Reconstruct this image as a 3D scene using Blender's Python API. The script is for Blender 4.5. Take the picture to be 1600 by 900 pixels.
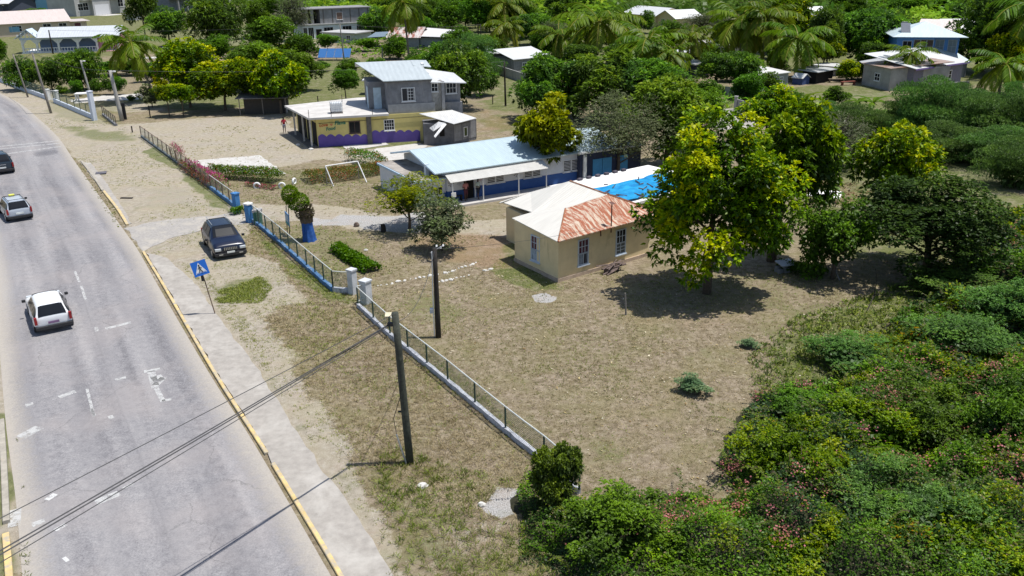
import bpy, math, random
import numpy as np
from mathutils import Vector, Matrix
random.seed(7); RS = np.random.RandomState(11)
for o in list(bpy.data.objects): bpy.data.objects.remove(o)
SC = bpy.context.scene; COL = SC.collection
PI = math.pi
# ------------------------------------------------------------- camera, sky, sun
P = math.radians(21.07); F = 1350.; CH = 18.; RO = math.radians(.8)
f_ = np.array([0, math.cos(P), -math.sin(P)]); r0 = np.array([1., 0, 0]); u0 = np.array([0, math.sin(P), math.cos(P)])
r_ = r0*math.cos(RO)-u0*math.sin(RO); u_ = u0*math.cos(RO)+r0*math.sin(RO)
cam = bpy.data.cameras.new('camera'); co = bpy.data.objects.new('camera', cam); COL.objects.link(co)
cam.sensor_width = 36; cam.lens = 36*F/1600; cam.clip_end = 6000; cam.clip_start = .1
co.matrix_world = Matrix(((r_[0], u_[0], -f_[0], 0), (r_[1], u_[1], -f_[1], 0), (r_[2], u_[2], -f_[2], CH), (0, 0, 0, 1)))
SC.camera = co
SUN_EL = math.radians(73); SUN_DIR = Vector((1.0, 0.02, 0)).normalized()   # towards the sun, on the ground
sd = Vector((SUN_DIR.x*math.cos(SUN_EL), SUN_DIR.y*math.cos(SUN_EL), math.sin(SUN_EL)))
L = bpy.data.lights.new('sun', 'SUN'); L.energy = 4.4; L.angle = math.radians(.5); L.color = (1, .965, .9)
lo = bpy.data.objects.new('sun', L); COL.objects.link(lo); lo.rotation_euler = sd.to_track_quat('Z', 'Y').to_euler(); lo.location = (0, 0, 60)
W = bpy.data.worlds.new('World'); SC.world = W; W.use_nodes = True
nt = W.node_tree; sk = nt.nodes.new('ShaderNodeTexSky'); sk.sky_type = 'NISHITA'; sk.sun_disc = False
sk.sun_elevation = SUN_EL; sk.sun_rotation = math.atan2(SUN_DIR.x, SUN_DIR.y)
bg = nt.nodes['Background']; bg.inputs[1].default_value = .105; nt.links.new(sk.outputs[0], bg.inputs[0])
SC.view_settings.view_transform = 'Standard'; SC.view_settings.look = 'None'; SC.view_settings.exposure = .3; SC.view_settings.gamma = 1
SC.cycles.max_bounces = 6; SC.cycles.diffuse_bounces = 3; SC.cycles.glossy_bounces = 2; SC.cycles.transparent_max_bounces = 12

# ------------------------------------------------------------- measuring helpers (a photo point -> a point on the ground)
CAMP = np.array([0, 0, CH])
def G(x, y, z=0.):
    d = f_*F + r_*(x-800) - u_*(y-450); t = (z-CH)/d[2]
    return CAMP + d*t
def prj(p):
    q = np.asarray(p, float)-CAMP; z = q@f_
    return 800+F*(q@r_)/z, 450-F*(q@u_)/z
def HT(x, y, yt):
    g = G(x, y); lo_, hi = 0., 60.
    for _ in range(40):
        m = (lo_+hi)/2
        if prj(g+np.array([0, 0, m]))[1] > yt: lo_ = m
        else: hi = m
    return lo_
def PM(x, y): return F/((G(x, y)-CAMP)@f_)      # pixels per metre there

# ------------------------------------------------------------- mesh helpers
class MB:
    def __init__(s): s.v = []; s.f = []
    def add(s, vs, fs):
        n = len(s.v); s.v += [tuple(v) for v in vs]; s.f += [tuple(i+n for i in f) for f in fs]; return s
    def box(s, x0, x1, y0, y1, z0, z1):
        return s.add([(x0,y0,z0),(x1,y0,z0),(x1,y1,z0),(x0,y1,z0),(x0,y0,z1),(x1,y0,z1),(x1,y1,z1),(x0,y1,z1)],
                     [(0,3,2,1),(4,5,6,7),(0,1,5,4),(1,2,6,5),(2,3,7,6),(3,0,4,7)])
    def tube(s, pts, r, n=8, r2=None, cap=True):
        pts = [Vector(p) for p in pts]; N = len(pts); r2 = r if r2 is None else r2; base = len(s.v); rings = []
        for i, p in enumerate(pts):
            t = (pts[min(i+1, N-1)]-pts[max(i-1, 0)]).normalized()
            a = t.cross(Vector((0, 0, 1)) if abs(t.z) < .9 else Vector((1, 0, 0))).normalized(); b = t.cross(a)
            rr = r[i] if isinstance(r, (list, tuple)) else r+(r2-r)*i/max(N-1, 1)
            rings.append([p+a*math.cos(2*PI*k/n)*rr+b*math.sin(2*PI*k/n)*rr for k in range(n)])
        vs = [tuple(v) for R_ in rings for v in R_]; fs = []
        for i in range(N-1):
            for k in range(n): fs.append((i*n+k, i*n+(k+1) % n, (i+1)*n+(k+1) % n, (i+1)*n+k))
        if cap: fs.append(tuple(range(n-1, -1, -1))); fs.append(tuple((N-1)*n+k for k in range(n)))
        return s.add(vs, fs)
    def slab(s, poly, th=.06):      # a sloping or flat plate from a 3-D outline seen from above
        n = len(poly); up = [tuple(p) for p in poly]; dn = [(p[0], p[1], p[2]-th) for p in poly]
        s.add(up+dn, [tuple(range(n)), tuple(range(2*n-1, n-1, -1))]+[(i, n+i, n+(i+1) % n, (i+1) % n) for i in range(n)]); return s
    def quad(s, a, b, c, d): return s.add([a, b, c, d], [(0, 1, 2, 3)])
    def build(s, name, mat, parent=None, smooth=False, loc=None, rz=0, bevel=0):
        me = bpy.data.meshes.new(name); me.from_pydata(s.v, [], s.f); me.update()
        import bmesh
        bm = bmesh.new(); bm.from_mesh(me); bmesh.ops.recalc_face_normals(bm, faces=bm.faces); bm.to_mesh(me); bm.free()
        if smooth: me.polygons.foreach_set('use_smooth', [True]*len(me.polygons))
        if mat: me.materials.append(mat)
        o = bpy.data.objects.new(name, me); COL.objects.link(o); o.parent = parent
        if loc is not None: o.location = loc
        if rz: o.rotation_euler.z = rz
        if bevel:
            b = o.modifiers.new('bevel', 'BEVEL'); b.width = bevel; b.segments = 2; b.limit_method = 'ANGLE'; b.angle_limit = .5
        return o
def npmesh(name, v, q, col=None, mat=None, link=True, uv=None, smooth=False):
    v = np.ascontiguousarray(v, np.float32); q = np.ascontiguousarray(q, np.int32); k = q.shape[1]
    me = bpy.data.meshes.new(name); me.vertices.add(len(v)); me.vertices.foreach_set('co', v.ravel())
    me.loops.add(q.size); me.loops.foreach_set('vertex_index', q.ravel())
    me.polygons.add(len(q)); me.polygons.foreach_set('loop_start', np.arange(0, q.size, k, dtype=np.int32))
    me.polygons.foreach_set('loop_total', np.full(len(q), k, np.int32))
    if smooth: me.polygons.foreach_set('use_smooth', np.ones(len(q), bool))
    me.update(calc_edges=True)
    if col is not None:
        for nm, c in (col.items() if isinstance(col, dict) else [('Col', col)]):
            c = np.asarray(c, np.float32); c = np.concatenate([c, np.ones((len(c), 1), np.float32)], 1) if c.shape[1] == 3 else c
            a = me.color_attributes.new(nm, 'FLOAT_COLOR', 'POINT'); a.data.foreach_set('color', np.ascontiguousarray(c).ravel())
    if mat: me.materials.append(mat)
    if not link: return me
    o = bpy.data.objects.new(name, me); COL.objects.link(o); return o
def tag(o, label=None, cat=None, group=None, kind=None):
    if label: o['label'] = label
    if cat: o['category'] = cat
    if group: o['group'] = group
    if kind: o['kind'] = kind
    return o
def empty(name, loc, rz=0, label=None, cat=None, group=None):
    o = bpy.data.objects.new(name, None); COL.objects.link(o); o.location = tuple(loc); o.rotation_euler.z = rz
    return tag(o, label, cat, group)
def copy_tree(o, parent=None):
    c = o.copy(); COL.objects.link(c); c.parent = parent
    for ch in [x for x in KIDS.get(o.name, [])] or [x for x in bpy.data.objects if x.parent == o and x != c]:
        copy_tree(ch, c)
    return c
KIDS = {}
def inst(name, me, loc, parent=None, rz=0, scale=(1, 1, 1), rx=0, ry=0):
    o = bpy.data.objects.new(name, me); COL.objects.link(o); o.location = tuple(loc); o.rotation_euler = (rx, ry, rz); o.scale = scale; o.parent = parent
    return o

# ------------------------------------------------------------- materials
def newmat(name):
    m = bpy.data.materials.new(name); m.use_nodes = True; n = m.node_tree; return m, n, n.nodes['Principled BSDF']
def ramp(n, fac, stops):
    r = n.nodes.new('ShaderNodeValToRGB'); e = r.color_ramp.elements
    e[0].position, e[0].color = stops[0][0], (*stops[0][1], 1); e[1].position, e[1].color = stops[-1][0], (*stops[-1][1], 1)
    for p, c in stops[1:-1]: k = e.new(p); k.color = (*c, 1)
    n.links.new(fac, r.inputs[0]); return r.outputs[0]
def noise(n, scale, detail=4, rough=.6, vec=None, dist=0, out='Fac'):
    t = n.nodes.new('ShaderNodeTexNoise'); t.inputs['Scale'].default_value = scale; t.inputs['Detail'].default_value = detail
    t.inputs['Roughness'].default_value = rough; t.inputs['Distortion'].default_value = dist
    if vec is not None: n.links.new(vec, t.inputs['Vector'])
    return t.outputs[out]
def coord(n, kind='Object', scale=None):
    c = n.nodes.new('ShaderNodeTexCoord').outputs[kind]
    if scale:
        mp = n.nodes.new('ShaderNodeMapping'); mp.inputs['Scale'].default_value = scale; n.links.new(c, mp.inputs[0]); c = mp.outputs[0]
    return c
def mix(n, fac, a, b, mode='MIX'):
    m = n.nodes.new('ShaderNodeMix'); m.data_type = 'RGBA'; m.blend_type = mode
    for s_, v in ((m.inputs[0], fac), (m.inputs[6], a), (m.inputs[7], b)):
        if isinstance(v, bpy.types.NodeSocket): n.links.new(v, s_)
        elif isinstance(v, (int, float)): s_.default_value = v
        else: s_.default_value = (*v, 1)
    return m.outputs[2]
def mth(n, op, a, b=None, clamp=False):
    m = n.nodes.new('ShaderNodeMath'); m.operation = op; m.use_clamp = clamp
    for s_, v in ((m.inputs[0], a), (m.inputs[1], b)):
        if v is None: continue
        if isinstance(v, bpy.types.NodeSocket): n.links.new(v, s_)
        else: s_.default_value = v
    return m.outputs[0]
def bump(n, h, bs, st=.3, dist=.02):
    b = n.nodes.new('ShaderNodeBump'); b.inputs['Strength'].default_value = st; b.inputs['Distance'].default_value = dist
    n.links.new(h, b.inputs['Height']); n.links.new(b.outputs[0], bs.inputs['Normal'])
MC = {}
def M(name, col, rough=.8, var=.18, scale=3., spec=.3, metal=0, stain=None, stain_amt=.45, sscale=.8, bmp=0):
    if name in MC: return MC[name]
    m, n, b = newmat(name); oc = coord(n)
    nf = noise(n, scale, 5, .65, oc)
    c = ramp(n, nf, [(.3, tuple(x*(1-var) for x in col)), (.7, tuple(min(1, x*(1+var*.6)) for x in col))])
    if stain:
        mp = coord(n, 'Object', (1, 1, .35)); sf = noise(n, sscale, 6, .7, mp, .3)
        k = ramp(n, sf, [(stain_amt, (0, 0, 0)), (stain_amt+.2, (1, 1, 1))]); c = mix(n, k, c, stain)
    n.links.new(c, b.inputs['Base Color']); b.inputs['Roughness'].default_value = rough; b.inputs['Metallic'].default_value = metal
    b.inputs['Specular IOR Level'].default_value = spec
    if bmp: bump(n, noise(n, scale*8, 4, .7, oc), b, .5, bmp)
    MC[name] = m; return m
def roofmat(name, col, axis=0, pitch=.2, stain=None, amt=.55, rough=.45, metal=.15, streak=True, sc=1.2):
    if name in MC: return MC[name]
    m, n, b = newmat(name); oc = coord(n)
    sx = (1, .18, .18) if axis == 0 else (.18, 1, .18)
    st = noise(n, 3.2, 5, .7, coord(n, 'Object', sx)); big = noise(n, .35, 4, .6, oc)
    c = ramp(n, st, [(.3, tuple(x*.84 for x in col)), (.65, col)])
    c = mix(n, mth(n, 'MULTIPLY', big, .25), c, tuple(x*.7 for x in col))
    if stain:
        s1 = noise(n, sc, 6, .8, coord(n, 'Object', (2.2, .4, .15) if axis == 0 else (.4, 2.2, .15)), .1)
        k = ramp(n, s1, [(amt, (0, 0, 0)), (amt+.07, (1, 1, 1))])
        c = mix(n, k, c, mix(n, noise(n, 9, 3, .6, oc), tuple(x*.6 for x in stain), tuple(x*1.4 for x in stain)))
    w = n.nodes.new('ShaderNodeTexWave'); w.bands_direction = 'X' if axis == 0 else 'Y'; w.inputs['Scale'].default_value = 1/pitch*.314
    n.links.new(oc, w.inputs['Vector']); bump(n, w.outputs['Fac'], b, .6, .03)
    n.links.new(c, b.inputs['Base Color']); b.inputs['Roughness'].default_value = rough; b.inputs['Metallic'].default_value = metal
    MC[name] = m; return m
def leafmat(name, trans=.35, jit=.25):
    m = bpy.data.materials.new(name); m.use_nodes = True; n = m.node_tree; n.nodes.remove(n.nodes['Principled BSDF'])
    at = n.nodes.new('ShaderNodeAttribute'); at.attribute_name = 'Col'
    oi = n.nodes.new('ShaderNodeObjectInfo'); hs = n.nodes.new('ShaderNodeHueSaturation')
    n.links.new(at.outputs['Color'], hs.inputs['Color']); hs.inputs['Saturation'].default_value = 1.22
    n.links.new(mth(n, 'ADD', mth(n, 'MULTIPLY', oi.outputs['Random'], jit), 1-jit/2), hs.inputs['Value'])
    n.links.new(mth(n, 'ADD', mth(n, 'MULTIPLY', oi.outputs['Random'], .03), .485), hs.inputs['Hue'])
    d = n.nodes.new('ShaderNodeBsdfDiffuse'); t = n.nodes.new('ShaderNodeBsdfTranslucent'); g = n.nodes.new('ShaderNodeBsdfGlossy'); g.inputs['Roughness'].default_value = .45
    g.inputs['Color'].default_value = (.9, .9, .9, 1)
    for x in (d, t): n.links.new(hs.outputs[0], x.inputs['Color'])
    a = n.nodes.new('ShaderNodeMixShader'); a.inputs[0].default_value = trans; n.links.new(d.outputs[0], a.inputs[1]); n.links.new(t.outputs[0], a.inputs[2])
    c = n.nodes.new('ShaderNodeMixShader'); c.inputs[0].default_value = .014; n.links.new(a.outputs[0], c.inputs[1]); n.links.new(g.outputs[0], c.inputs[2])
    n.links.new(c.outputs[0], n.nodes['Material Output'].inputs[0]); return m
LEAF = leafmat('leaf'); GRASSM = leafmat('grass_blade', .15, 0)
BARK = M('bark', (.13, .10, .075), .95, .4, 12, bmp=.02)
GLASSD = M('dark_glass', (.012, .014, .018), .2, .1, 1, .25)
WHITE = M('white_paint', (.74, .74, .73), .6, .1, 4)
BLACK = M('black_rubber', (.018, .018, .02), .7, .1, 4)
STEEL = M('galvanised_steel', (.42, .43, .44), .5, .1, 5, .5, .3)
CREOS = M('creosoted_wood', (.035, .03, .026), .85, .35, 9)
GREYW = M('weathered_wood', (.22, .2, .18), .9, .3, 9)
# ------------------------------------------------------------- ground
def wp(pl, z=0): return np.array([G(x, y, z)[:2] for x, y in pl])
def sdist(pts, poly):       # + inside, - outside, metres
    x, y = pts[:, 0], pts[:, 1]; ins = np.zeros(len(pts), bool); dm = np.full(len(pts), 1e9); n = len(poly)
    for i in range(n):
        a, b = poly[i], poly[(i+1) % n]; e = b-a; L2 = e@e+1e-9
        t = np.clip(((x-a[0])*e[0]+(y-a[1])*e[1])/L2, 0, 1)
        dm = np.minimum(dm, np.hypot(x-a[0]-t*e[0], y-a[1]-t*e[1]))
        c = ((a[1] > y) != (b[1] > y)) & (x < (b[0]-a[0])*(y-a[1])/(b[1]-a[1]+1e-12)+a[0]); ins ^= c
    return np.where(ins, dm, -dm)
def vnoise(x, y, sc, seed):     # cheap smooth value noise
    rs = np.random.RandomState(seed); T = rs.rand(64, 64); X = x/sc; Y = y/sc
    xi = np.floor(X).astype(int); yi = np.floor(Y).astype(int); u = X-xi; v = Y-yi; u = u*u*(3-2*u); v = v*v*(3-2*v)
    g = lambda a, b: T[a % 64, b % 64]
    return (g(xi, yi)*(1-u)+g(xi+1, yi)*u)*(1-v)+(g(xi, yi+1)*(1-u)+g(xi+1, yi+1)*u)*v
def fbm(x, y, sc, seed): return vnoise(x, y, sc, seed)*.5+vnoise(x, y, sc*.45, seed+1)*.3+vnoise(x, y, sc*.2, seed+2)*.2
# zones of bare dirt, greener growth, pale rubble and leaf litter: outlines on the ground, (points, edge softness m, amount)
SAND = [([(0,118),(40,128),(85,155),(160,190),(220,212),(262,240),(330,300),(372,338),(330,350),(225,395),(197,352),(127,254),(60,190),(0,150)], .8, 1),
 ([(215,385),(345,338),(395,350),(385,395),(440,430),(470,470),(420,470),(440,540),(500,640),(545,730),(600,830),(640,905),(560,905),(400,640),(330,540)], .9, .95),
 ([(-300,350),(0,398),(42,520),(42,700),(62,905),(0,905),(-400,900)], .6, 1),
 ([(190,196),(260,188),(440,178),(500,225),(600,222),(640,246),(500,246),(430,262),(290,262),(235,218)], 1.5, .9),
 ([(380,318),(470,318),(560,326),(700,345),(800,340),(900,350),(800,376),(690,366),(600,362),(480,348),(400,345)], .9, .85),
 ([(500,246),(640,240),(660,225),(760,222),(620,262),(600,262)], .6, .8),
 ([(560,560),(600,700),(560,740),(470,600),(470,560)], 2, .35),
 ([(1160,170),(1240,150),(1400,140),(1420,150),(1300,165),(1215,190)], 3, .6),
 ([(1480,240),(1600,250),(1600,340),(1540,340),(1470,280)], 3, .6),
 ([(650,840),(800,760),(850,800),(700,905),(640,905)], .6, .45),
 ([(120,170),(250,150),(300,155),(260,175),(190,175)], 2, .6), ([(300,65),(500,80),(560,60),(480,40),(330,45)], 6, .7)]
GREEN = [([(222,238),(262,258),(335,318),(372,345),(365,330),(300,270),(245,228)], .7, 1), ([(385,345),(420,372),(475,420),(540,462),(560,472),(545,480),(470,440),(400,380)], .6, .9),
 ([(335,452),(360,436),(400,438),(418,458),(395,472),(350,470)], 1.2, .75), ([(-20,640),(14,650),(24,780),(34,905),(-20,905)], .5, .8), ([(150,280),(230,250),(330,320),(300,345),(210,330)], 5, .42), ([(400,400),(520,480),(600,620),(560,640),(470,520)], 3, .4), ([(-1500,125),(100,100),(600,60),(2600,60),(2900,-20),(-1500,-20)], 12, .62), ([(700,130),(1200,110),(1650,140),(1650,40),(700,40)], 8, .9), ([(80,195),(200,205),(240,230),(210,225),(120,215)], 2, .6), ([(780,372),(812,380),(812,412),(872,442),(900,450),(830,460),(770,420)], .8, .8),
 ([(600,740),(700,780),(740,840),(850,905),(600,905),(570,800)], 1.5, .5), ([(960,440),(1200,415),(1290,430),(1300,450),(1100,500),(980,470)], 1.5, .45),
 ([(1180,520),(1300,500),(1440,420),(1600,330),(1700,700),(1500,920),(1200,920),(1180,640)], 2.5, .9),
 ([(180,150),(260,175),(470,170),(600,150),(700,100),(520,90),(300,120)], 4, .75), ([(740,110),(830,130),(860,150),(815,200),(745,200)], 4, .7),
 ([(1080,130),(1200,140),(1380,130),(1420,170),(1300,180),(1180,200),(1100,160)], 4, .9), ([(-900,30),(900,30),(2600,40),(2600,-30),(-900,-30)], 25, .8),
 ([(500,228),(660,216),(680,222),(560,236)], .5, .8), ([(0,130),(100,190),(210,200),(180,150),(60,110)], 2, .5),
 ([(700,560),(800,640),(850,720),(800,700),(640,560)], 1, .4), ([(1240,180),(1440,150),(1640,130),(1640,420),(1400,420),(1230,330)], 4, .8),
 ([(380,265),(600,255),(600,290),(500,300),(380,300)], 1.5, .5)]
GREEN += [([(570,470),(640,450),(760,470),(720,520),(620,510)], 2, .5), ([(880,520),(1000,540),(980,590),(860,560)], 2, .42), ([(1180,470),(1320,470),(1280,540),(1180,520)], 2.5, .5), ([(900,690),(980,680),(980,730),(900,740)], 1.2, .5), ([(400,300),(560,300),(560,320),(400,316)], 1.5, .45), ([(430,330),(560,360),(600,420),(500,430),(440,380)], 1.5, .5)]
PALE = [([(510,345),(530,335),(620,338),(660,330),(700,350),(640,366),(560,358)], .5, .9), ([(830,462),(850,457),(874,466),(860,474),(838,472)], .25, 1),
 ([(748,795),(775,760),(815,762),(815,800),(780,812)], .5, .9), ([(230,600),(60,600),(60,610)], .3, .01), ([(1010,505),(1180,505),(1200,560),(1100,560)], 2, .25),
 ([(480,338),(540,344),(600,356),(480,352)], .4, .7), ([(1440,170),(1480,172),(1470,178)], 1, .1)]
LITTER = [([(690,350),(800,372),(812,412),(770,420),(700,410),(660,380)], 1.5, .7), ([(940,470),(1130,480),(1200,470),(1180,510),(1040,520),(900,500)], 1.5, .45),
 ([(480,520),(600,500),(600,620),(500,620)], 3, .35), ([(1040,560),(1160,640),(1080,760),(880,780),(860,600)], 4, .4), ([(490,262),(600,262),(600,290),(500,292)], 1, .5),
 ([(1280,280),(1340,290),(1350,330),(1290,320)], 2, .6), ([(1520,320),(1600,320),(1600,380),(1540,370)], 2, .5), ([(745,160),(820,195),(800,205),(740,205)], 2, .6)]
ys = [-30., -15., 0., 8., 14.]
while ys[-1] < 560: ys.append(ys[-1]+(ys[-1]+6)*.0065)
while ys[-1] < 5200: ys.append(ys[-1]*1.25)
ys = np.array(ys); tt = np.concatenate([np.linspace(-30, -.75, 26)[:-1], np.linspace(-.75, .62, 430), np.linspace(.62, 30, 26)[1:]])
Yg, Tg = np.meshgrid(ys, tt, indexing='ij'); Xg = (Yg+38)*Tg
GV = np.stack([Xg.ravel(), Yg.ravel(), np.zeros(Xg.size)], 1); nr, nc = Yg.shape
idx = np.arange(nr*nc).reshape(nr, nc); GQ = np.stack([idx[:-1, :-1], idx[:-1, 1:], idx[1:, 1:], idx[1:, :-1]], -1).reshape(-1, 4)
def zone(pts, zs, seed):
    out = np.zeros(len(pts))
    wob = (fbm(pts[:, 0], pts[:, 1], 3.5, seed)-.5)
    for pl, soft, amt in zs:
        w = wp(pl); lo_ = w.min(0)-soft*3; hi = w.max(0)+soft*3
        k = np.where((pts[:, 0] > lo_[0]) & (pts[:, 0] < hi[0]) & (pts[:, 1] > lo_[1]) & (pts[:, 1] < hi[1]))[0]
        if not len(k): continue
        s = sdist(pts[k], w)+wob[k]*soft*2.2
        out[k] = np.maximum(out[k], np.clip(s/(soft*1.2)+.5, 0, 1)*amt)
    return out
def zones(pts): return zone(pts, SAND, 3), zone(pts, GREEN, 5), zone(pts, PALE, 8), zone(pts, LITTER, 9)
zs_, zg_, zp_, zl_ = zones(GV[:, :2])
m, n, b = newmat('ground_soil'); oc = coord(n)
at = n.nodes.new('ShaderNodeAttribute'); at.attribute_name = 'Zone'; sp = n.nodes.new('ShaderNodeSeparateColor'); n.links.new(at.outputs['Color'], sp.inputs[0])
at2 = n.nodes.new('ShaderNodeAttribute'); at2.attribute_name = 'Litter'
n1 = noise(n, .35, 6, .65, oc); n2 = noise(n, 2.6, 6, .75, oc); n3 = noise(n, 22, 5, .8, oc); n4 = noise(n, 70, 3, .7, oc)
# dry grass
nn = mth(n, 'ADD', mth(n, 'MULTIPLY', n2, .55), mth(n, 'MULTIPLY', n3, .45))
dry = ramp(n, nn, [(.37, (.07, .057, .033)), (.46, (.165, .132, .086)), (.54, (.262, .215, .152)), (.64, (.42, .365, .285))])
dry = mix(n, ramp(n, n1, [(.42, (0, 0, 0)), (.62, (1, 1, 1))]), dry, mix(n, .5, dry, (.19, .175, .08)))
def soft(z, lo_=.42, hi=.62):
    v = mth(n, 'ADD', z, mth(n, 'MULTIPLY', mth(n, 'SUBTRACT', nn, .5), 1.3)); return ramp(n, v, [(lo_, (0, 0, 0)), (hi, (1, 1, 1))])
sandc = ramp(n, nn, [(.36, (.20, .172, .132)), (.5, (.325, .288, .235)), (.64, (.45, .412, .355))]); sandc = mix(n, ramp(n, n1, [(.4, (0, 0, 0)), (.62, (.7, .7, .7))]), sandc, mix(n, .5, sandc, (.33, .29, .17)))
grn = ramp(n, nn, [(.35, (.045, .065, .018)), (.5, (.10, .125, .035)), (.66, (.2, .2, .08))])
pal = ramp(n, n3, [(.38, (.15, .145, .14)), (.5, (.33, .32, .31)), (.6, (.55, .54, .53))])
lit = ramp(n, n3, [(.38, (.13, .075, .045)), (.52, (.27, .17, .105)), (.66, (.42, .32, .2))])
c = mix(n, soft(sp.outputs[0]), dry, sandc); c = mix(n, mth(n, 'MULTIPLY', soft(sp.outputs[1]), .8), c, grn)
c = mix(n, mth(n, 'MULTIPLY', soft(at2.outputs['Fac'], .4, .75), .6), c, lit); c = mix(n, soft(sp.outputs[2], .45, .55), c, pal)
pk = noise(n, .8, 5, .7, oc); c = mix(n, ramp(n, pk, [(.5, (0, 0, 0)), (.66, (.4, .4, .4))]), c, (.36, .29, .235)); gk = noise(n, .55, 6, .75, mth(n, 'ADD', 0, 0) if False else coord(n, 'Object', (1.1, .9, 1))); c = mix(n, ramp(n, gk, [(.56, (0, 0, 0)), (.68, (.4, .4, .4))]), c, (.12, .135, .05))
# scattered pale stones and pebbles
vo = n.nodes.new('ShaderNodeTexVoronoi'); vo.inputs['Scale'].default_value = 3.2; n.links.new(oc, vo.inputs['Vector'])
spk = ramp(n, vo.outputs['Distance'], [(.045, (1, 1, 1)), (.075, (0, 0, 0))]); c = mix(n, mth(n, 'MULTIPLY', spk, .6), c, (.6, .57, .5))
n.links.new(c, b.inputs['Base Color']); b.inputs['Roughness'].default_value = .95; b.inputs['Specular IOR Level'].default_value = .1
bump(n, mth(n, 'ADD', n3, mth(n, 'MULTIPLY', n2, .6)), b, .7, .06)
g = npmesh('ground', GV, GQ, {'Zone': np.stack([zs_, zg_, zp_], 1), 'Litter': np.stack([zl_]*3, 1)}, m); tag(g, kind='structure')

# ------------------------------------------------------------- road
def cr(pts, n=12):      # smooth curve through points
    pts = [np.array(p, float) for p in pts]; pts = [2*pts[0]-pts[1]]+pts+[2*pts[-1]-pts[-2]]; out = []
    for i in range(1, len(pts)-2):
        for k in range(n):
            t = k/n; a, b_, c_, d = pts[i-1:i+3]
            out.append(.5*((2*b_)+(-a+c_)*t+(2*a-5*b_+4*c_-d)*t*t+(-a+3*b_-3*c_+d)*t**3))
    out.append(pts[-2]); return np.array(out)
KERB = cr(wp([(640,1105),(525,897),(400,690),(330,580),(255,450),(222,395)]))
edgeR_px = [(690,1200),(520,905),(395,690),(325,580),(249,450),(215,390),(188,352),(118,254),(92,216),(62,187),(28,160),(-20,137),(-80,112)]
ER = cr(wp(edgeR_px)); 
dirs = np.gradient(ER, axis=0); dirs /= np.linalg.norm(dirs, axis=1)[:, None]; nrm = np.stack([-dirs[:, 1], dirs[:, 0]], 1)
def strip(name, A, B, z, mat, na=24, wob=0):
    N = len(A); us = np.linspace(0, 1, na); v = []; 
    for i in range(N):
        for u in us: p = A[i]*(1-u)+B[i]*u; v.append((p[0], p[1], z))
    id_ = np.arange(N*na).reshape(N, na); q = np.stack([id_[:-1, :-1], id_[1:, :-1], id_[1:, 1:], id_[:-1, 1:]], -1).reshape(-1, 4)
    s = np.concatenate([[0], np.cumsum(np.linalg.norm(np.diff(A, axis=0), axis=1))])
    wd = np.linalg.norm(A-B, axis=1)
    c = np.array([(u, s[i], u*wd[i]) for i in range(N) for u in us])
    return npmesh(name, v, q, {'Track': c}, mat)
ELpx = [(95,1200),(62,900),(42,675),(34,560),(22,480),(0,400)]
RW = 8.35
EL = ER+nrm*RW
m, n, b = newmat('asphalt_worn'); at = n.nodes.new('ShaderNodeAttribute'); at.attribute_name = 'Track'; sp = n.nodes.new('ShaderNodeSeparateColor'); n.links.new(at.outputs['Color'], sp.inputs[0]); oc = coord(n)
cm = n.nodes.new('ShaderNodeCombineXYZ'); n.links.new(sp.outputs[2], cm.inputs[0]); n.links.new(mth(n, 'MULTIPLY', sp.outputs[1], .06), cm.inputs[1])
lane = noise(n, .9, 3, .5, cm.outputs[0]); big = noise(n, .25, 5, .6, oc); fine = noise(n, 13, 8, .95, oc); mid = noise(n, 3, 5, .7, oc)
v = mth(n, 'ADD', mth(n, 'ADD', mth(n, 'MULTIPLY', lane, .26), mth(n, 'MULTIPLY', fine, .56)), mth(n, 'MULTIPLY', mid, .18))
c = ramp(n, v, [(.42, (.125, .121, .13)), (.5, (.235, .228, .236)), (.58, (.345, .332, .33))])
c = mix(n, ramp(n, big, [(.45, (0, 0, 0)), (.65, (.5, .5, .5))]), c, (.32, .29, .28))
w1 = n.nodes.new('ShaderNodeMath'); w1.operation = 'SINE'; n.links.new(mth(n, 'MULTIPLY', sp.outputs[2], 3.6), w1.inputs[0])
c = mix(n, mth(n, 'MULTIPLY', mth(n, 'ADD', w1.outputs[0], 1), .16), c, (.185, .18, .19))
# centre seam and transverse cracks
sm = mth(n, 'ABSOLUTE', mth(n, 'SUBTRACT', mth(n, 'ADD', sp.outputs[2], mth(n, 'MULTIPLY', mid, .5)), 4.3)); c = mix(n, ramp(n, sm, [(.0, (.28, .28, .28)), (.06, (0, 0, 0))]), c, (.14, .135, .14))
vo = n.nodes.new('ShaderNodeTexVoronoi'); vo.feature = 'DISTANCE_TO_EDGE'; vo.inputs['Scale'].default_value = .22
mv = n.nodes.new('ShaderNodeVectorMath'); mv.operation = 'ADD'; n.links.new(oc, mv.inputs[0]); n.links.new(noise(n, .9, 5, .7, oc, out='Color'), mv.inputs[1]); n.links.new(mv.outputs[0], vo.inputs['Vector'])
ck = mth(n, 'MULTIPLY', ramp(n, vo.outputs['Distance'], [(.0, (1, 1, 1)), (.006, (0, 0, 0))]), mth(n, 'MULTIPLY', ramp(n, big, [(.45, (0, 0, 0)), (.58, (1, 1, 1))]), .6)); c = mix(n, ck, c, (.1, .1, .1))
ed = mth(n, 'MINIMUM', sp.outputs[2], mth(n, 'SUBTRACT', RW, sp.outputs[2])); ed = mth(n, 'ADD', ed, mth(n, 'MULTIPLY', mth(n, 'SUBTRACT', mid, .5), 1.2))
c = mix(n, ramp(n, ed, [(.12, (1, 1, 1)), (1.0, (0, 0, 0))]), c, ramp(n, fine, [(.35, (.29, .265, .23)), (.65, (.42, .385, .345))]))
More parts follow.
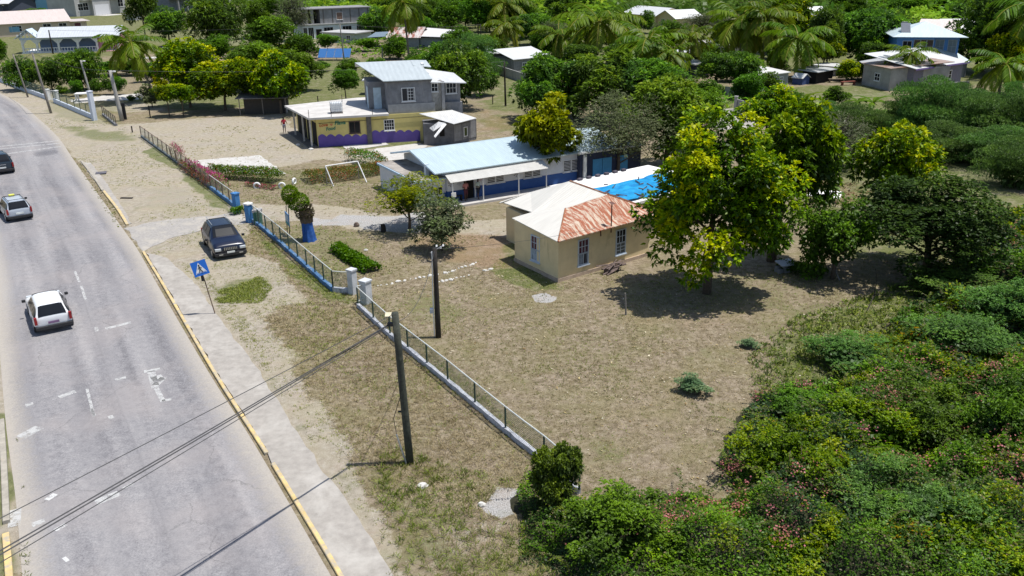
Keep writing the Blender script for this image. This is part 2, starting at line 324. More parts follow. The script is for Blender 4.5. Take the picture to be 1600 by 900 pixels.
vd = n.nodes.new('ShaderNodeTexVoronoi'); vd.inputs['Scale'].default_value = 9; n.links.new(oc, vd.inputs['Vector'])
c = mix(n, mth(n, 'MULTIPLY', ramp(n, vd.outputs['Distance'], [(.06, (1, 1, 1)), (.1, (0, 0, 0))]), ramp(n, mid, [(.5, (0, 0, 0)), (.6, (.6, .6, .6))])), c, (.1, .09, .085))
n.links.new(c, b.inputs['Base Color']); b.inputs['Roughness'].default_value = .9; b.inputs['Specular IOR Level'].default_value = .2; bump(n, fine, b, .4, .01)
tag(strip('road', ER, EL, .012, m, 30), kind='structure')
# side lane between the kerbs
LANE = M('worn_lane', (.33, .31, .29), .9, .25, 6, stain=(.42, .385, .33), stain_amt=.48)
def sheet(name, pl, z, mat, jit=0, seg=.5, th=0):
    w = wp(pl); out = []; rs = np.random.RandomState(len(pl)*7+int(abs(pl[0][0])))
    for i in range(len(w)):
        a, b_ = w[i], w[(i+1) % len(w)]; k = max(1, int(np.linalg.norm(b_-a)/seg)) if jit else 1
        for j in range(k): p = a+(b_-a)*j/k; out.append((p[0]+rs.uniform(-jit, jit), p[1]+rs.uniform(-jit, jit), z))
    mb = MB()
    if th: mb.slab(out, th)
    else: mb.add(out, [tuple(range(len(out)))])
    return mb.build(name, mat)
tag(sheet('driveway', [(196,356),(222,393),(262,374),(330,356),(385,350),(392,344),(372,330),(330,338),(265,343),(225,350)], .016, LANE, .12), kind='structure')
CONC = M('path_concrete', (.335, .31, .28), .9, .2, 3, stain=(.43, .405, .37), stain_amt=.5, sscale=.5, bmp=.006)
tag(sheet('pavement', [(531,897),(406,690),(336,580),(261,450),(229,397),(243,400),(262,405),(302,440),(352,512),(395,568),(452,655),(505,740),(560,812),(615,905),(700,1040),(620,1060)], .085, CONC, .07, .6, .12), kind='structure')
tag(sheet('pavement', [(199,352),(150,285),(127,254),(143,256),(165,285),(190,322),(206,350)], .06, CONC, .06, .6, .1), kind='structure')
YEL = M('kerb_yellow', (.62, .46, .2), .8, .25, 2.2, stain=(.38, .34, .27), stain_amt=.42, sscale=2.4)
KST = M('kerb_concrete', (.36, .33, .28), .9, .3, 3, stain=(.6, .41, .12), stain_amt=.62, sscale=.9)
def kerb(name, pts, w, h, mat, lab):
    mb = MB(); pts = np.array(pts); d = np.gradient(pts, axis=0); d /= np.linalg.norm(d, axis=1)[:, None]; nn_ = np.stack([d[:, 1], -d[:, 0]], 1)
    v = []; fs = []
    for p, q in zip(pts, nn_): v += [(p[0], p[1], -.05), (p[0], p[1], h-.02), (p[0]+q[0]*.02, p[1]+q[1]*.02, h), (p[0]+q[0]*w, p[1]+q[1]*w, h), (p[0]+q[0]*w, p[1]+q[1]*w, -.05)]
    for i in range(len(pts)-1):
        for k in range(4): fs.append((i*5+k, i*5+k+1, i*5+5+k+1, i*5+5+k))
    fs += [(0, 1, 2, 3, 4), tuple(len(v)-5+k for k in (4, 3, 2, 1, 0))]
    mb.add(v, fs); return tag(mb.build(name, mat), lab, 'kerb', kind='structure')
kerb('kerb', cr(wp([(640,1105),(525,897),(424,728)])), .15, .11, YEL, 'near yellow painted kerb running out of the bottom of the photo'); kerb('kerb', cr(wp([(414,712),(400,690),(330,580),(255,450),(222,395)])), .15, .12, YEL, 'long yellow painted kerb beside the crossing sign pavement')
kerb('kerb', cr(wp([(197,353),(183,330),(160,300)])), .2, .13, YEL, 'yellow painted kerb beyond the driveway mouth')
kerb('kerb', cr(wp([(159,299),(145,278),(126,253)])), .2, .12, KST, 'bare mossy kerb leading to the far verge')
kerb('kerb', cr(wp([(12,960),(8,890),(4,840)])), .22, .15, YEL, 'short yellow kerb at the left verge'); kerb('kerb', cr(wp([(5,820),(2,740),(-2,660)])), .22, .14, KST, 'worn kerb at the left verge')
# painted road markings, chipped
m, n, b = newmat('road_paint_chipped'); oc = coord(n); fz = ramp(n, mth(n, 'ADD', mth(n, 'MULTIPLY', noise(n, 2.2, 6, .8, oc), .7), mth(n, 'MULTIPLY', noise(n, 22, 4, .8, oc), .3)), [(.44, (0, 0, 0)), (.5, (1, 1, 1))])
b.inputs['Base Color'].default_value = (.66, .66, .65, 1); b.inputs['Roughness'].default_value = .8; n.links.new(mth(n, 'MULTIPLY', fz, .75), b.inputs['Alpha']); PAINT = m
m, n, b = newmat('road_paint'); oc = coord(n); fz = ramp(n, noise(n, 3.2, 8, .85, oc), [(.40, (.0, .0, .0)), (.52, (.95, .95, .95))]); b.inputs['Base Color'].default_value = (.54, .54, .53, 1); b.inputs['Roughness'].default_value = .8; n.links.new(mth(n, 'MULTIPLY', fz, .8), b.inputs['Alpha']); PAINT2 = m
def mark(px, mat=PAINT, z=.017, w=None):
    mb = MB()
    for p in px:
        if len(p) == 3 and not isinstance(p[0], (int, float)):
            a, c_, wd = p; A = wp([a])[0]; B = wp([c_])[0]; d = (B-A)/np.linalg.norm(B-A); q = np.array([-d[1], d[0]])*wd/2
            mb.add([(*(A-q), z), (*(B-q), z), (*(B+q), z), (*(A+q), z)], [(0, 1, 2, 3)])
        else: mb.add([(*x, z) for x in wp(p)], [tuple(range(len(p)))])
    return mb
cl = [((117,424),(124,441),.14),((127,447),(134,469),.14),((150,512),(152,518),.18),((136,608),(147,651),.12),((143,640),(148,650),.12),((172,650),(175,655),.2),((-20,150),(-26,146),.2)]
tag(mark(cl, PAINT2).build('road_marking', PAINT2), kind='structure')
tag(mark([((165,514),(205,504),.3),((180,594),(197,590),.25),((92,621),(118,612),.3),((40,634),(52,631),.3),((150,786),(186,771),.4),((192,764),(208,756),.15),((50,821),(70,814),.3),
 ((40,674),(54,678),.9),((13,812),(33,807),1.1),((225,581),(250,577),.3),((250,596),(243,588),.5),((243,602),(256,590),.35),((236,580),(243,606),.35),((244,606),(255,628),.22),((253,627),(268,624),.22)], PAINT2).build('road_marking', PAINT2), kind='structure')
tag(mark([((0,229),(92,220),.35),((-10,234),(94,224),.3),((0,242),(95,229),.35)], PAINT2).build('crossing_line', PAINT2), kind='structure')
mb = mark([((297,870),(300,862),.2),((112,868),(125,878),.6),((95,875),(110,885),.5)]); 
YP = M('faded_yellow_paint', (.42,.40,.27), .9, .2, 8); tag(mark([((100,876),(106,873),.3),((76,776),(84,778),.4),((92,823),(97,826),.4)]).build('road_marking', (lambda: PAINT)()), kind='structure')
# oil-dark patch on the road
m, n, b = newmat('oil_patch'); lw = coord(n, 'Generated'); gr = n.nodes.new('ShaderNodeTexGradient'); gr.gradient_type = 'SPHERICAL'; mp = n.nodes.new('ShaderNodeMapping'); mp.inputs['Location'].default_value = (-1, -1, 0); mp.inputs['Scale'].default_value = (2, 2, 1)
n.links.new(lw, mp.inputs[0]); n.links.new(mp.outputs[0], gr.inputs[0]); b.inputs['Base Color'].default_value = (.14, .14, .16, 1); b.inputs['Roughness'].default_value = .7
n.links.new(mth(n, 'MULTIPLY', gr.outputs['Fac'], .8), b.inputs['Alpha'])
tag(sheet('oil_stain', [(48,238),(70,232),(92,236),(86,245),(58,247)], .0175, m), kind='structure')
# concrete slabs around the houses
BRI = M('bright_slab', (.5, .485, .46), .85, .15, 4, stain=(.38, .35, .31), stain_amt=.5)
tag(sheet('concrete_slab', [(290,252),(405,243),(447,272),(420,272),(330,268)], .02, BRI, .1), kind='structure')
tag(sheet('concrete_slab', [(535,228),(600,222),(608,226),(545,236)], .03, BRI, .06), kind='structure')
tag(sheet('concrete_path', [(556,244),(590,232),(655,224),(668,228),(640,248),(600,252)], .024, BRI, .08), kind='structure')
tag(sheet('concrete_yard', [(1110,172),(1172,168),(1182,186),(1175,206),(1118,202)], .02, CONC, .2), kind='structure')
tag(sheet('garden_path', [(105,157),(160,150),(235,145),(252,150),(215,156),(150,158),(120,162)], .02, BRI, .3), kind='structure')
# ------------------------------------------------------------- foliage meshes
def rnd_dirs(n, rs, up=0.):
    d = rs.normal(size=(n, 3)); d[:, 2] += up; return d/np.linalg.norm(d, axis=1)[:, None]
def leaves(base, dirn, length, width, rs, droop=.0, up=None):
    """rhombic leaf blades: base points, directions, per-leaf length and width"""
    n = len(base); d = dirn/np.linalg.norm(dirn, axis=1)[:, None]
    h = rs.normal(size=(n, 3))*.45+np.array([0, 0, 1.]) if up is None else up
    s = np.cross(d, h); s /= np.linalg.norm(s, axis=1)[:, None]+1e-9
    L_ = np.broadcast_to(length, (n,))[:, None]; Wd = np.broadcast_to(width, (n,))[:, None]
    a = base; m_ = base+d*L_*.5; t = base+d*L_; m_[:, 2] += 0; t = t-np.array([0, 0, 1])*L_*droop
    v = np.stack([a, m_+s*Wd/2, t, m_-s*Wd/2], 1).reshape(-1, 3)
    return v, np.arange(4*n).reshape(n, 4)
def pal(cols, rs, n, tone=None, sd_=.12):
    cols = np.array(cols); t = rs.rand(n) if tone is None else np.clip(tone, 0, .999); k = t*(len(cols)-1); i = k.astype(int); f = (k-i)[:, None]
    c = cols[i]*(1-f)+cols[np.minimum(i+1, len(cols)-1)]*f
    return np.clip(c*(1+rs.normal(size=(n, 1))*sd_), .004, 1)
GRN = [tuple(min(x*2.6, .5) for x in c) for c in [(.018,.032,.009),(.034,.06,.014),(.055,.095,.02),(.085,.135,.028)]]
MANGO = [tuple(min(x*2.6, .5) for x in c) for c in [(.020,.034,.012),(.032,.056,.016),(.052,.09,.02),(.085,.13,.028),(.12,.15,.035)]]
YTIP = [tuple(min(x*2.1, .5) for x in c) for c in [(.022,.036,.010),(.05,.085,.016),(.11,.15,.022),(.27,.29,.032),(.42,.40,.045)]]
LIME = [tuple(min(x*1.4, .5) for x in c) for c in [(.05,.075,.014),(.13,.17,.022),(.25,.28,.03),(.38,.38,.04)]]
DARK = [tuple(min(x*2.3, .5) for x in c) for c in [(.012,.022,.008),(.020,.036,.011),(.030,.052,.014),(.045,.07,.018)]]
ACA = [tuple(min(x*2.3, .5) for x in c) for c in [(.03,.05,.018),(.05,.085,.028),(.075,.12,.035),(.10,.15,.045)]]
GRY = [tuple(min(x*1.5, .5) for x in c) for c in [(.07,.08,.045),(.11,.12,.07),(.09,.12,.045),(.17,.17,.12)]]
def crown(seed, nl, nr, per, leaf, pal_, shape=(1, 1, 1), lobe=(.26, .42), flat=1., wid=.42, tip=.5, low=-.55, droop=.2, inner=.25, fill=.55):
    """unit crown: nl lobes, nr leaf rosettes, per leaves each; radius 1, spans z -shape..+shape"""
    rs = np.random.RandomState(seed); sh = np.array(shape)
    d = rnd_dirs(nl*3, rs, .25); d = d[d[:, 2] > low][:nl]; R = .42+rs.rand(len(d))*.36; R[rs.rand(len(d)) < .2] *= .5
    c = d*R[:, None]; lr = lobe[0]+rs.rand(len(d))*(lobe[1]-lobe[0]); lt = rs.rand(len(d))
    k = rs.randint(0, len(d), nr); q = rnd_dirs(nr, rs, .35); q2 = q.copy()
    rad = lr[k]*(1-np.abs(rs.normal(size=nr))*inner); p = c[k]+q*rad[:, None]*np.array([1, 1, flat])
    kk = rs.rand(nr) < .93; p, q, k = p[kk], q[kk], k[kk]; n_ = len(p)
    out = np.clip(np.linalg.norm(p, axis=1), 0, 1.1)
    base = np.repeat(p, per, 0)*sh; n2 = len(base); a = rs.rand(n2)*2*PI
    qq = np.repeat(q, per, 0); dirn = rs.normal(size=(n2, 3))*.75+qq*.8; dirn[:, 2] *= .6
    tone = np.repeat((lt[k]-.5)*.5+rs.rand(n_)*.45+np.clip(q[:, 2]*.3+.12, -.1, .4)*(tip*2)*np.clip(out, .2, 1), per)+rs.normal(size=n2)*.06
    L_ = leaf*(.7+rs.rand(n2)*.6)
    v, f = leaves(base, dirn, L_, L_*wid, rs, droop)
    col = np.repeat(pal(pal_, rs, n2, tone), 4, 0)
    return v, f, col
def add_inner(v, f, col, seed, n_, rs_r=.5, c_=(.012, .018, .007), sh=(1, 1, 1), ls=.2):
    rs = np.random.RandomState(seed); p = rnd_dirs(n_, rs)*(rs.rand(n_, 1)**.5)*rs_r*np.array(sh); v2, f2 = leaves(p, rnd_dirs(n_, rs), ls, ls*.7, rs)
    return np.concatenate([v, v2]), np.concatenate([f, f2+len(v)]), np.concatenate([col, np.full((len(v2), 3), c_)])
def cmesh(name, *a, **k):
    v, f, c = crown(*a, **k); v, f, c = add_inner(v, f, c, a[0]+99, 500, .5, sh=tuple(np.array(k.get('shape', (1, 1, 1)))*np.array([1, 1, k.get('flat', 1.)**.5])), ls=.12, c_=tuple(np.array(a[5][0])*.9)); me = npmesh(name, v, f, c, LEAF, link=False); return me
def trunk_mesh(seed, h=1., r=.05, nb=5, lean=.08, spread=.55, split=.35):
    rs = np.random.RandomState(seed); mb = MB(); pts = []; x = y = 0
    for i in range(5):
        t = i/4; pts.append((lean*t*h+rs.uniform(-.01, .01), rs.uniform(-.015, .015), h*t*.75-.06*(i == 0)))
    mb.tube(pts, [r*1.35, r*1.02, r*.88, r*.75, r*.55], 8)
    for k in range(nb):
        a = 2*PI*k/nb+rs.uniform(-.4, .4); t0 = split+rs.rand()*.3; b0 = Vector((lean*t0, 0, h*t0*.9)); e = Vector((math.cos(a)*spread*(.5+rs.rand()*.5), math.sin(a)*spread*(.5+rs.rand()*.5), h*(t0+.25+rs.rand()*.35)))
        mid = b0.lerp(e, .5)+Vector((rs.uniform(-.05, .05), rs.uniform(-.05, .05), .05)); mb.tube([b0, mid, e], [r*.5, r*.35, r*.12], 6)
    me = mb.build('trunk', BARK).data; ob = [o for o in bpy.data.objects if o.data == me][0]; bpy.data.objects.remove(ob); return me
TRK = [trunk_mesh(i, lean=random.uniform(-.12, .12)) for i in range(4)]
KIND = {
 'mango': [cmesh('crown', 20+i, 30, 3600, 5, .09, MANGO, (1, 1, .8), wid=.34, tip=.32, inner=.18, lobe=(.22, .38)) for i in range(4)],
 'green': [cmesh('crown', 40+i, 26, 3200, 5, .085, GRN, (1, 1, .85), wid=.45, tip=.45) for i in range(3)],
 'ytip': [cmesh('crown', 50+i, 26, 3000, 5, .095, YTIP, (1, 1, .85), wid=.5, tip=.42) for i in range(3)],
 'lime': [cmesh('crown', 60+i, 16, 1300, 5, .13, LIME, (1, 1, .9), wid=.5, tip=.3) for i in range(2)],
 'dark': [cmesh('crown', 70, 30, 3600, 5, .085, DARK, (1, 1, .75), wid=.5, tip=.35, lobe=(.2, .33))],
 'acacia': [cmesh('crown', 80+i, 26, 9000, 5, .032, ACA, (1, 1, .55), lobe=(.28, .46), flat=.3, wid=.3, tip=.3, droop=.05) for i in range(3)],
 'grey': [cmesh('crown', 90+i, 22, 3200, 4, .045, GRY, (1, 1, .8), wid=.4, tip=.1, inner=.35) for i in range(2)],
 'shrub': [cmesh('crown', 100+i, 14, 1300, 5, .11, GRN, (1, 1, .9), wid=.45, tip=.4, low=-.2) for i in range(3)],
}
DEADM = M('dead_twigs', (.2, .175, .155), .95, .3, 8)
def twigs(seed, n_=500, mat=None):
    rs = np.random.RandomState(seed); p = rnd_dirs(n_, rs, .5)*(.15+rs.rand(n_, 1)*.55); d = p*1.2+rs.normal(size=(n_, 3))*.35; v, f = leaves(p, d, .25+rs.rand(n_)*.35, .012, rs, 0)
    return npmesh('twigs', v, f, np.full((len(v), 3), .2), mat or DEADM, link=False)
TW = [twigs(1), twigs(2)]
NCNT = [0]
def tree(kind, px, py, w, ytop, label, cat='tree', low=.28, group=None, name=None, pyt=None, crown_dx=0, trunk_r=1., sink=0):
    """px,py foot in the photo, w crown width in px, ytop top in px"""
    g_ = G(px, py); R = w/2/PM(px, py); H = max(HT(px, py, ytop), .6); group = group or {'tree': 'trees among the houses', 'bush': 'bushes of the scrub', 'shrub': 'garden shrubs'}.get(cat); NCNT[0] += 1; i = NCNT[0]
    ch = H*(1-low)/2; me = KIND[kind][i % len(KIND[kind])]; zs = max(me_z(me), .3)
    nm = name or {'mango': 'mango_tree', 'lime': 'almond_tree', 'ytip': 'almond_tree', 'acacia': 'acacia_bush', 'grey': 'dry_bush', 'shrub': 'shrub'}.get(kind, 'tree')
    root = empty(nm, (g_[0], g_[1], 0), 0, label, cat, group)
    rz = (i*2.399) % 6.28
    inst('crown', me, (crown_dx, 0, H*low+ch*(.72 if kind == 'acacia' else 1)), root, rz, (R*1.3, R*1.3, ch/zs*1.1))
    if kind not in ('shrub', 'acacia'):
        inst('trunk', TRK[i % 4], (0, 0, 0), root, rz, (max(R*.9, .5), max(R*.9, .5), H*.95)) if trunk_r else None
    if kind == 'grey': inst('twigs', TW[i % 2], (0, 0, H*low+ch), root, rz, (R*1.15, R*1.15, ch*1.1))
    return root
_mz = {}
def me_z(me):
    if me.name not in _mz: _mz[me.name] = float(np.percentile(np.abs(np.array([v.co.z for v in me.vertices][::7])), 97))
    return _mz[me.name]
# palms
PALMC = [(.06,.11,.025),(.12,.18,.035),(.22,.26,.06),(.42,.38,.11)]
def palm_mesh(seed, nf=22, up=.9, L_=1.0, npin=30):
    rs = np.random.RandomState(seed); V = []; Q = []; C_ = []; n0 = 0
    for k in range(nf):
        a = k*2.399+rs.uniform(-.2, .2); el = up+.1-(k/nf)**.9*1.6+rs.uniform(-.12, .12); ln = L_*(.95+rs.rand()*.25)
        h = np.array([math.cos(a), math.sin(a), 0]); pts = []; p = np.zeros(3); e = el; st = ln/9
        for j in range(10):
            pts.append(p.copy()); p = p+(h*math.cos(e)+np.array([0, 0, math.sin(e)]))*st; e -= .11+.05*rs.rand()+.05*(j > 5)
        pts = np.array(pts); tone = (k/nf)*.55+rs.rand()*.25
        t = np.linspace(.12, .98, npin); ii = t*9; i0 = np.minimum(ii.astype(int), 8); fr = (ii-i0)[:, None]; bp = pts[i0]*(1-fr)+pts[i0+1]*fr; tan = pts[i0+1]-pts[i0]; tan /= np.linalg.norm(tan, axis=1)[:, None]
        side = np.cross(tan, [0, 0, 1]); side /= np.linalg.norm(side, axis=1)[:, None]+1e-9
        for sg in (1, -1):
            dd = tan*.6+side*sg*.75-np.array([0, 0, 1])*(.12+rs.rand(npin, 1)*.4); pl = ln*.23*np.sin(np.clip(t*PI*.95, .35, 3))+.03
            v, q = leaves(bp, dd, pl, .042, rs, .25, up=np.cross(side, tan)+rs.normal(size=(npin, 3))*.2)
            V.append(v); Q.append(q+n0); n0 += len(v); C_.append(np.repeat(pal(PALMC, rs, npin, np.full(npin, tone)+rs.normal(size=npin)*.05), 4, 0))
        w_ = .012; rv = np.concatenate([pts+side[0]*w_, pts-side[0]*w_]); rq = np.array([(j, j+1, 11+j, 10+j) for j in range(9)])
        V.append(rv); Q.append(rq+n0); n0 += len(rv); C_.append(np.tile([[.2, .2, .06]], (len(rv), 1)))
    return npmesh('crown', np.concatenate(V), np.concatenate(Q), np.concatenate(C_), LEAF, link=False)
PALMS = [palm_mesh(200+i) for i in range(3)]
PTM = M('palm_bark', (.2, .18, .15), .95, .3, 10)
def palm(px, py, cy, w, label, cx=None, group=None):
    g_ = G(px, py); cy -= 12*(px > 800); w *= 1.08 if px > 800 else 1; H = HT(px, py, cy); R = w/2/PM(px, py); NCNT[0] += 1; i = NCNT[0]; dx = 0 if cx is None else (cx-px)/PM(px, py)
    root = empty('palm_tree', (g_[0], g_[1], 0), 0, label, 'palm tree', group or 'coconut palms')
    mb = MB().tube([(0, 0, -.1), (dx*.3, .1, H*.35), (dx*.7, .15, H*.7), (dx, 0, H)], [.24, .17, .15, .13], 8); mb.build('trunk', PTM, root, smooth=True)
    inst('crown', PALMS[i % 3], (dx, 0, H), root, i*1.3, (R*1.22, R*1.22, R*1.22)); return root
def banana(px, py, ytop, label, w=40):
    g_ = G(px, py); H = HT(px, py, ytop); rs = np.random.RandomState(int(px)); R = w/2/PM(px, py)
    root = empty('banana_plant', (g_[0], g_[1], 0), 0, label, 'banana plant', 'banana plants'); MB().tube([(0, 0, -.05), (0, 0, H*.55)], .14, 8, .09).build('stem', M('banana_stem', (.2, .22, .08), .8), root)
    V = []; Q = []; C_ = []; n0 = 0
    for k in range(8):
        a = k*2.4; h = np.array([math.cos(a), math.sin(a), 0]); s = np.array([-h[1], h[0], 0]); e = 1.2-.12*k; p = np.array([0, 0, H*.5]); pts = []; 
        for j in range(7): pts.append(p.copy()); p = p+(h*math.cos(e)*R*.35+np.array([0, 0, math.sin(e)])*H*.11); e -= .3
        wd = np.array([.03, .16, .24, .27, .24, .16, .02])*1.3
        for sg in (1, -1):
            v = np.concatenate([np.array(pts), np.array(pts)+s*sg*wd[:, None]+np.array([0, 0, -.06])]); q = np.array([(j, j+1, 8+j, 7+j) for j in range(6)])
            V.append(v); Q.append(q+n0); n0 += len(v); C_.append(np.tile(pal([(.07, .12, .025), (.13, .19, .04)], rs, 1), (len(v), 1)))
    o = npmesh('leaves', np.concatenate(V), np.concatenate(Q), np.concatenate(C_), LEAF); o.parent = root; return root

# ------------------------------------------------------------- the trees one can tell apart
# big near almond tree, modelled in finer leaves
def near_tree(px, py, w, ytop, label, pal_, nl, nr, per, leaf, seed, inner=.22, low=.2, name='almond_tree', lobe=(.18, .3), wid=.5, tip=.42, dx=0, shape=(1, 1, 1), tr=1., cat='tree', mk_trunk=True, flat=1):
    g_ = G(px, py); R = w/2/PM(px, py); H = HT(px, py, ytop); ch = H*(1-low)/2
    root = empty(name, (g_[0], g_[1], 0), 0, label, cat)
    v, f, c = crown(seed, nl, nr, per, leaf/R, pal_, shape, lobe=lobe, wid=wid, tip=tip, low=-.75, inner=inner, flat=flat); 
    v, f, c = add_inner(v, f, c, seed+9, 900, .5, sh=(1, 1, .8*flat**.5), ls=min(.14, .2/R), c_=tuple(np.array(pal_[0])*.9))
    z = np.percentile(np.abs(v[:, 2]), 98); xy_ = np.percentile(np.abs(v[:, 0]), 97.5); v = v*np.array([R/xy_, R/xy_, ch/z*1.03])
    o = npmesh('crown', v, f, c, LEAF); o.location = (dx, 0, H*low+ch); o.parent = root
    if mk_trunk:
        rs = np.random.RandomState(seed); mb = MB(); mb.tube([(0, 0, -.1), (.05, 0, H*.2), (dx*.3, .05, H*.4), (dx*.6, 0, H*.72)], [.26*tr, .2*tr, .16*tr, .05*tr], 10)
        for k in range(9):
            a = k*2.4; t0 = .18+.05*k; mb.tube([(dx*t0*.6, 0, H*t0), (dx*t0+math.cos(a)*R*.35, math.sin(a)*R*.35, H*(t0+.12)), (dx*t0+math.cos(a)*R*.75, math.sin(a)*R*.75, H*(t0+.22))], [.09*tr, .06*tr, .02], 6)
        mb.build('trunk', BARK, root, smooth=True)
    return root
near_tree(1104, 458, 200, 200, 'big spreading almond tree with yellow tipped leaves in front of the cottage', YTIP, 74, 8000, 6, .19, 300, low=.15, dx=.1, shape=(1, .88, 1), lobe=(.14, .24), tip=.5, inner=.3)
near_tree(855, 287, 84, 162, 'bright yellow green tree standing at the school corner', LIME, 24, 1500, 6, .3, 301, low=.22, tip=.5)
near_tree(1205, 408, 125, 172, 'tall dark green tree with leaning twin trunk behind the almond tree', YTIP[:4], 34, 2600, 6, .26, 302, low=.3, dx=1.0, tr=1.2, tip=.3)
near_tree(1443, 432, 196, 288, 'wide dense dark round tree above its black shadow', DARK, 46, 6000, 6, .17, 303, low=.1, name='tree', wid=.5, tip=.5, lobe=(.17, .27))
near_tree(1395, 345, 118, 205, 'green tree with a yellow side behind the dark round tree', YTIP[:4]+[(.4,.4,.05)], 30, 1900, 6, .24, 304, low=.18, tip=.32)
near_tree(640, 360, 112, 280, 'small airy lime green tree on the school lawn', LIME, 24, 2400, 6, .11, 305, low=.16, tip=.3, tr=.5, wid=.3)
near_tree(690, 392, 84, 312, 'small grey green bush with a pink haze beside the lime tree', GRY, 20, 1500, 5, .11, 306, low=.04, name='bush', tr=.4, cat='bush')
near_tree(965, 278, 150, 152, 'large half bare grey brown bush beside the school roof', GRY, 40, 5200, 4, .12, 307, low=.04, name='bush', wid=.4, tip=.1, cat='bush', tr=.7)
near_tree(1300, 436, 110, 318, 'tangle of green creeper hanging over a low tree left of the dark round tree', GRN, 26, 2400, 5, .15, 308, low=.04, name='creeper_tree', tr=.5)
near_tree(1040, 262, 130, 128, 'leafy bright green mango tree right of the grey bush', MANGO[1:], 34, 2400, 6, .34, 309, low=.1, name='mango_tree', wid=.36)
near_tree(940, 190, 118, 88, 'broad mango tree with brownish clumps behind the grey bush', MANGO, 34, 2200, 6, .4, 310, low=.1, name='mango_tree', wid=.34)
near_tree(862, 184, 100, 92, 'rounded dark mango tree left of the brownish mango', MANGO, 30, 2000, 6, .4, 311, low=.08, name='mango_tree', wid=.34)
T = tree
T('mango', 1010, 192, 95, 100, 'mango tree under the short palm behind the grey bush'); T('mango', 838, 192, 52, 128, 'low mango tree at the edge of the green field behind the school')
T('green', 1082, 232, 80, 150, 'small dark tree beside the bare concrete yard'); T('ytip', 1195, 222, 84, 146, 'yellow green tree rising behind the big almond tree'); T('green', 1222, 214, 60, 148, 'green tree just right of the concrete yard wall')
T('grey', 1300, 262, 110, 186, 'bare grey scrub bush among green weeds behind the leaning tree', 'bush', low=.02); T('grey', 1262, 200, 50, 168, 'small bare bush below the banana plant', 'bush', low=.02)
T('ytip', 298, 168, 86, 74, 'dark spreading almond tree at the edge of the snack shop yard', low=.2); T('ytip', 352, 172, 84, 104, 'almond tree with yellow crown edge left of the shop yard shade', low=.25); T('ytip', 440, 178, 82, 94, 'yellow green almond tree beside the snack shop roof', low=.25)
T('ytip', 395, 176, 70, 100, 'low almond tree over the dark roadside stall', low=.3); T('green', 410, 140, 90, 76, 'green tree behind the row of yellow almond trees'); T('green', 470, 142, 64, 86, 'grey green tree left of the solar panels')
T('ytip', 265, 182, 34, 136, 'small young tree with bare trunk at the yard edge', low=.45); T('ytip', 287, 182, 36, 134, 'second young tree at the yard edge, right of the smallest one', low=.45)
T('green', 541, 158, 40, 112, 'small round topped tree behind the flat shop roof', low=.35); T('green', 548, 126, 36, 96, 'dark little tree below the solar panels'); T('mango', 716, 172, 88, 84, 'dense mango tree behind the grey two storey house', low=.1); T('mango', 690, 130, 50, 72, 'dark tree in front of the rusty roofed shed', low=.15)
T('acacia', 735, 118, 86, 52, 'light green feathery bush right of the rusty roofed shed', 'bush', low=.02); T('green', 776, 108, 30, 64, 'slim green tree left of the small block shed')
T('mango', 40, 140, 54, 98, 'bushy green tree beyond the white roadside wall', low=.06); T('mango', 82, 142, 50, 98, 'bushy green tree right of its twin beyond the roadside wall', low=.06); T('mango', 130, 142, 58, 86, 'round dark green tree in front of the porch house', low=.08); T('green', -2, 112, 36, 66, 'tree cut by the photo edge left of the porch house')
T('mango', 266, 74, 58, 20, 'broad dark tree behind the tall palm'); T('green', 228, 62, 44, -18, 'tall light green tree rising behind the roadside palm', low=.3); T('mango', 345, 78, 82, 2, 'large dark green mango tree in the open field', low=.12); T('green', 398, 60, 46, 8, 'green tree right of the large field mango')
T('green', 424, 100, 70, 34, 'leafy green tree above the yellow almonds'); T('grey', 460, 64, 58, -6, 'tall wispy grey green tree beside the unfinished white house', low=.2); T('green', 420, 38, 44, -2, 'tree behind the wispy grey one'); T('shrub', 512, 78, 34, 56, 'round shrub in front of the unfinished white house', 'shrub', low=0)
T('green', 500, 14, 36, -12, 'tree left of the dark water tower'); T('mango', 560, 22, 46, -10, 'tree behind the roof of the unfinished white house'); T('mango', 600, 34, 50, -4, 'dark tree left of the roadside palm crown')
T('mango', 668, 48, 46, 2, 'mango tree behind the rusty roof'); T('green', 708, 56, 52, 4, 'bright green tree behind the right end of the rusty roof'); T('green', 748, 62, 48, 0, 'light green tree left of the double palm'); T('mango', 815, 60, 60, 4, 'dark green tree above the pale fence'); T('grey', 690, 100, 40, 80, 'brown dry bush under the dark tree by the rusty shed', 'bush', low=0)
T('shrub', 775, 76, 46, 56, 'shrub with pale tips right of the utility pole', 'shrub', low=0); T('mango', 880, 44, 60, -4, 'dark tree behind the tallest central palm'); T('grey', 1100, 60, 68, 22, 'open crowned brown green tree right of the yellow house'); T('green', 905, 30, 40, -6, 'small tree left of the yellow house')
T('shrub', 1010, 52, 30, 20, 'shrub hiding the middle of the yellow house', 'shrub', low=0)
T('mango', 1120, 142, 60, 88, 'bushy tree at the foot of the right palms'); T('mango', 1158, 144, 60, 88, 'bushy tree below the tall right palm pair'); T('green', 1170, 100, 60, 30, 'dark tree between the two tall right palms')
T('ytip', 1228, 84, 66, 2, 'tree with yellow green top behind the spreading palm'); T('mango', 1285, 110, 50, 20, 'tree in front of the pink house'); T('mango', 1345, 104, 96, 26, 'large rounded bright green tree left of the blue house', low=.1); T('ytip', 1290, 112, 46, 62, 'olive green tree right of the spreading palm')
T('mango', 1392, 92, 38, 24, 'dark tree touching the left corner of the blue house'); T('mango', 1362, 112, 46, 70, 'light green tree above the long grey shed'); T('green', 1420, 36, 60, -4, 'tree behind the blue house roof'); T('mango', 1470, 30, 60, -8, 'tree behind the white roofed complex')
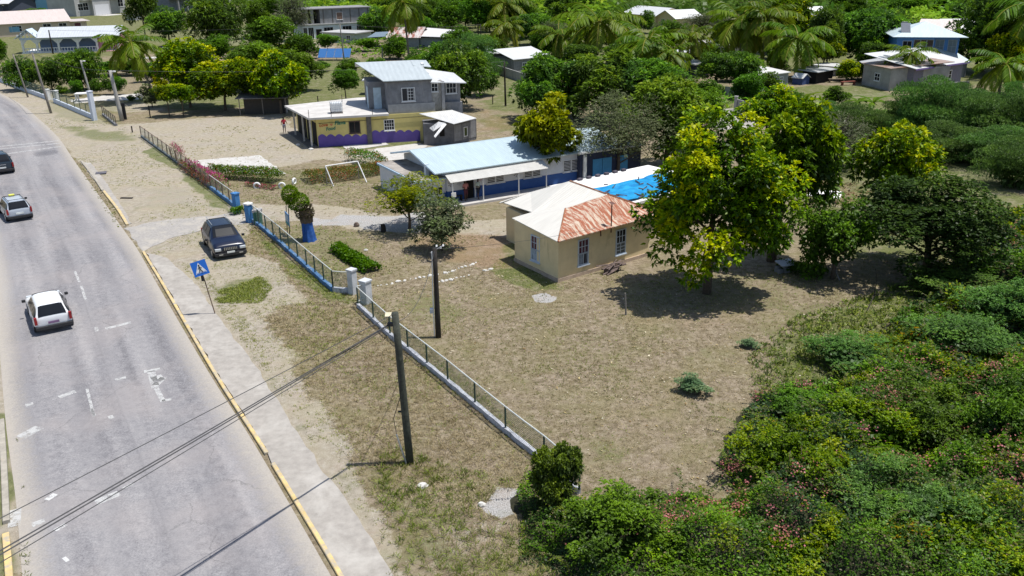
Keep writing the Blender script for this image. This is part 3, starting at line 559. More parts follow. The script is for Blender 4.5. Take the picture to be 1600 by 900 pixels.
T('mango', 1535, 112, 100, 2, 'very large dark green tree right of the blue house', low=.1); T('mango', 1590, 112, 90, 20, 'green tree cut by the right photo edge', low=.1); T('ytip', 1568, 122, 70, 56, 'yellowish tree in front of the very large one', low=.1); T('green', 1240, 40, 46, -8, 'dark tree behind the pink house'); T('green', 1320, 44, 60, -8, 'tree behind the large bright rounded tree')
for px, py, w_, yt, kd, lb in ((905,112,56,74,'mango','dark tree between the tallest palm and the small shed'),(975,112,56,74,'mango','dark tree between the tallest palm and the short one'),(1052,76,46,38,'green','small tree right of the yellow house wing'),(1100,112,50,74,'green','dark bush tree beside the small shack'),(1140,84,50,40,'mango','dark tree behind the skirted palm'),(845,92,44,58,'green','green tree behind the white roofed shed'),(865,72,50,36,'grey','pale wispy tree behind the dark palm'),(1195,150,40,116,'shrub','bushy shrub left of the board shed'),(1165,156,50,120,'green','tree shading the end of the lawn'),(1300,84,60,36,'mango','dark tree under the pink house'),(640,72,50,44,'green','low tree left of the rusty roof'),(575,44,50,16,'green','green tree right of the unfinished house'),(820,100,30,84,'shrub','shrub beside the white sloping roof'),(1010,150,60,112,'green','leafy tree in the gap below the short palm'),(1100,160,50,128,'shrub','shrubs on the bright green strip')):
    T(kd, px, py, w_, yt, lb, 'tree' if kd != 'shrub' else 'shrub', low=.08)
for px, py, w_, yt, kd, lb in [(588, 60, 46, 22, 'mango', 'tree left of the roadside palm trunk'), (655, 64, 44, 30, 'green', 'tree hugging the left end of the rusty roof'), (690, 40, 50, -4, 'green', 'tall bright tree on the top edge right of the roadside palm'), (728, 44, 46, -2, 'mango', 'dark tree on the top edge left of the pale palm'), (765, 50, 44, 4, 'ytip', 'yellowish tree behind the pale palm'), (716, 78, 40, 44, 'shrub', 'shrub at the end of the lean-to roof'), (758, 96, 50, 60, 'green', 'leafy tree by the slim dark pole'), (832, 70, 50, 26, 'mango', 'tree above the zinc enclosure'), (902, 70, 50, 42, 'mango', 'dark tree filling the gap left of the tallest palm'), (955, 76, 56, 52, 'green', 'tree filling the gap right of the tallest palm'), (1000, 84, 46, 62, 'mango', 'dark tree under the yellow house'), (1030, 104, 44, 84, 'green', 'tree between the short palm and the slim one'), (1128, 72, 44, 24, 'grey', 'dusty tree on the pale field edge'), (1200, 92, 44, 50, 'mango', 'dark tree behind the spreading palm fronds'), (1250, 62, 44, 20, 'mango', 'dark tree left of the pink house'), (1310, 78, 50, 34, 'green', 'green tree right of the pink house'), (1376, 66, 44, 26, 'mango', 'dark tree behind the large rounded tree'), (1145, 128, 44, 92, 'green', 'tree at the foot of the skirted palm'), (1215, 118, 30, 84, 'green', 'small tree above the board shed'), (1330, 126, 44, 98, 'ytip', 'yellowish tree at the back of the far lawn'), (340, 98, 50, 62, 'green', 'tree on the path behind the yellow almond trees'), (478, 92, 40, 58, 'green', 'tree in front of the wispy grey tree'), (588, 124, 36, 94, 'green', 'tree right of the solar panels'), (622, 92, 40, 60, 'green', 'tree at the left of the rusty shed wall'), (655, 118, 44, 86, 'mango', 'tree behind the grey house roof'), (750, 150, 50, 110, 'green', 'tree beside the dry field behind the grey house'), (500, 112, 30, 98, 'shrub', 'low shrubs in front of the solar panels'), (575, 80, 36, 62, 'shrub', 'shrubs right of the low pale wing'), (452, 92, 36, 66, 'ytip', 'yellowish shrub tree before the far field'), (1500, 48, 60, 10, 'mango', 'tree behind the greyish bungalow'), (1560, 60, 70, 8, 'green', 'tree behind the very large dark tree'), (1600, 60, 60, 0, 'mango', 'tree in the top right corner'), (1436, 60, 30, 36, 'green', 'tree between the blue wing and the bungalow')]:
    T(kd, px, py, w_, yt, lb, 'tree' if kd != 'shrub' else 'shrub', low=.08)
T('shrub', 60, 24, 30, 14, 'low scrub behind the long beige house', 'shrub', low=0); T('shrub', 86, 25, 26, 16, 'low scrub between the beige house and the grey villa', 'shrub', low=0)
T('shrub', 1305, 168, 36, 138, 'round dark shrub on the far lawn', 'shrub', low=0)
palm(640, 100, 4, 76, 'tall thin palm behind the two storey house', 635); palm(243, 158, 66, 90, 'big coconut palm with yellow hanging fronds by the roadside garden', 219); palm(928, 104, 46, 108, 'tallest central coconut palm with drooping fronds', 935)
palm(874, 92, 66, 70, 'dark coconut palm left of the tallest central one', 872); palm(1012, 128, 80, 96, 'short coconut palm with pale lower fronds', 1010); palm(1046, 132, 96, 66, 'palm crouched behind the mango trees', 1044); palm(1078, 118, 68, 62, 'slim palm left of the pale rubble wall', 1077)
palm(1156, 108, 44, 96, 'tall right palm with long hanging skirt of fronds', 1152); palm(1192, 110, 36, 90, 'tall palm just right of the skirted one', 1188); palm(1243, 124, 72, 92, 'spreading palm above the small grey sheds', 1241); palm(792, 62, 6, 76, 'palm at the top edge left of centre', 790); palm(790, 84, 40, 62, 'pale green palm below the top edge palm', 790)
palm(1418, 136, 96, 60, 'young palm in front of the long white roof', 1416); palm(1592, 120, 30, 120, 'large palm entering from the right edge', 1600); palm(1560, 150, 112, 80, 'low palm right of the white roofed shed', 1562); palm(392, 132, 82, 56, 'palm with dead brown fronds behind the almond row', 396); palm(1385, 24, -4, 60, 'palm on the top edge above the large rounded tree', 1388)
banana(1254, 178, 134, 'banana plant on the dry lawn left of the green weeds', 46); banana(1362, 178, 142, 'banana plant among the weeds below the long shed', 40); banana(1340, 172, 146, 'smaller banana plant beside the one below the shed', 30); banana(770, 92, 72, 'banana clump left of the grey block wall', 30); banana(748, 88, 66, 'banana plant nearer the utility pole', 26)
# garden shrubs, left
for px, py, w, yt, lb in [(97,150,18,136,'reddish shrub by the white gate posts'),(122,150,20,128,'shrub left of the white garden table'),(150,148,18,126,'shrub behind the white garden table'),(172,148,20,124,'shrub beside the leaning concrete pole'),(188,148,20,122,'round shrub right of the leaning concrete pole'),
  (232,128,40,102,'dark bush behind the young garden lawn'),(175,118,50,98,'low dark hedge bush behind the round garden shrubs'),(206,118,40,96,'hedge bush left of the palm'),(205,160,14,150,'tiny yellow shrub beside the garden path')]:
    T('shrub', px, py, w, yt, lb, 'shrub', low=0)
near_tree(238, 168, 34, 134, 'thin wispy grey green sapling by the yard fence', GRY, 12, 700, 4, .2, 330, low=.1, name='sapling', tr=.3)
near_tree(255, 142, 24, 122, 'golden yellow garden shrub', [(.2,.2,.02),(.4,.38,.03)], 8, 300, 6, .25, 331, low=0, name='shrub', mk_trunk=False, cat='shrub')
near_tree(258, 128, 38, 95, 'red flowering shrub behind the golden one', [(.06,.06,.02),(.14,.03,.03),(.3,.05,.05)], 10, 500, 6, .22, 332, low=0, name='shrub', mk_trunk=False, cat='shrub')
# acacia scrub at the right, each bush its own
acs = [(1440,215,110,118,'tallest feathery acacia bush below the white roofed shed'),(1500,222,120,140,'feathery acacia bush in the middle of the right thicket'),(1570,232,120,138,'feathery acacia bush at the right edge'),(1405,205,60,150,'small acacia bush left of the tallest one'),
 (1470,250,110,190,'low acacia bush over the dry grass'),(1540,258,120,196,'low broad acacia bush near the right edge'),(1590,292,120,214,'acacia bush cut by the right edge above the dry grass'),(1330,205,70,160,'light feathery bush behind the bare scrub'),(1285,200,60,158,'feathery weeds bush beside the banana plant'),(1370,215,60,172,'feathery bush left of the acacia thicket'),
 (1500,175,60,128,'acacia bush beside the block yard of the white roofed shed'),(1590,186,70,128,'acacia bush under the low right palm')]
for px, py, w, yt, lb in acs: T('acacia', px, py, w, yt, lb, 'bush', low=0)

# ------------------------------------------------------------- undergrowth over a bumpy bank (nobody could count it)
UG = wp([(835,735),(900,772),(960,802),(1040,800),(1120,748),(1165,690),(1180,622),(1240,600),(1300,612),(1330,560),(1400,520),(1450,450),(1500,395),(1560,340),(1700,330),(1850,480),(1850,980),(850,980),(870,905),(820,870),(810,800)])
def ugh(x, y):
    d = np.clip(sdist(np.stack([x, y], 1), UG)+(fbm(x, y, 2.4, 90)-.5)*3.2, -1, 6); h = fbm(x, y, 4.6, 21)*2.5+fbm(x, y, 1.2, 22)*1.5
    return np.clip(d/2.6+.12, 0, 1)*np.clip(h-1.0, .06, 3)*1.25, d
def scat(poly, dens, seed):
    rs = np.random.RandomState(seed); lo_ = poly.min(0); hi = poly.max(0); n_ = int((hi-lo_).prod()*dens); p = lo_+rs.rand(n_, 2)*(hi-lo_); return p[sdist(p, poly) > -.35], rs
def undergrowth(nm, poly, dens, leaf, seed, cols, thr=None, near=45):
    p, rs = scat(poly, dens, seed); h, d = ugh(p[:, 0], p[:, 1]); dist = np.hypot(p[:, 0], p[:, 1])
    keep = rs.rand(len(p)) < np.clip((35./dist)**2, .1, 1)*np.clip((d+.5)/1.4, 0, 1); p, h, d, dist = p[keep], h[keep], d[keep], dist[keep]
    if thr is not None:
        q = fbm(p[:, 0], p[:, 1], 2.2, seed+5) > thr; p, h, d, dist = p[q], h[q], d[q], dist[q]
    n_ = len(p); z = h*(1-np.abs(rs.normal(size=n_))*.25)+.03; sc = np.clip(dist/30, .8, 2.6)
    dirn = rs.normal(size=(n_, 3)); dirn[:, 2] = np.abs(dirn[:, 2])*.6; L_ = leaf*(.6+rs.rand(n_)*.8)*sc
    v, f = leaves(np.stack([p[:, 0], p[:, 1], np.maximum(z, .02)], 1), dirn, L_, L_*.5, rs, .1)
    t = fbm(p[:, 0], p[:, 1], 3.0, 31); t2 = fbm(p[:, 0], p[:, 1], .9, 33); tone = (t-.3)*.9+(t2-.5)*.9+rs.rand(n_)*.3
    c = pal(cols, rs, n_, tone)
    return v, f, c, p, rs
UGC = [tuple(min(x*2.7, .5) for x in c) for c in [(.014,.024,.008),(.028,.05,.012),(.05,.085,.018),(.085,.125,.025),(.15,.19,.03)]]
v, f, c, p, rs = undergrowth('u', UG, 680, .13, 400, UGC)
ys_ = np.clip(zone(p, [([(1185,650),(1260,640),(1275,700),(1230,760),(1170,740)], .8, 1), ([(1380,560),(1430,540),(1430,580),(1380,590)], .5, .6), ([(1380,880),(1460,860),(1460,905),(1380,905)], .4, .5)], 4), 0, 1)
oc_ = pal([(.12,.13,.02),(.28,.24,.03),(.3,.12,.04)], rs, len(p)); k = (rs.rand(len(p)) < ys_*.75)[:, None]; c = np.where(k, oc_, c)
yz = (fbm(p[:, 0]+40, p[:, 1], 4, 71) > .55) & (rs.rand(len(p)) < .55); c[yz] = pal([(.1,.14,.025),(.2,.25,.035),(.3,.33,.05)], rs, int(yz.sum()))
ac = (fbm(p[:, 0], p[:, 1], 5, 61) > .56) & (rs.rand(len(p)) < .8); c[ac] = pal([(.025,.045,.02),(.045,.08,.035),(.075,.12,.05)], rs, int(ac.sum()))
br = rs.rand(len(p)) < .05; c[br] = pal([(.15,.12,.08),(.25,.2,.13)], rs, int(br.sum()))
tag(npmesh('undergrowth', v, f, np.repeat(c, 4, 0), LEAF), kind='stuff')
# an earthy bank the leaves grow from
xs = np.arange(UG[:, 0].min()-1, UG[:, 0].max()+1, .4); yy = np.arange(UG[:, 1].min()-1, UG[:, 1].max()+1, .4); X, Y = np.meshgrid(xs, yy); h, d = ugh(X.ravel(), Y.ravel())
hz = np.where(d > -.3, h*.72-.05, -.3); ii = np.arange(X.size).reshape(X.shape); q = np.stack([ii[:-1, :-1], ii[:-1, 1:], ii[1:, 1:], ii[1:, :-1]], -1).reshape(-1, 4); q = q[(d[q] > -.3).any(1)]
tag(npmesh('undergrowth_bank', np.stack([X.ravel(), Y.ravel(), hz], 1), q, None, M('leaf_mould', (.035, .035, .018), 1, .4, 4), smooth=True), kind='structure')
rs = np.random.RandomState(414); pp, _ = scat(UG, 2.1, 415); hh, dd_ = ugh(pp[:, 0], pp[:, 1]); kk = (dd_ > -.1) & (np.hypot(pp[:, 0], pp[:, 1]) < 62); pp, hh = pp[kk], hh[kk]; ns_ = len(pp); VV = []; CC = []
az = rs.rand(ns_)*2*PI; ln_ = .5+rs.rand(ns_)*1.1; ris = .25+rs.rand(ns_)*.7; tone = rs.rand(ns_)
for t in np.linspace(0, 1, 15):
    bx_ = np.stack([pp[:, 0]+np.cos(az)*ln_*t, pp[:, 1]+np.sin(az)*ln_*t, hh*.9+ris*(t*1.9-t*t*1.5)], 1)
    for sg in (-1, 1):
        dr = np.stack([np.cos(az+sg*1.1), np.sin(az+sg*1.1), np.full(ns_, .25)], 1)+rs.normal(size=(ns_, 3))*.3; v1, _f = leaves(bx_, dr, .12*(1.1-t*.6), .055, rs, .1); VV.append(v1); CC.append(np.repeat(pal([(.05,.085,.03),(.11,.17,.045),(.2,.27,.06)], rs, ns_, tone*.8+.1), 4, 0))
    d2 = np.stack([np.cos(az)*ln_, np.sin(az)*ln_, ris*.6], 1)/12; v1, _f = leaves(bx_, d2, .12, .02, rs, 0); VV.append(v1); CC.append(np.tile([[.16, .13, .09]], (len(v1), 1)))
VV = np.concatenate(VV); tag(npmesh('vine_sprays', VV, np.arange(len(VV)).reshape(-1, 4), np.concatenate(CC), LEAF), kind='stuff')
# pink flower clusters of the vine
rs = np.random.RandomState(77); FZ = [([(1010,720),(1060,725),(1070,750),(1010,745)],10),([(960,780),(1190,800),(1120,890),(900,890)],62),([(1180,600),(1260,605),(1280,640),(1180,640)],22),([(1350,600),(1500,580),(1540,700),(1340,700)],55),([(1330,700),(1500,720),(1480,800),(1340,790)],34),([(1480,560),(1600,600),(1600,720),(1540,700)],16),([(1240,750),(1320,760),(1320,830),(1200,830)],14),([(1540,740),(1600,740),(1600,860),(1540,820)],14),([(1530,330),(1590,330),(1590,350),(1530,352)],20),([(1510,390),(1600,400),(1600,430),(1520,420)],16),([(1190,850),(1260,830),(1230,905),(1190,905)],12),([(1120,730),(1160,725),(1165,745),(1120,750)],10)]
P_ = []
for pl, k in FZ:
    w_ = wp(pl); c0 = []
    while len(c0) < k:
        a = w_.min(0)+rs.rand(2)*(w_.max(0)-w_.min(0))
        if sdist(a[None], w_)[0] > 0: c0.append(a)
    P_ += c0
P_ = np.array(P_); hh, _ = ugh(P_[:, 0], P_[:, 1]); cen = np.stack([P_[:, 0], P_[:, 1], np.maximum(hh, .15)+.06], 1)
keepf = (ugh(P_[:, 0], P_[:, 1])[1] > -.2) & (rs.rand(len(P_)) < .8); cen = cen[keepf]; per = 30; sz = np.repeat(.1+rs.rand(len(cen))*.22, per)[:, None]; b_ = np.repeat(cen, per, 0)+rs.normal(size=(len(cen)*per, 3))*sz*np.array([1, 1, .4])
v, f = leaves(b_, rs.normal(size=b_.shape), .075, .07, rs); cc = np.repeat(pal([(.42,.2,.18),(.58,.27,.3),(.48,.25,.2),(.32,.16,.12)], rs, len(cen)), per, 0); cc = np.repeat(cc, 4, 0)
tag(npmesh('pink_blossom', v, f, cc, LEAF), kind='stuff')
# dry grass blades and weeds of the verge and yard
def blades(nm, poly, dens, hgt, seed, cols, near=(14, 62), nb=4, gfun=None, lean=1.3, wd=.012):
    p, rs = scat(poly, dens, seed); dist = np.hypot(p[:, 0], p[:, 1]); k = rs.rand(len(p)) < np.clip((30./dist)**1.6, .08, 1); p = p[k]; dist = dist[k]
    zs, zg, zp, zl = zones(p); pr = np.clip(1-zs*1.05-zp, 0, 1); pr = pr*np.clip(.15+fbm(p[:, 0], p[:, 1], 1.3, seed)*1.5, 0, 1); inu = sdist(p, UG) < .3
    k = (rs.rand(len(p)) < pr) & inu; p, zg, dist = p[k], zg[k], dist[k]; n_ = len(p)
    b_ = np.repeat(np.concatenate([p, np.zeros((n_, 1))], 1), nb, 0); b_[:, :2] += rs.normal(size=(n_*nb, 2))*.03
    d_ = np.stack([rs.normal(size=n_*nb)*lean, rs.normal(size=n_*nb)*lean, np.ones(n_*nb)], 1)
    hs = hgt*(.4+rs.rand(n_*nb)*.9)*np.repeat(.6+fbm(p[:, 0], p[:, 1], 2.0, seed+3)*1.1, nb); w_ = wd*np.repeat(np.clip(dist/26, .8, 2.4), nb)
    v, f = leaves(b_, d_, hs, w_, rs, .1)
    t = np.repeat(rs.rand(n_)*.5+fbm(p[:, 0], p[:, 1], 2.6, seed+7)*.6, nb); c1 = pal(cols, rs, n_*nb, t); c2 = pal([(.1,.14,.035),(.17,.22,.06),(.28,.31,.1)], rs, n_*nb)
    g2 = np.repeat(rs.rand(n_) < np.clip(zg*.85+.06, 0, 1), nb)[:, None]; c = np.where(g2, c2, c1)
    return tag(npmesh(nm, v, f, np.repeat(c, 4, 0), GRASSM), kind='stuff')
DRY = [(.16,.13,.08),(.25,.21,.13),(.36,.31,.2),(.52,.46,.33)]
blades('dry_grass', wp([(620,1060),(700,900),(560,735),(480,640),(420,540),(400,470),(380,430),(380,340),(560,452),(850,722),(880,800),(900,1060)]), 110, .17, 501, DRY, wd=.014)
blades('dry_grass', wp([(560,455),(580,430),(800,400),(870,445),(1000,430),(1200,415),(1480,390),(1480,440),(1330,620),(1180,640),(1130,760),(960,810),(850,720)]), 75, .085, 502, DRY, wd=.014)
blades('dry_grass', wp([(220,215),(330,240),(600,290),(800,360),(560,440),(380,335)]), 60, .1, 503, DRY, wd=.02)
blades('green_weeds', wp([(600,700),(700,740),(800,760),(870,900),(870,1040),(620,1000)]), 26, .26, 504, [(.05,.08,.02),(.09,.13,.03),(.15,.17,.05),(.24,.22,.1)], lean=.9, nb=8, wd=.022)
blades('green_weeds', wp([(1180,560),(1250,500),(1440,440),(1560,340),(1500,420),(1400,540),(1320,620),(1200,640)]), 40, .22, 505, [(.05,.075,.025),(.08,.12,.035),(.13,.16,.05)], lean=.9, nb=6, wd=.03)
blades('verge_weeds', wp([(0,840),(20,840),(30,905),(32,1000),(12,1000)]), 60, .16, 506, [(.06,.09,.02),(.12,.15,.04)], nb=5, wd=.02)
blades('verge_weeds', wp([(4,655),(14,690),(22,780),(8,800)]), 60, .14, 507, [(.06,.09,.02),(.16,.16,.05)], nb=5, wd=.02)
blades('kerb_weeds', wp([(126,254),(135,265),(190,345),(196,356),(188,352),(150,295)]), 40, .1, 508, [(.08,.1,.03),(.2,.19,.07)], nb=4, wd=.03)
def fuzz(nm, poly, dens, hgt, seed, cols, sc, thr, wd=.03):
    p, rs = scat(poly, dens, seed); q = fbm(p[:, 0], p[:, 1], sc, seed)*.6+rs.rand(len(p))*.4; k = (q > thr) & (fbm(p[:, 0], p[:, 1], sc*3, seed+40) > .42) & (sdist(p, KP) < -.25) & (sdist(p, KP2) < 0); p = p[k]; n_ = len(p); nb = 5
    b_ = np.repeat(np.concatenate([p, np.full((n_, 1), .0)], 1), nb, 0); b_[:, :2] += rs.normal(size=(n_*nb, 2))*.05; d_ = np.stack([rs.normal(size=n_*nb), rs.normal(size=n_*nb), np.full(n_*nb, .8)], 1)
    v, f = leaves(b_, d_, hgt*(.4+rs.rand(n_*nb)), wd, rs, .1); return tag(npmesh(nm, v, f, np.repeat(pal(cols, rs, n_*nb), 4, 0), GRASSM), kind='stuff')
KP = wp([(531,897),(406,690),(336,580),(261,450),(229,397),(243,400),(262,405),(302,440),(352,512),(395,568),(452,655),(505,740),(560,812),(615,905),(700,1040),(620,1060)]); KP2 = wp([(690,1200),(520,905),(395,690),(325,580),(249,450),(215,390),(188,352),(118,254),(92,216),(62,187),(28,160),(-20,137),(-900,137),(-900,1200)])
FZC = [(.14,.16,.05),(.24,.25,.09),(.36,.33,.16)]
fuzz('verge_grass', wp([(60,185),(160,190),(225,215),(330,300),(372,345),(330,350),(196,352),(127,254)]), 14, .07, 520, FZC, 3.2, .56, .05)
fuzz('verge_grass', wp([(225,395),(345,345),(395,350),(560,470),(600,700),(640,900),(600,880),(395,560),(300,430)]), 40, .07, 521, FZC, 1.8, .55, .028)
fuzz('verge_grass', wp([(262,405),(302,440),(352,512),(395,568),(420,580),(380,510),(330,440),(290,400)]), 60, .08, 522, FZC, .8, .45, .025)
fuzz('verge_grass', wp([(335,450),(360,434),(402,436),(420,458),(395,474),(350,470)]), 160, .12, 523, [(.10,.14,.035),(.18,.22,.06),(.3,.3,.12)], 1.2, .25, .03)
fuzz('yard_grass', wp([(240,215),(440,180),(500,230),(600,225),(560,300),(440,300),(300,262)]), 5, .09, 524, FZC, 3, .55, .07)
fuzz('yard_grass', wp([(560,470),(800,420),(1300,440),(1400,480),(1180,620),(1130,740),(960,800),(850,720)]), 26, .07, 525, [(.09,.11,.03),(.16,.18,.06),(.1,.09,.05)], 1.6, .52, .026)
# fallen leaves in the yard
p, rs = scat(wp([(560,455),(700,420),(870,445),(1200,480),(1450,480),(1180,620),(1130,740),(960,800),(850,720)]), 3.2, 511); p = p[sdist(p, UG) < 0]; n_ = len(p)
v, f = leaves(np.concatenate([p, np.full((n_, 1), .03)], 1), np.stack([rs.normal(size=n_), rs.normal(size=n_), rs.rand(n_)*.3], 1), .05+rs.rand(n_)**3*.16, .04+rs.rand(n_)*.05, rs)
tag(npmesh('fallen_leaves', v, f, np.repeat(pal([(.2,.13,.07),(.4,.33,.2),(.6,.56,.46),(.42,.34,.16)], rs, n_), 4, 0), GRASSM), kind='stuff')
# far scrub plain and distant woodland
def woodland(nm, poly, dens, hgt, leaf, cols, seed, sc=9., flatt=.35):
    rs = np.random.RandomState(seed); lo_ = poly.min(0); hi = poly.max(0); n_ = int((hi-lo_).prod()*dens); p = lo_+rs.rand(n_, 2)*(hi-lo_); p = p[sdist(p, poly) > 0]; n_ = len(p)
    h = np.clip(vnoise(p[:, 0], p[:, 1], sc, seed)*.75+vnoise(p[:, 0], p[:, 1], sc*.4, seed+1)*.4-.12, .05, 1.2)*hgt
    z = h*(1-np.abs(rs.normal(size=n_))*.2); d_ = rs.normal(size=(n_, 3)); d_[:, 2] *= flatt; L_ = leaf*(.5+rs.rand(n_))
    v, f = leaves(np.stack([p[:, 0], p[:, 1], np.maximum(z, .1)], 1), d_, L_, L_*.55, rs, .05)
    c = pal(cols, rs, n_, (vnoise(p[:, 0], p[:, 1], sc*1.7, seed+4)-.5)*.8+.25+h/hgt*.35+rs.rand(n_)*.25); return tag(npmesh(nm, v, f, np.repeat(c, 4, 0), LEAF), kind='stuff')
woodland('distant_scrub', np.array([(-60,275),(140,268),(190,330),(520,620),(-420,620),(-100,380)]), .95, 3.2, 2.0, [(.05,.085,.025),(.08,.125,.035),(.11,.16,.045)], 601, 14, .2)
woodland('distant_woodland', np.array([(62,200),(130,185),(180,170),(330,190),(330,420),(120,262),(75,240)]), 2.0, 8.5, 1.3, MANGO, 602, 9)
woodland('distant_woodland', np.array([(-45,235),(30,215),(30,300),(-20,440),(-75,440),(-72,290)]), 1.2, 8, 1.6, MANGO, 603, 10)
woodland('field_weeds', wp([(1290,185),(1400,178),(1420,215),(1380,260),(1260,280),(1250,235)]), 9, 1.6, .35, ACA, 604, 3)
woodland('field_weeds', wp([(1420,215),(1640,200),(1640,262),(1480,258)]), 7, 2.6, .4, ACA, 605, 4)
woodland('field_weeds', wp([(540,90),(700,100),(780,105),(800,80),(740,60),(600,60),(520,60)]), 2.6, 1.8, .6, GRN, 606, 4)
woodland('field_weeds', wp([(820,110),(1100,120),(1110,190),(850,180)]), 5, 2.4, .5, MANGO, 607, 5)
woodland('field_weeds', wp([(1240,290),(1340,285),(1400,330),(1330,350),(1250,340)]), 10, .9, .2, [(.06,.08,.03),(.12,.08,.05),(.2,.1,.07)], 608, 2)
woodland('grass_clumps', wp([(1080,135),(1180,150),(1200,165),(1120,168)]), 8, .9, .35, GRN[1:], 609, 2)
# ------------------------------------------------------------- buildings
def frame_from(a, b):       # origin at ground point a, x axis towards b; returns loc, angle, width
    A = G(*a)[:2]; B = G(*b)[:2]; d = B-A; return (A[0], A[1], 0), math.atan2(d[1], d[0]), float(np.hypot(*d))
def local(a, b, p, z=0):    # photo point p (at height z) in that frame
    (ax, ay, _), t, w = frame_from(a, b); q = G(p[0], p[1], z)[:2]-np.array([ax, ay]); return q[0]*math.cos(t)+q[1]*math.sin(t), -q[0]*math.sin(t)+q[1]*math.cos(t)
FRW = M('window_frame_white', (.7, .7, .7), .5, .05, 3); DARKIN = M('dark_interior', (.015, .014, .013), .9, .2, 3)
def window(root, x, z, w, h, y=0, rz=0, nx=2, ny=3, fm=None, gm=None, mun=.035, fw=.07, face='y', sill=True, name='window'):
    """a framed window on the wall plane; face 'y': wall looks towards -y, 'x-': towards -x, 'x+': towards +x"""
    def tr(px, py, pz):
        if face == 'y': return (x+px, y+py, z+pz)
        if face == 'x-': return (x+py, y-px, z+pz)
        return (x-py, y+px, z+pz)
    def bx(mb, a, b_, c, d, e, f): 
        p = [tr(i, j, k) for i in (a, b_) for j in (c, d) for k in (e, f)]; xs = [q[0] for q in p]; ys_ = [q[1] for q in p]; zs = [q[2] for q in p]
        mb.box(min(xs), max(xs), min(ys_), max(ys_), min(zs), max(zs))
    mb = MB(); bx(mb, -w/2, w/2, -.012, .03, 0, h); wo = mb.build(name, gm or GLASSD, root)
    fr = MB(); bx(fr, -w/2-fw, -w/2, -.05, .02, -fw, h+fw); bx(fr, w/2, w/2+fw, -.05, .02, -fw, h+fw); bx(fr, -w/2, w/2, -.05, .02, h, h+fw); bx(fr, -w/2, w/2, -.05, .02, -fw, 0)
    for i in range(1, nx): bx(fr, -w/2+w*i/nx-mun/2, -w/2+w*i/nx+mun/2, -.035, .02, .001, h-.001)
    for j in range(1, ny): bx(fr, -w/2+.001, w/2-.001, -.028, .018, h*j/ny-mun/2, h*j/ny+mun/2)
    fr.build('frame', fm or FRW, wo)
    if sill: s = MB(); bx(s, -w/2-fw-.06, w/2+fw+.06, -.11, .02, -fw-.07, -fw-.003); s.build('sill', fm or FRW, wo)
    return wo
def walls(root, W_, D, H, mat, name='wall', z0=0, x0=0, y0=0): return MB().box(x0, x0+W_, y0, y0+D, z0, z0+H).build(name, mat, root)
def gable(root, W_, D, H, rise, mat, oh=.35, th=.07, x0=0, y0=0, wallm=None, ridge='x', ro=None):
    ro = oh if ro is None else ro
    mb = MB()
    if ridge == 'x':
        k = rise/(D/2); e = H-oh*k+.03; T_ = H+rise+.03
        for sgn, ya in ((1, y0-oh), (-1, y0+D+oh)):
            mb.slab([(x0-ro, ya, e), (x0+W_+ro, ya, e), (x0+W_+ro, y0+D/2, T_), (x0-ro, y0+D/2, T_)], th)
        g_ = MB(); 
        for xx in (x0+.001, x0+W_-.121): g_.add([(xx, y0, H), (xx, y0+D, H), (xx, y0+D/2, H+rise-.05), (xx+.12, y0, H), (xx+.12, y0+D, H), (xx+.12, y0+D/2, H+rise-.05)], [(0, 1, 2), (3, 5, 4), (0, 2, 5, 3), (1, 4, 5, 2), (0, 3, 4, 1)])
        if wallm: g_.build('gable_end', wallm, root)
    else:
        k = rise/(W_/2); e = H-oh*k+.03; T_ = H+rise+.03
        for xa in (x0-oh, x0+W_+oh): mb.slab([(xa, y0-ro, e), (xa, y0+D+ro, e), (x0+W_/2, y0+D+ro, T_), (x0+W_/2, y0-ro, T_)], th)
        g_ = MB()
        for yy in (y0+.001, y0+D-.121): g_.add([(x0, yy, H), (x0+W_, yy, H), (x0+W_/2, yy, H+rise-.05), (x0, yy+.12, H), (x0+W_, yy+.12, H), (x0+W_/2, yy+.12, H+rise-.05)], [(0, 1, 2), (3, 5, 4), (0, 2, 5, 3), (1, 4, 5, 2), (0, 3, 4, 1)])
        if wallm: g_.build('gable_end', wallm, root)
    return mb.build('roof', mat, root)
def hip(root, W_, D, H, rise, mat, oh=.4, th=.07, x0=0, y0=0, inset=None):
    i = min(W_, D)/2 if inset is None else inset; a = (x0-oh, y0-oh, H-.12); b_ = (x0+W_+oh, y0-oh, H-.12); c = (x0+W_+oh, y0+D+oh, H-.12); d = (x0-oh, y0+D+oh, H-.12)
    r1, r2 = ((x0+i, y0+D/2, H+rise), (x0+W_-i, y0+D/2, H+rise)) if W_ >= D else ((x0+W_/2, y0+i, H+rise), (x0+W_/2, y0+D-i, H+rise))
    mb = MB()
    if W_ >= D:
        for pl in ([a, b_, r2, r1], [c, d, r1, r2], [d, a, r1], [b_, c, r2]): mb.slab(pl, th)
    else:
        for pl in ([a, b_, r1], [b_, c, r2, r1], [c, d, r2], [d, a, r1, r2]): mb.slab(pl, th)
    return mb.build('roof', mat, root)
ZW = roofmat('white_zinc', (.68, .68, .675)); ZB = roofmat('pale_blue_zinc', (.58, .68, .72)); ZG = roofmat('grey_zinc', (.5, .51, .52)); ZP = roofmat('pale_pink_zinc', (.66, .57, .53))
ZR = roofmat('rusty_zinc', (.62, .56, .52), stain=(.3, .1, .06), amt=.46, sc=.5); ZWR = roofmat('stained_zinc', (.72, .71, .69), stain=(.34, .28, .24), amt=.62)
BLOCK = M('grey_block', (.25, .25, .255), .9, .25, 2.5, stain=(.16, .16, .165), stain_amt=.5); RENDER = M('grey_render', (.2, .205, .22), .9, .3, 1.6, stain=(.32, .31, .3), stain_amt=.54)
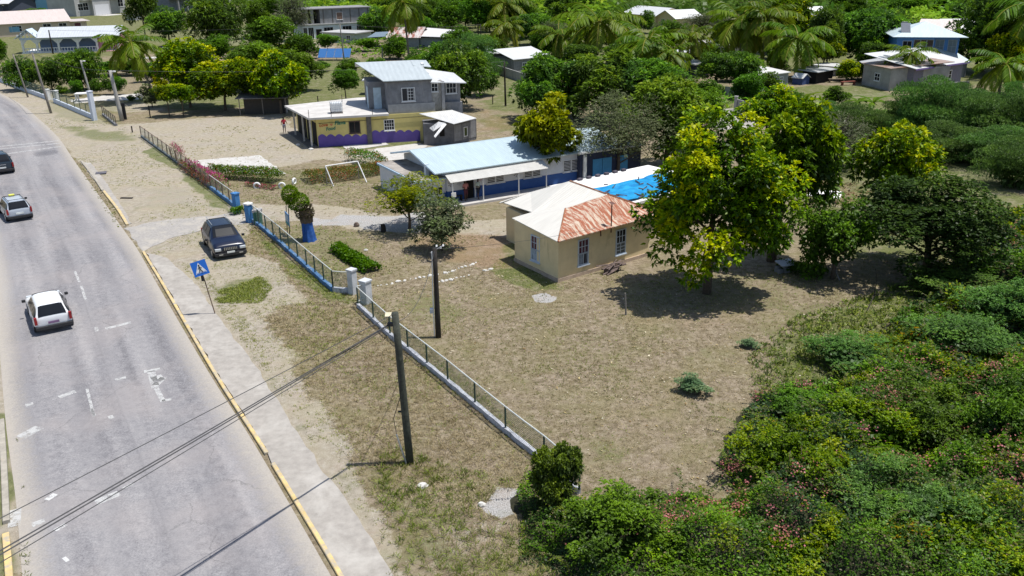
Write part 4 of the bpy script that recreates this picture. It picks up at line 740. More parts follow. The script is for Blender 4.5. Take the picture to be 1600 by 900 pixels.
def W3(root, lst, y=0, **k):
    for t in lst: window(root, t[0], t[1], t[2], t[3], y=y, nx=t[4] if len(t) > 4 else 2, ny=t[5] if len(t) > 5 else 3, **k)

# --- the yellow cottage with the rusty hip roof
A, B = (872, 441), (1010, 400)
loc, rz, Wc = frame_from(A, B); left = local(A, B, (812, 412)); CD = 4.6; CW = 7.6; Hc = 2.62
TAN = M('tan_plaster', (.72, .59, .36), .85, .12, 1.2, stain=(.36, .29, .16), stain_amt=.6)
root = empty('cottage', loc, rz, 'tan plastered cottage with white and rust streaked hip roof and tall white framed windows', 'house')
def cl(px, py, z=0): return local(A, B, (px, py), z)
lx, ly = left
# angled left wing follows the photo's wall line
lw = math.hypot(lx, ly); print('cottage', Wc, left)
Hc = 2.8
def prism(mb, pl, z0, z1): n_ = len(pl); return mb.add([(x, y, z0) for x, y in pl]+[(x, y, z1) for x, y in pl], [tuple(range(n_))[::-1], tuple(range(n_, 2*n_))]+[(i, (i+1) % n_, n_+(i+1) % n_, n_+i) for i in range(n_)])
lsk = .36/4.4
prism(MB(), [(0, 0), (CW, 0), (CW, 4.6), (.36, 4.6)], .22, Hc-.12).build('wall', TAN, root)
prism(MB(), [(-.06, -.06), (CW+.06, -.06), (CW+.06, 4.64), (.3, 4.64)], -.2, .2195).build('plinth', M('plinth', (.46, .36, .28), .9, .3, 2), root)
prism(MB(), [(2.2, 4.62), (CW, 4.62), (CW, 8.4), (2.6, 8.4)], 0, 2.3).build('rear_wing', TAN, root)
RUST = roofmat('cottage_rust', (.56, .46, .36), 0, .25, stain=(.30, .09, .04), amt=.45, sc=1.9, rough=.75, metal=0); CWH = roofmat('cottage_white', (.66, .635, .58), 1, .2, rough=.6, metal=0)
def v3(X, Y, z): p = (780+X/4.788, 265+Y/4.788); q = local(A, B, p, z); return (q[0], q[1], z)
E1 = v3(440, 540, 2.72); E0 = v3(95, 362, 2.72); E2 = v3(1090, 365, 2.72); d_ = (E2[0]-E1[0]); E2 = (CW+.4, E1[1]+(E2[1]-E1[1])*(CW+.4-E1[0])/d_, 2.72)
H1, H2, AP, R_ = v3(495, 290, 3.55), v3(810, 185, 3.95), v3(530, 85, 4.15), v3(1075, 300, 3.0); VL, B0, P0 = v3(245, 318, 2.75), v3(235, 168, 3.0), v3(10, 240, 2.45)
R_ = (CW+.35, R_[1]+.3, 2.95)
print('cottage roof', E1, E0, E2, H1, H2, AP, R_, VL, B0, P0)
def tri_roof(tris, nm, mat, th=.05):
    mb = MB()
    for t_ in tris: mb.slab(t_, th)
    return mb.build(nm, mat, root)
tri_roof([[E1, E2, R_], [E1, R_, H2], [E1, H2, H1]], 'roof', RUST)
tri_roof([[E0, E1, H1], [E0, H1, VL], [VL, H1, H2], [VL, H2, AP], [VL, AP, B0], [P0, VL, B0]], 'roof', CWH)
tri_roof([[AP, H2, R_], [AP, R_, (CW+.4, 8.6, 2.7)], [AP, (CW+.4, 8.6, 2.7), B0], [B0, (CW+.4, 8.6, 2.7), (2.4, 8.9, 2.5)], [P0, B0, (2.4, 8.9, 2.5)]], 'rear_roof', CWH)
MB().tube([AP, H2, R_], .07, 5).tube([H1, E1], .05, 5).build('ridge_cap', M('rusty_ridge', (.3, .13, .07), .9, .4, 6, stain=(.55, .45, .36), stain_amt=.5), root); MB().tube([H1, H2], .04, 5).build('ridge_cap', CWH, root)
cur = M('red_curtain_glass', (.09, .02, .035), .35, .6, 6, stain=(.25, .3, .36), stain_amt=.62); blg = M('patched_pane', (.30, .37, .46), .5, .5, 2.5, stain=(.03, .03, .04), stain_amt=.5)
BLF = M('blue_white_frame', (.5, .56, .64), .6, .1, 3)
for x, y, fc in ((1.95, 0, 'y'), (5.05, 0, 'y')):
    window(root, x, 1.42, .72, .78, y=y, nx=3, ny=2, fm=BLF, gm=cur if x < 4 else GLASSD, face=fc, sill=False); window(root, x, .72, .72, .62, y=y, nx=2, ny=1 if x < 4 else 3, fm=BLF, gm=blg if x < 4 else M('dim_pane', (.08, .1, .11), .3), face=fc)
window(root, .185, 1.42, .72, .78, y=2.3, nx=3, ny=2, fm=BLF, gm=cur, face='x-', sill=False); window(root, .185, .72, .72, .62, y=2.3, nx=3, ny=1, fm=BLF, gm=blg, face='x-')
window(root, 2.3, 1.2, .7, 1.0, y=6.0, nx=3, ny=3, fm=BLF, face='x-')
MB().tube([(3.9, -.32, Hc-.45), (3.9, -.32, Hc+1.35)], .035, 8).add([(3.75, -.5, Hc+1.35), (4.05, -.5, Hc+1.35), (4.05, -.15, Hc+1.42), (3.75, -.15, Hc+1.42)], [(0, 1, 2, 3)]).build('vent_pipe', M('rusty_pipe', (.12, .06, .05), .8), root)
t = MB(); t.tube([(3.05, -.33, Hc-.5), (3.05, -.3, Hc-.2)], .04, 6); t.build('hook', M('rusty_pipe', (.12, .06, .05)), root)
# pile of boards by its wall
rs = random.Random(3); mb = MB(); px_ = G(958, 424)
for k in range(14): 
    a = rs.uniform(-.5, .5); x, y = rs.uniform(-.6, .6), rs.uniform(-.3, .3); d = Vector((math.cos(a), math.sin(a), rs.uniform(-.1, .25)))*rs.uniform(.5, .9); z = .1+rs.random()*.4
    mb.tube([Vector((x, y, z))-d*.6, Vector((x, y, z))+d*.6], rs.uniform(.03, .07), 4)
mb.box(-.5, .4, -.1, .3, 0, .3)
o = mb.build('board_pile', M('old_boards', (.16, .12, .11), .9, .5, 5), None, loc=(px_[0], px_[1], 0), rz=rz); tag(o, 'heap of old brown boards and rubble against the cottage wall', 'wood pile')

# --- ruined hall with the blue tarpaulin
P1, P2 = (1200, 330), (900, 300)
root = empty('roofless_hall', (G(1010, 385)[0]+.9, G(1010, 385)[1]+.5, 0), rz, 'low hall behind the cottage with white sheets and loose debris on its roof', 'building')
MB().box(-1.2, 8.2, 2.6, 9, 0, 2.2).build('wall', M('dull_plaster', (.35, .3, .22)), root)
MB().box(-1.6, 8.6, 2.2, 9.4, 2.2, 2.38).build('roof', M('bright_roof', (.74, .73, .71), .8, .12, 2, stain=(.5, .48, .45), stain_amt=.6), root)
rs = random.Random(5); mb = MB(); m_, n_, b_ = newmat('blue_tarpaulin'); c_ = ramp(n_, noise(n_, 1.5, 4, .6, coord(n_)), [(.35, (.0, .17, .42)), (.6, (.01, .3, .58))]); n_.links.new(c_, b_.inputs['Base Color']); b_.inputs['Roughness'].default_value = .45; bump(n_, noise(n_, 3, 4, .6, coord(n_)), b_, .8, .08)
vs = []; 
for j in range(9):
    for i in range(13): vs.append((-.9+i*.62+(j*.1)+rs.uniform(-.1, .1), 2.5+j*.5+rs.uniform(-.12, .12)-(.0 if i else 0), 2.47+rs.uniform(-.03, .09)))
mb.add(vs, [(j*13+i, j*13+i+1, j*13+i+14, j*13+i+13) for j in range(8) for i in range(12)]); mb.build('tarpaulin', m_, None); o = bpy.data.objects['tarpaulin']; o.location = root.location; o.rotation_euler.z = rz; tag(o, 'bright blue tarpaulin spread over the low hall roof behind the cottage', 'tarpaulin')
mb = MB(); rs = random.Random(9)
for k in range(26):
    x, y, a = rs.uniform(-.6, 6.6), rs.uniform(2.6, 6.6), rs.uniform(0, 3); d = Vector((math.cos(a), math.sin(a), 0))*rs.uniform(.12, .5); mb.tube([Vector((x, y, 2.53))-d, Vector((x, y, 2.55))+d], .045, 4)
for k in range(6): x = 1+k*.9; mb.box(x, x+.35, 9.05, 9.3, 2.385, 2.55)
mb.build('debris', M('debris_dark', (.09, .08, .1), .9, .6, 3), root)

# --- the school: long white and blue classroom block with pale blue zinc gable roof
A, B = (690, 324), (830, 301); loc, rz, _ = frame_from(A, B)
SW = M('school_white', (.68, .69, .72), .7, .1, 2, stain=(.56, .58, .62), stain_amt=.62); SB = M('school_blue', (.035, .1, .3), .6, .15, 2)
root = empty('school_building', loc, rz, 'long white and blue school block with pale blue zinc roof and corrugated awning', 'school')
DS = 8.2; X0, X1 = .9, 17.5; HS = 2.5; BY = .7
print('school', rz, local(A, B, (600, 262)), local(A, B, (757, 315)), local(A, B, (830, 303)))
MB().box(X0, X1, BY, BY+DS, .95, HS).build('wall', SW, root); MB().box(X0-.004, X1+.004, BY-.004, BY+DS+.004, 0, .949).build('dado', SB, root)
SZ = roofmat('school_zinc', (.50, .61, .655)); rb = MB(); rb.slab([(-.28, .3, 2.6), (X1, .45, 2.6), (X1, 4.6, 3.62), (-.34, 4.75, 3.62)], .08); rb.slab([(-.34, 4.75, 3.62), (X1, 4.6, 3.62), (X1, 9.6, 2.6), (-.15, 9.4, 2.6)], .08); rb.build('roof', SZ, root)
gw_ = MB(); gw_.add([(X0+.001, .7, 2.5), (X0+.001, 8.9, 2.5), (X0+.001, 4.7, 3.5), (X0+.12, .7, 2.5), (X0+.12, 8.9, 2.5), (X0+.12, 4.7, 3.5)], [(0, 1, 2), (3, 5, 4), (0, 2, 5, 3), (1, 4, 5, 2), (0, 3, 4, 1)]); gw_.build('gable_end', SW, root); MB().tube([(-.3, 4.75, 3.55), (-.24, .35, 2.54)], .07, 4).tube([(-.3, 4.75, 3.55), (-.12, 9.35, 2.54)], .07, 4).build('fascia', M('blue_edge', (.42, .55, .68), .7), root)
MB().box(.2, X1, -.78, BY-.02, -.1, .16).build('porch_floor', M('porch_floor', (.5, .48, .46), .8, .15, 2), root)
k = 12; aw = MB(); n_aw = 320; ax0, ax1 = .55, 9.4; vs = []
for i in range(n_aw+1): 
    x = ax0+(ax1-ax0)*i/n_aw; dz = .02*math.cos(i*PI/2); vs += [(x, -.6, 1.97+dz), (x+.02, .5, 2.44+dz)]
aw.add(vs, [(2*i, 2*i+2, 2*i+3, 2*i+1) for i in range(n_aw)]); aw.build('awning', M('awning_sheet', (.56, .55, .52), .6, .1, 2), root)
for x in (.75, 3.4, 6.6, 9.2): MB().tube([(x, -.5, .1), (x, -.5, 1.98)], .045, 8).build('post', WHITE, root)
for x, w in ((2.75, .85),): MB().box(x-w/2, x+w/2, BY-.03, BY+.01, .16, 2.1).build('door', DARKIN, root)
MB().box(3.24, 3.36, BY-.07, BY-.005, .16, 2.15).build('door_frame', WHITE, root)
LOUV = M('louvre', (.3, .31, .33), .5, .3, 3)
for x in (4.75, 5.55, 8.2, 9.0, 12, 12.8): window(root, x, 1.15, .68, .85, y=BY, nx=1, ny=7, gm=M('louvre_dark', (.06, .06, .065), .4), mun=.04)
MB().box(3.4, X1+.01, BY-.012, BY-.0045, .16, 1.05).build('dado', SB, root)
MUR = M('mural_paint', (.05, .05, .09), .7, .5, 6); MUP = M('mural_pink', (.5, .2, .25), .7)
def splat(root, x, z, s, mat, y, seed):
    rs = random.Random(seed); mb = MB()
    for k in range(7):
        a = k*.9+rs.random()*.3; q = .12*s; mb.add([(x, y, z), (x+math.cos(a)*s-math.sin(a)*q, y, z+math.sin(a)*s+math.cos(a)*q), (x+math.cos(a)*s*1.15, y, z+math.sin(a)*s*1.15), (x+math.cos(a)*s+math.sin(a)*q, y, z+math.sin(a)*s-math.cos(a)*q)], [(0, 1, 2, 3)])
    return mb.build('wall_painting', mat, root)
splat(root, 1.2, 1.55, .24, MUR, BY-.014, 1); splat(root, 1.9, 1.55, .22, M('mural_grey', (.3, .32, .4)), BY-.014, 2); splat(root, 3.85, 1.6, .2, MUP, BY-.014, 3); splat(root, 7.1, 1.55, .25, MUR, BY-.014, 4)
MB().box(.62, 1.0, -.57, -.5, .8, 1.15).build('notice_box', WHITE, root)
# flat roofed annex at its left end
ax = empty('school_annex', loc, rz, 'low white school annex with stained flat concrete roof and pale blue edge', 'school building')
p1 = local((690,324),(830,301),(600,298)); print('annex', p1)
q0 = local((690,324),(830,301),(645,317)); q1 = local((690,324),(830,301),(604,290)); print('annexc', q0, q1)
AX0, AX1, AY0, AY1, AH = -1.55, .88, .95, 8.4, 1.92
MB().box(AX0, AX1, AY0, AY1, 0, AH).build('wall', SW, ax); MB().box(.1, AX1+.01, AY0-.008, AY0-.002, 0, .85).build('dado', SB, ax)
MB().box(AX0-.2, AX1-.0, AY0-.25, AY1+.1, AH, AH+.16).build('roof_slab', M('blue_edge', (.42, .55, .68), .7), ax)
MB().box(AX0-.1, AX1-.05, AY0-.15, AY1, AH+.16, AH+.19).build('roof_top', M('stained_roof', (.36, .33, .3), .95, .35, 1.5, stain=(.17, .15, .14), stain_amt=.48), ax)
MB().box(-.35, -.05, AY0+.9, AY0+1.2, AH+.19, AH+1.1).build('vent_post', M('pale_blue_paint', (.55, .62, .68)), ax)
window(ax, .2, .75, .7, .6, y=AY0, nx=2, ny=1)
# painted lettering block on the annex side wall, too small to read
rs = random.Random(8); mb = MB()
for j in range(3):
    for i in range(7):
        y = AY0+1.0+i*.26+rs.uniform(0, .05); mb.box(AX0-.012, AX0-.004, y, y+rs.uniform(.1, .2), 1.6-j*.14, 1.69-j*.14)
mb.build('lettering', MUR, ax)
for i, y in enumerate((2.6, 3.6, 4.7, 5.9)):
    mb = MB(); mb.box(AX0-.012, AX0-.004, y, y+.12, .6, 1.2); mb.box(AX0-.012, AX0-.004, y-.1, y+.2, 1.0, 1.1); mb.box(AX0-.012, AX0-.004, y+.02, y+.3, .5, .62); mb.build('wall_painting', MUR, ax)
# rest of the compound behind the yellow green tree
A2, B2 = (940, 282), (985, 276); loc2, rz2, _ = frame_from(A2, B2)
r = empty('blue_gated_room', loc2, rz, 'pale room with bright sky blue double doors beneath the grey bush', 'building'); MB().box(-2.2, 4.2, .1, 4, 0, 2.5).build('wall', M('dark_blue_wall', (.04, .05, .09)), r); MB().box(-2.4, 4.5, -.1, 4.2, 2.5, 2.62).build('roof', ZW, r)
for x in (-.9, .1, 1.8): MB().box(x, x+.95, .04, .09, .05, 1.9).build('door', M('sky_blue_paint', (.07, .3, .55), .5, .1), r)
MB().box(-1.9, -1.6, -.05, .09, .02, 2.4).build('pillar', WHITE, r)

# --- the yellow and purple snack shop and the grey upper storey
A, B = (498, 230), (706, 217); loc, rz, WS = frame_from(A, B); Hs = 2.92
YW = M('shop_yellow', (.62, .52, .2), .8, .12, 1.2, stain=(.52, .44, .24), stain_amt=.62); PUR = M('shop_purple', (.13, .085, .33), .7, .15, 1.5)
root = empty('snack_shop', loc, rz, 'flat roofed snack shop painted yellow over a wavy purple band with hand lettering', 'shop')
DW = 9.3; zz = lambda px, pb, py: HT(px, pb, py); q = local(A, B, (463, 205)); print('shop', WS, rz, q)
prism(MB(), [(0, 0), (WS, 0), (WS, DW), (-1.85, DW)], 0, Hs).build('wall', YW, root)
xs = np.linspace(.02, 5.15, 60); 
def wave(x0, x1, zb, amp, nm, wl=.95, fall=0):
    xs = np.linspace(x0, x1, 70); mb = MB(); v = []
    for x in xs: zt = zb+amp*abs(math.sin((x-x0)*PI/wl/1.0))**.8*1.0-fall*(x-x0); v += [(x, -.012, 0), (x, -.012, zt), (x, -.004, 0), (x, -.004, zt)]
    mb.add(v, [(4*i, 4*i+4, 4*i+5, 4*i+1) for i in range(69)]+[(4*i+1, 4*i+5, 4*i+7, 4*i+3) for i in range(69)]); mb.build(nm, PUR, root)
fx = lambda px: local(A, B, (px, 0 if False else 223))[0]
def wx(px, py, z):      # where a photo point lies on the shop's front wall plane
    best = None
    for x in np.linspace(-1, WS+3, 400):
        zz = z; p = np.array([loc[0]+x*math.cos(rz), loc[1]+x*math.sin(rz), zz]); u = prj(p)[0]
        if best is None or abs(u-px) < best[0]: best = (abs(u-px), x)
    return best[1]
wave(wx(498, 0, .5), wx(574, 0, .5), 1.05, .28, 'purple_band', .85, .06); wave(wx(581, 0, .5), wx(657, 0, .5), 1.15, .26, 'purple_band', .85, .05)
c0, c1 = wx(573, 0, 1.4), wx(581, 0, 1.4); MB().box(c0, c1, -.2, .02, 0, Hs+.05).build('column', M('dark_concrete', (.13, .12, .11), .9, .3), root)
prism(MB(), [(-.75, -.8), (wx(606, 0, Hs), -.8), (wx(606, 0, Hs), 11.3), (5, 11.2), (-3.0, 8.1)], Hs+.003, Hs+.2).build('roof_slab', M('flat_roof', (.52, .5, .48), .9, .2, .8, stain=(.36, .34, .32), stain_amt=.55), root)
window(root, wx(554.5, 0, 1.7), 1.28, 1.0, 1.08, nx=2, ny=1, fm=M('brown_frame', (.12, .08, .07))); window(root, wx(608, 0, 1.7), 1.35, .95, 1.0, nx=4, ny=3, fm=FRW)
LRED = M('letter_red', (.5, .12, .05), .7); LGRN = M('letter_green', (.03, .2, .14), .7)
def text(s, x, z, size, mat, root, y=-.02, rot=0):
    c = bpy.data.curves.new('lettering', 'FONT'); c.body = s; c.size = size; c.extrude = .006; c.shear = .25; c.offset = .012*size/.4
    o = bpy.data.objects.new('lettering', c); COL.objects.link(o); o.location = (x, y, z); o.rotation_euler = (PI/2, -rot, 0); c.materials.append(mat); dg = bpy.context.evaluated_depsgraph_get(); me = bpy.data.meshes.new_from_object(o.evaluated_get(dg)); me.materials.clear(); me.materials.append(mat); q = bpy.data.objects.new('lettering', me); COL.objects.link(q); q.location = o.location; q.rotation_euler = o.rotation_euler; q.parent = root; bpy.data.objects.remove(o)
text('Love', wx(498, 0, 2)+.02, 2.08, .44, LRED, root); text('Flava', wx(523, 0, 2), 2.16, .56, LGRN, root, rot=.04); text('Food', wx(509.5, 0, 1.7), 1.62, .46, LGRN, root, rot=.1)
hb = MB(); hx, hz = wx(518, 0, 2.1)+.0, 2.2; pts = [(hx+.15*(math.sin(t)**3), -.02, hz+.0095*(13*math.cos(t)-5*math.cos(2*t)-2*math.cos(3*t)-math.cos(4*t))) for t in np.linspace(0, 2*PI, 30)[:-1]]; hb.add(pts, [tuple(range(29))]); hb.build('painted_heart', M('heart_orange', (.6, .25, .12), .7), root)
# open left end: posts, counter, dark openings
for y in (.3, 2.5, 4.7, 6.9): prism(MB(), [(-.2*y-.04, y), (-.2*y+.02, y), (-.2*(y+1.7)+.02, y+1.7), (-.2*(y+1.7)-.04, y+1.7)], .05, 2.4).build('doorway', DARKIN, root)
for y in (.1, 3.2, 6.9): MB().box(-.72-.22*y, -.54-.22*y, y-.2, y, 0, Hs).build('post', M('white_worn_post', (.5, .48, .45), .8, .3), root)
prism(MB(), [(-.9, -.5), (-.05, -.5), (-1.9, DW), (-3.0, DW)], 0, .12).build('apron', M('dark_concrete', (.13, .12, .11)), root)
for x, y in ((-.7, -.7), (1.5, -.7), (5.6, -.7), (3.2, 8.6)): MB().tube([(x, y, Hs+.2), (x, y, Hs+1.0)], .03, 5).build('rebar', CREOS, root)
MB().tube([(.2, -.05, 2.4), (WS-2, -.05, 2.55)], .02, 5).build('cable', CREOS, root)
# IBC tank on the roof
ti = empty('water_tank', Matrix.Rotation(rz, 3, 'Z') @ Vector((wx(527, 0, Hs+.2)-.55, 1.0, Hs+.2))+Vector(loc), rz, 'white caged water tank standing on the flat shop roof', 'water tank')
MB().box(.04, 1.16, .04, .96, .16, 1.08).build('tank', M('tank_white', (.72, .74, .76), .4), ti, bevel=.08)
cg = MB()
for i in range(8): x = i*1.2/7; cg.tube([(x, 0, .12), (x, 0, 1.12), (x, 1, 1.12), (x, 1, .12)], .016, 4)
for i in range(1, 5): z = .12+i*.2; cg.tube([(0, 0, z), (1.2, 0, z), (1.2, 1, z), (0, 1, z), (0, 0, z)], .016, 4)
cg.build('cage', STEEL, ti); MB().box(0, 1.2, 0, 1, 0, .12).build('pallet', GREYW, ti)
# upper storey
gx0 = wx(607, 0, 3.6); gx1 = wx(676, 0, 3.6)
up = empty('grey_house', loc, rz, 'unpainted grey two storey house with white zinc roof rising over the shop', 'house')
gw = gx1-gx0
UH = 6.15; GZ = roofmat('grey_house_zinc', (.5, .55, .565), 0, .5)
MB().box(gx0, gx1, .25, 8, Hs+.21, UH).build('wall', RENDER, up); MB().box(gx0-.02, gx1+.3, .19, .245, Hs-.02, Hs+.95).build('parapet', M('pale_render', (.34, .34, .34), .9, .2, 2), up)
MB().box(gx0-1.7, gx0-.002, 2.6, 7, Hs+.21, 5.9).build('side_room', RENDER, up); MB().box(gx0-1.74, gx0-1.7, 3.2, 4.5, Hs+.22, Hs+2.4).build('door', M('pale_blue_door', (.5, .62, .7), .6), up); MB().box(gx0-1.2, gx0-.4, 2.56, 2.6, Hs+.22, Hs+2.4).build('door', M('pale_blue_door', (.5, .62, .7), .6), up)
rb = MB(); rb.slab([(gx0-.35, -.1, UH+.15), (gx1+.1, -.1, UH+.15), (gx1-.4, 6.2, UH+1.4), (gx0-2.6, 6.2, UH+1.4)], .08); rb.slab([(gx0-2.6, 6.2, UH+1.4), (gx1-.4, 6.2, UH+1.4), (gx1+.2, 9, UH+.7), (gx0-2.4, 9, UH+.7)], .08)
rb.slab([(gx1-1.2, 4.2, UH+1.05), (gx1+.7, 4.2, UH+.85), (gx1+.5, 6.2, UH+1.35), (gx1-1.2, 6.2, UH+1.42)], .06); rb.build('roof', GZ, up)
MB().slab([(gx0-.3, -.05, UH+.06), (gx1+.05, -.05, UH+.06), (gx1+.05, .3, UH+.06), (gx0-.3, .3, UH+.06)], .1).build('fascia', M('dark_concrete', (.13, .12, .11)), up)
pale = M('dark_pane', (.03, .03, .035), .3); zs0 = zz(638, 220, 157); window(up, wx(638.5, 0, 4.6), zs0, 1.25, 1.25, y=.25, nx=2, ny=1, gm=pale); window(up, wx(642, 0, 4.6), zs0+.03, .6, 1.2, y=.235, nx=2, ny=4, fw=.03, sill=False, gm=pale)
gx2 = wx(694, 0, 4); gx3 = wx(723, 0, 4); TO = M('streaked_render', (.34, .33, .31), .9, .4, 2.5, stain=(.08, .07, .06), stain_amt=.5)
MB().box(gx1+.002, gx2, .6, 6, 0, 5.95).build('stair_tower', TO, up); MB().box(gx2-.2, gx2+.12, .2, .6, 0, 5.95).build('column', BLOCK, up)
MB().box(gx2+.002, gx3, 1.2, 6.5, 0, 5.6).build('wall', RENDER, up); MB().box(gx2+.12, gx3+.1, .75, 1.19, 2.4, 3.7).build('balcony', BLOCK, up); MB().box(gx2+.12, gx3+.1, .8, 1.19, 0, 2.39).build('lower_wall', BLOCK, up)
MB().slab([(gx1-.1, -.1, 5.98), (gx3+.5, .3, 5.7), (gx3+.4, 6.8, 5.95), (gx1-.1, 6.8, 6.6)], .08).build('roof', ZW, up)
window(up, wx(680.5, 0, 5), zz(680, 219, 144), .6, .75, y=.6, nx=2, ny=2); window(up, wx(706, 0, 4.6)+.15, zz(706, 218, 147)-.1, 1.0, 1.0, y=1.2, nx=3, ny=2); window(up, wx(719, 0, 1.4), 1.5, .9, .9, y=.8, nx=2, ny=1)
MB().box(gx1-.3, gx1+.0, 4.4, 5.4, UH+.2, UH+1.2).build('chimney_block', WHITE, up)
# grey shed with the torn zinc roof
root = empty('block_shed', loc, rz, 'grey block shed with a torn white zinc roof in front of the grey house', 'shed')
def sl_(X, Y, z): q = local(A, B, (440+X/5, 130+Y/5), z); return (q[0], q[1], z)
DARKR = M('dark_render', (.15, .15, .16), .9, .3, 2); b0, b1, b2 = sl_(1115, 485, 0), sl_(1345, 480, 0), sl_(1522, 440, 0)
prism(MB(), [b0[:2], b1[:2], b2[:2], (b2[0]-.6, b2[1]+2.2), (b0[0]+.3, b0[1]+2.6)], 0, 2.2).build('wall', DARKR, root)
r1, r2, r3, r4 = sl_(1075, 237, 3.05), sl_(1345, 318, 2.4), sl_(1522, 272, 2.4), sl_(1330, 208, 3.0)
MB().slab([r1, r2, r3, r4], .05).build('roof', ZW, root)
dv = Vector(b2)-Vector(b1); ln_ = dv.length; wl = empty('side', (b1[0], b1[1], 0), math.atan2(dv.y, dv.x)); wl.parent = root; wl.name = 'front_panel'
MB().box(.08, ln_-.08, -.02, -.004, .3, 1.95).build('pale_panel', BLOCK, wl)
for x in (.02, ln_*.36, ln_*.72, ln_-.06): MB().box(x, x+.07, -.04, -.001, .2, 2.1).build('batten', DARKR, wl)
window(wl, ln_*.52, .65, .4, .85, nx=1, ny=1, gm=M('leafy_view', (.07, .09, .03), .8), y=-.025, sill=False)
dv = Vector(b1)-Vector(b0); wm_ = Vector(b0)+dv*.62; MB().box(wm_.x-.25, wm_.x+.25, wm_.y-.06, wm_.y+.02, .9, 1.7).build('dark_opening', DARKIN, root)
t1, t2, t3, t4 = sl_(1155, 350, 2.0), sl_(1200, 425, 1.5), sl_(1290, 320, 2.42), sl_(1225, 300, 2.7)
MB().slab([t1, sl_(1185, 375, 1.9), sl_(1285, 312, 2.5), t4], .03).slab([sl_(1190, 412, 1.6), t2, t3, sl_(1262, 318, 2.45)], .03).build('torn_sheet', ZW, root)

# ------------------------------------------------------------- the far houses
def house(a, b, ytop, depth, roof, rm, wm, label, wins=(), rise=None, oh=.5, name='house', group=None, wk={}, doors=(), h=None, two=None, cat='house'):
    loc, rz, w = frame_from(a, b); H = h or HT(a[0], a[1], ytop)
    root = empty(name, loc, rz, label, cat, group); MB().box(0, w, 0, depth, 0, H).build('wall', wm, root)
    rise = rise if rise is not None else depth*.18
    if roof == 'gable': gable(root, w, depth, H, rise, rm, oh=oh, wallm=wm)
    elif roof == 'gabley': gable(root, w, depth, H, rise, rm, oh=oh, wallm=wm, ridge='y')
    elif roof == 'hip': hip(root, w, depth, H, rise, rm, oh=oh)
    elif roof == 'shed': MB().slab([(-oh, -oh, H+.02), (w+oh, -oh, H+.02), (w+oh, depth+oh, H+rise), (-oh, depth+oh, H+rise)], .08).build('roof', rm, root)
    else: MB().box(-oh, w+oh, -oh, depth+oh, H, H+.2).build('roof_slab', rm, root)
    for t in wins:      # (fraction along, sill, width, height)
        window(root, w*t[0], H*t[1], t[2], t[3], nx=2, ny=2, mun=.06, fw=.1, **wk)
    for t in doors: MB().box(w*t[0]-t[1]/2, w*t[0]+t[1]/2, -.03, .01, .05, t[2]).build('door', t[3], root)
    return root, w, H
BEI = M('beige_wall', (.5, .42, .33), .8, .12, .6); BLU = M('sky_blue_wall', (.08, .22, .5), .7, .12, .6); PNK = M('pink_wall', (.6, .3, .32), .8, .12, .6); CRM = M('cream_wall', (.55, .45, .26), .8, .1, .6)
DKR = M('maroon_door', (.12, .04, .05)); LBL = M('light_blue_shutter', (.16, .35, .5))
r, w, H = house((-60, 62), (112, 52), 40, 12, 'gable', ZP, BEI, 'long beige house with pale pinkish roof at the left edge', [(.3, .35, 1.4, 1.3), (.5, .35, 2.2, 1.4), (.78, .35, 1.8, 1.5), (.93, .35, 1.8, 1.5)], rise=2.6, h=3.4); MB().box(w+.01, w+4.5, 1.5, 9, 0, 2.9).build('side_room', BEI, r); MB().slab([(w-.1, .9, 2.95), (w+5.4, .9, 2.95), (w+5.4, 9.5, 3.1), (w-.1, 9.5, 3.1)], .1).build('roof', ZP, r); window(r, w+2.2, 1.0, 1.6, 1.5, y=1.5, gm=DKR, nx=1, ny=1)
MB().box(w*.43, w*.43+2.4, -.05, -.01, 1.1, 2.4).build('shutter', LBL, r)
# porch house
A, B = (38, 84), (187, 79); loc, rz, w = frame_from(A, B); r = empty('porch_house', loc, rz, 'pale blue house with white arched porch, pale zinc roof and pink end bay', 'house'); H = 3.0; PB = M('dusk_blue_wall', (.2, .26, .38), .8, .1)
wv = lambda px: (px-38)/149*w
MB().box(wv(60), wv(152), 2.2, 8, 0, H).build('wall', PB, r); MB().box(wv(153), w, .6, 8, 0, H).build('pink_bay', PNK, r); MB().box(wv(156), w-.4, .55, .59, .2, 2.4).build('garage_door', M('pink_gate', (.5, .25, .32), .7), r); MB().box(wv(153), w+.4, -1.2, .59, 0, .12).build('step', PNK, r)
MB().box(-.4, w+.2, -.2, 8, 0, .2).build('porch_floor', WHITE, r)
for px in (38, 60, 93, 123, 153, 186): MB().box(wv(px)-.2, wv(px)+.2, -.1, .3, .2, H-.25).build('column', WHITE, r)
MB().box(-.4, w+.3, -.15, .35, H-.25, H+.15).build('beam', M('pale_blue_beam', (.5, .6, .72)), r)
for a_, b_ in ((38, 60), (60, 93), (93, 123), (123, 153)):
    x0, x1 = wv(a_)+.2, wv(b_)-.2; bl = MB(); bl.box(x0, x1, .02, .18, .95, 1.08); bl.box(x0, x1, .02, .18, .3, .4); nb = int((x1-x0)/.5)
    for i in range(nb): xx = x0+(i+.5)*(x1-x0)/nb; bl.tube([(xx, .1, .4), (xx, .1, .95)], .08, 6)
    bl.build('balustrade', WHITE, r); 
    for xx, s_ in ((x0, 1), (x1, -1)): ar = MB(); ar.add([(xx, .02, H-.25), (xx+s_*.9, .02, H-.25), (xx, .02, H-1.15), (xx, .2, H-.25), (xx+s_*.9, .2, H-.25), (xx, .2, H-1.15)], [(0, 1, 2), (3, 5, 4), (1, 4, 5, 2)]); ar.build('arch_corner', WHITE, r)
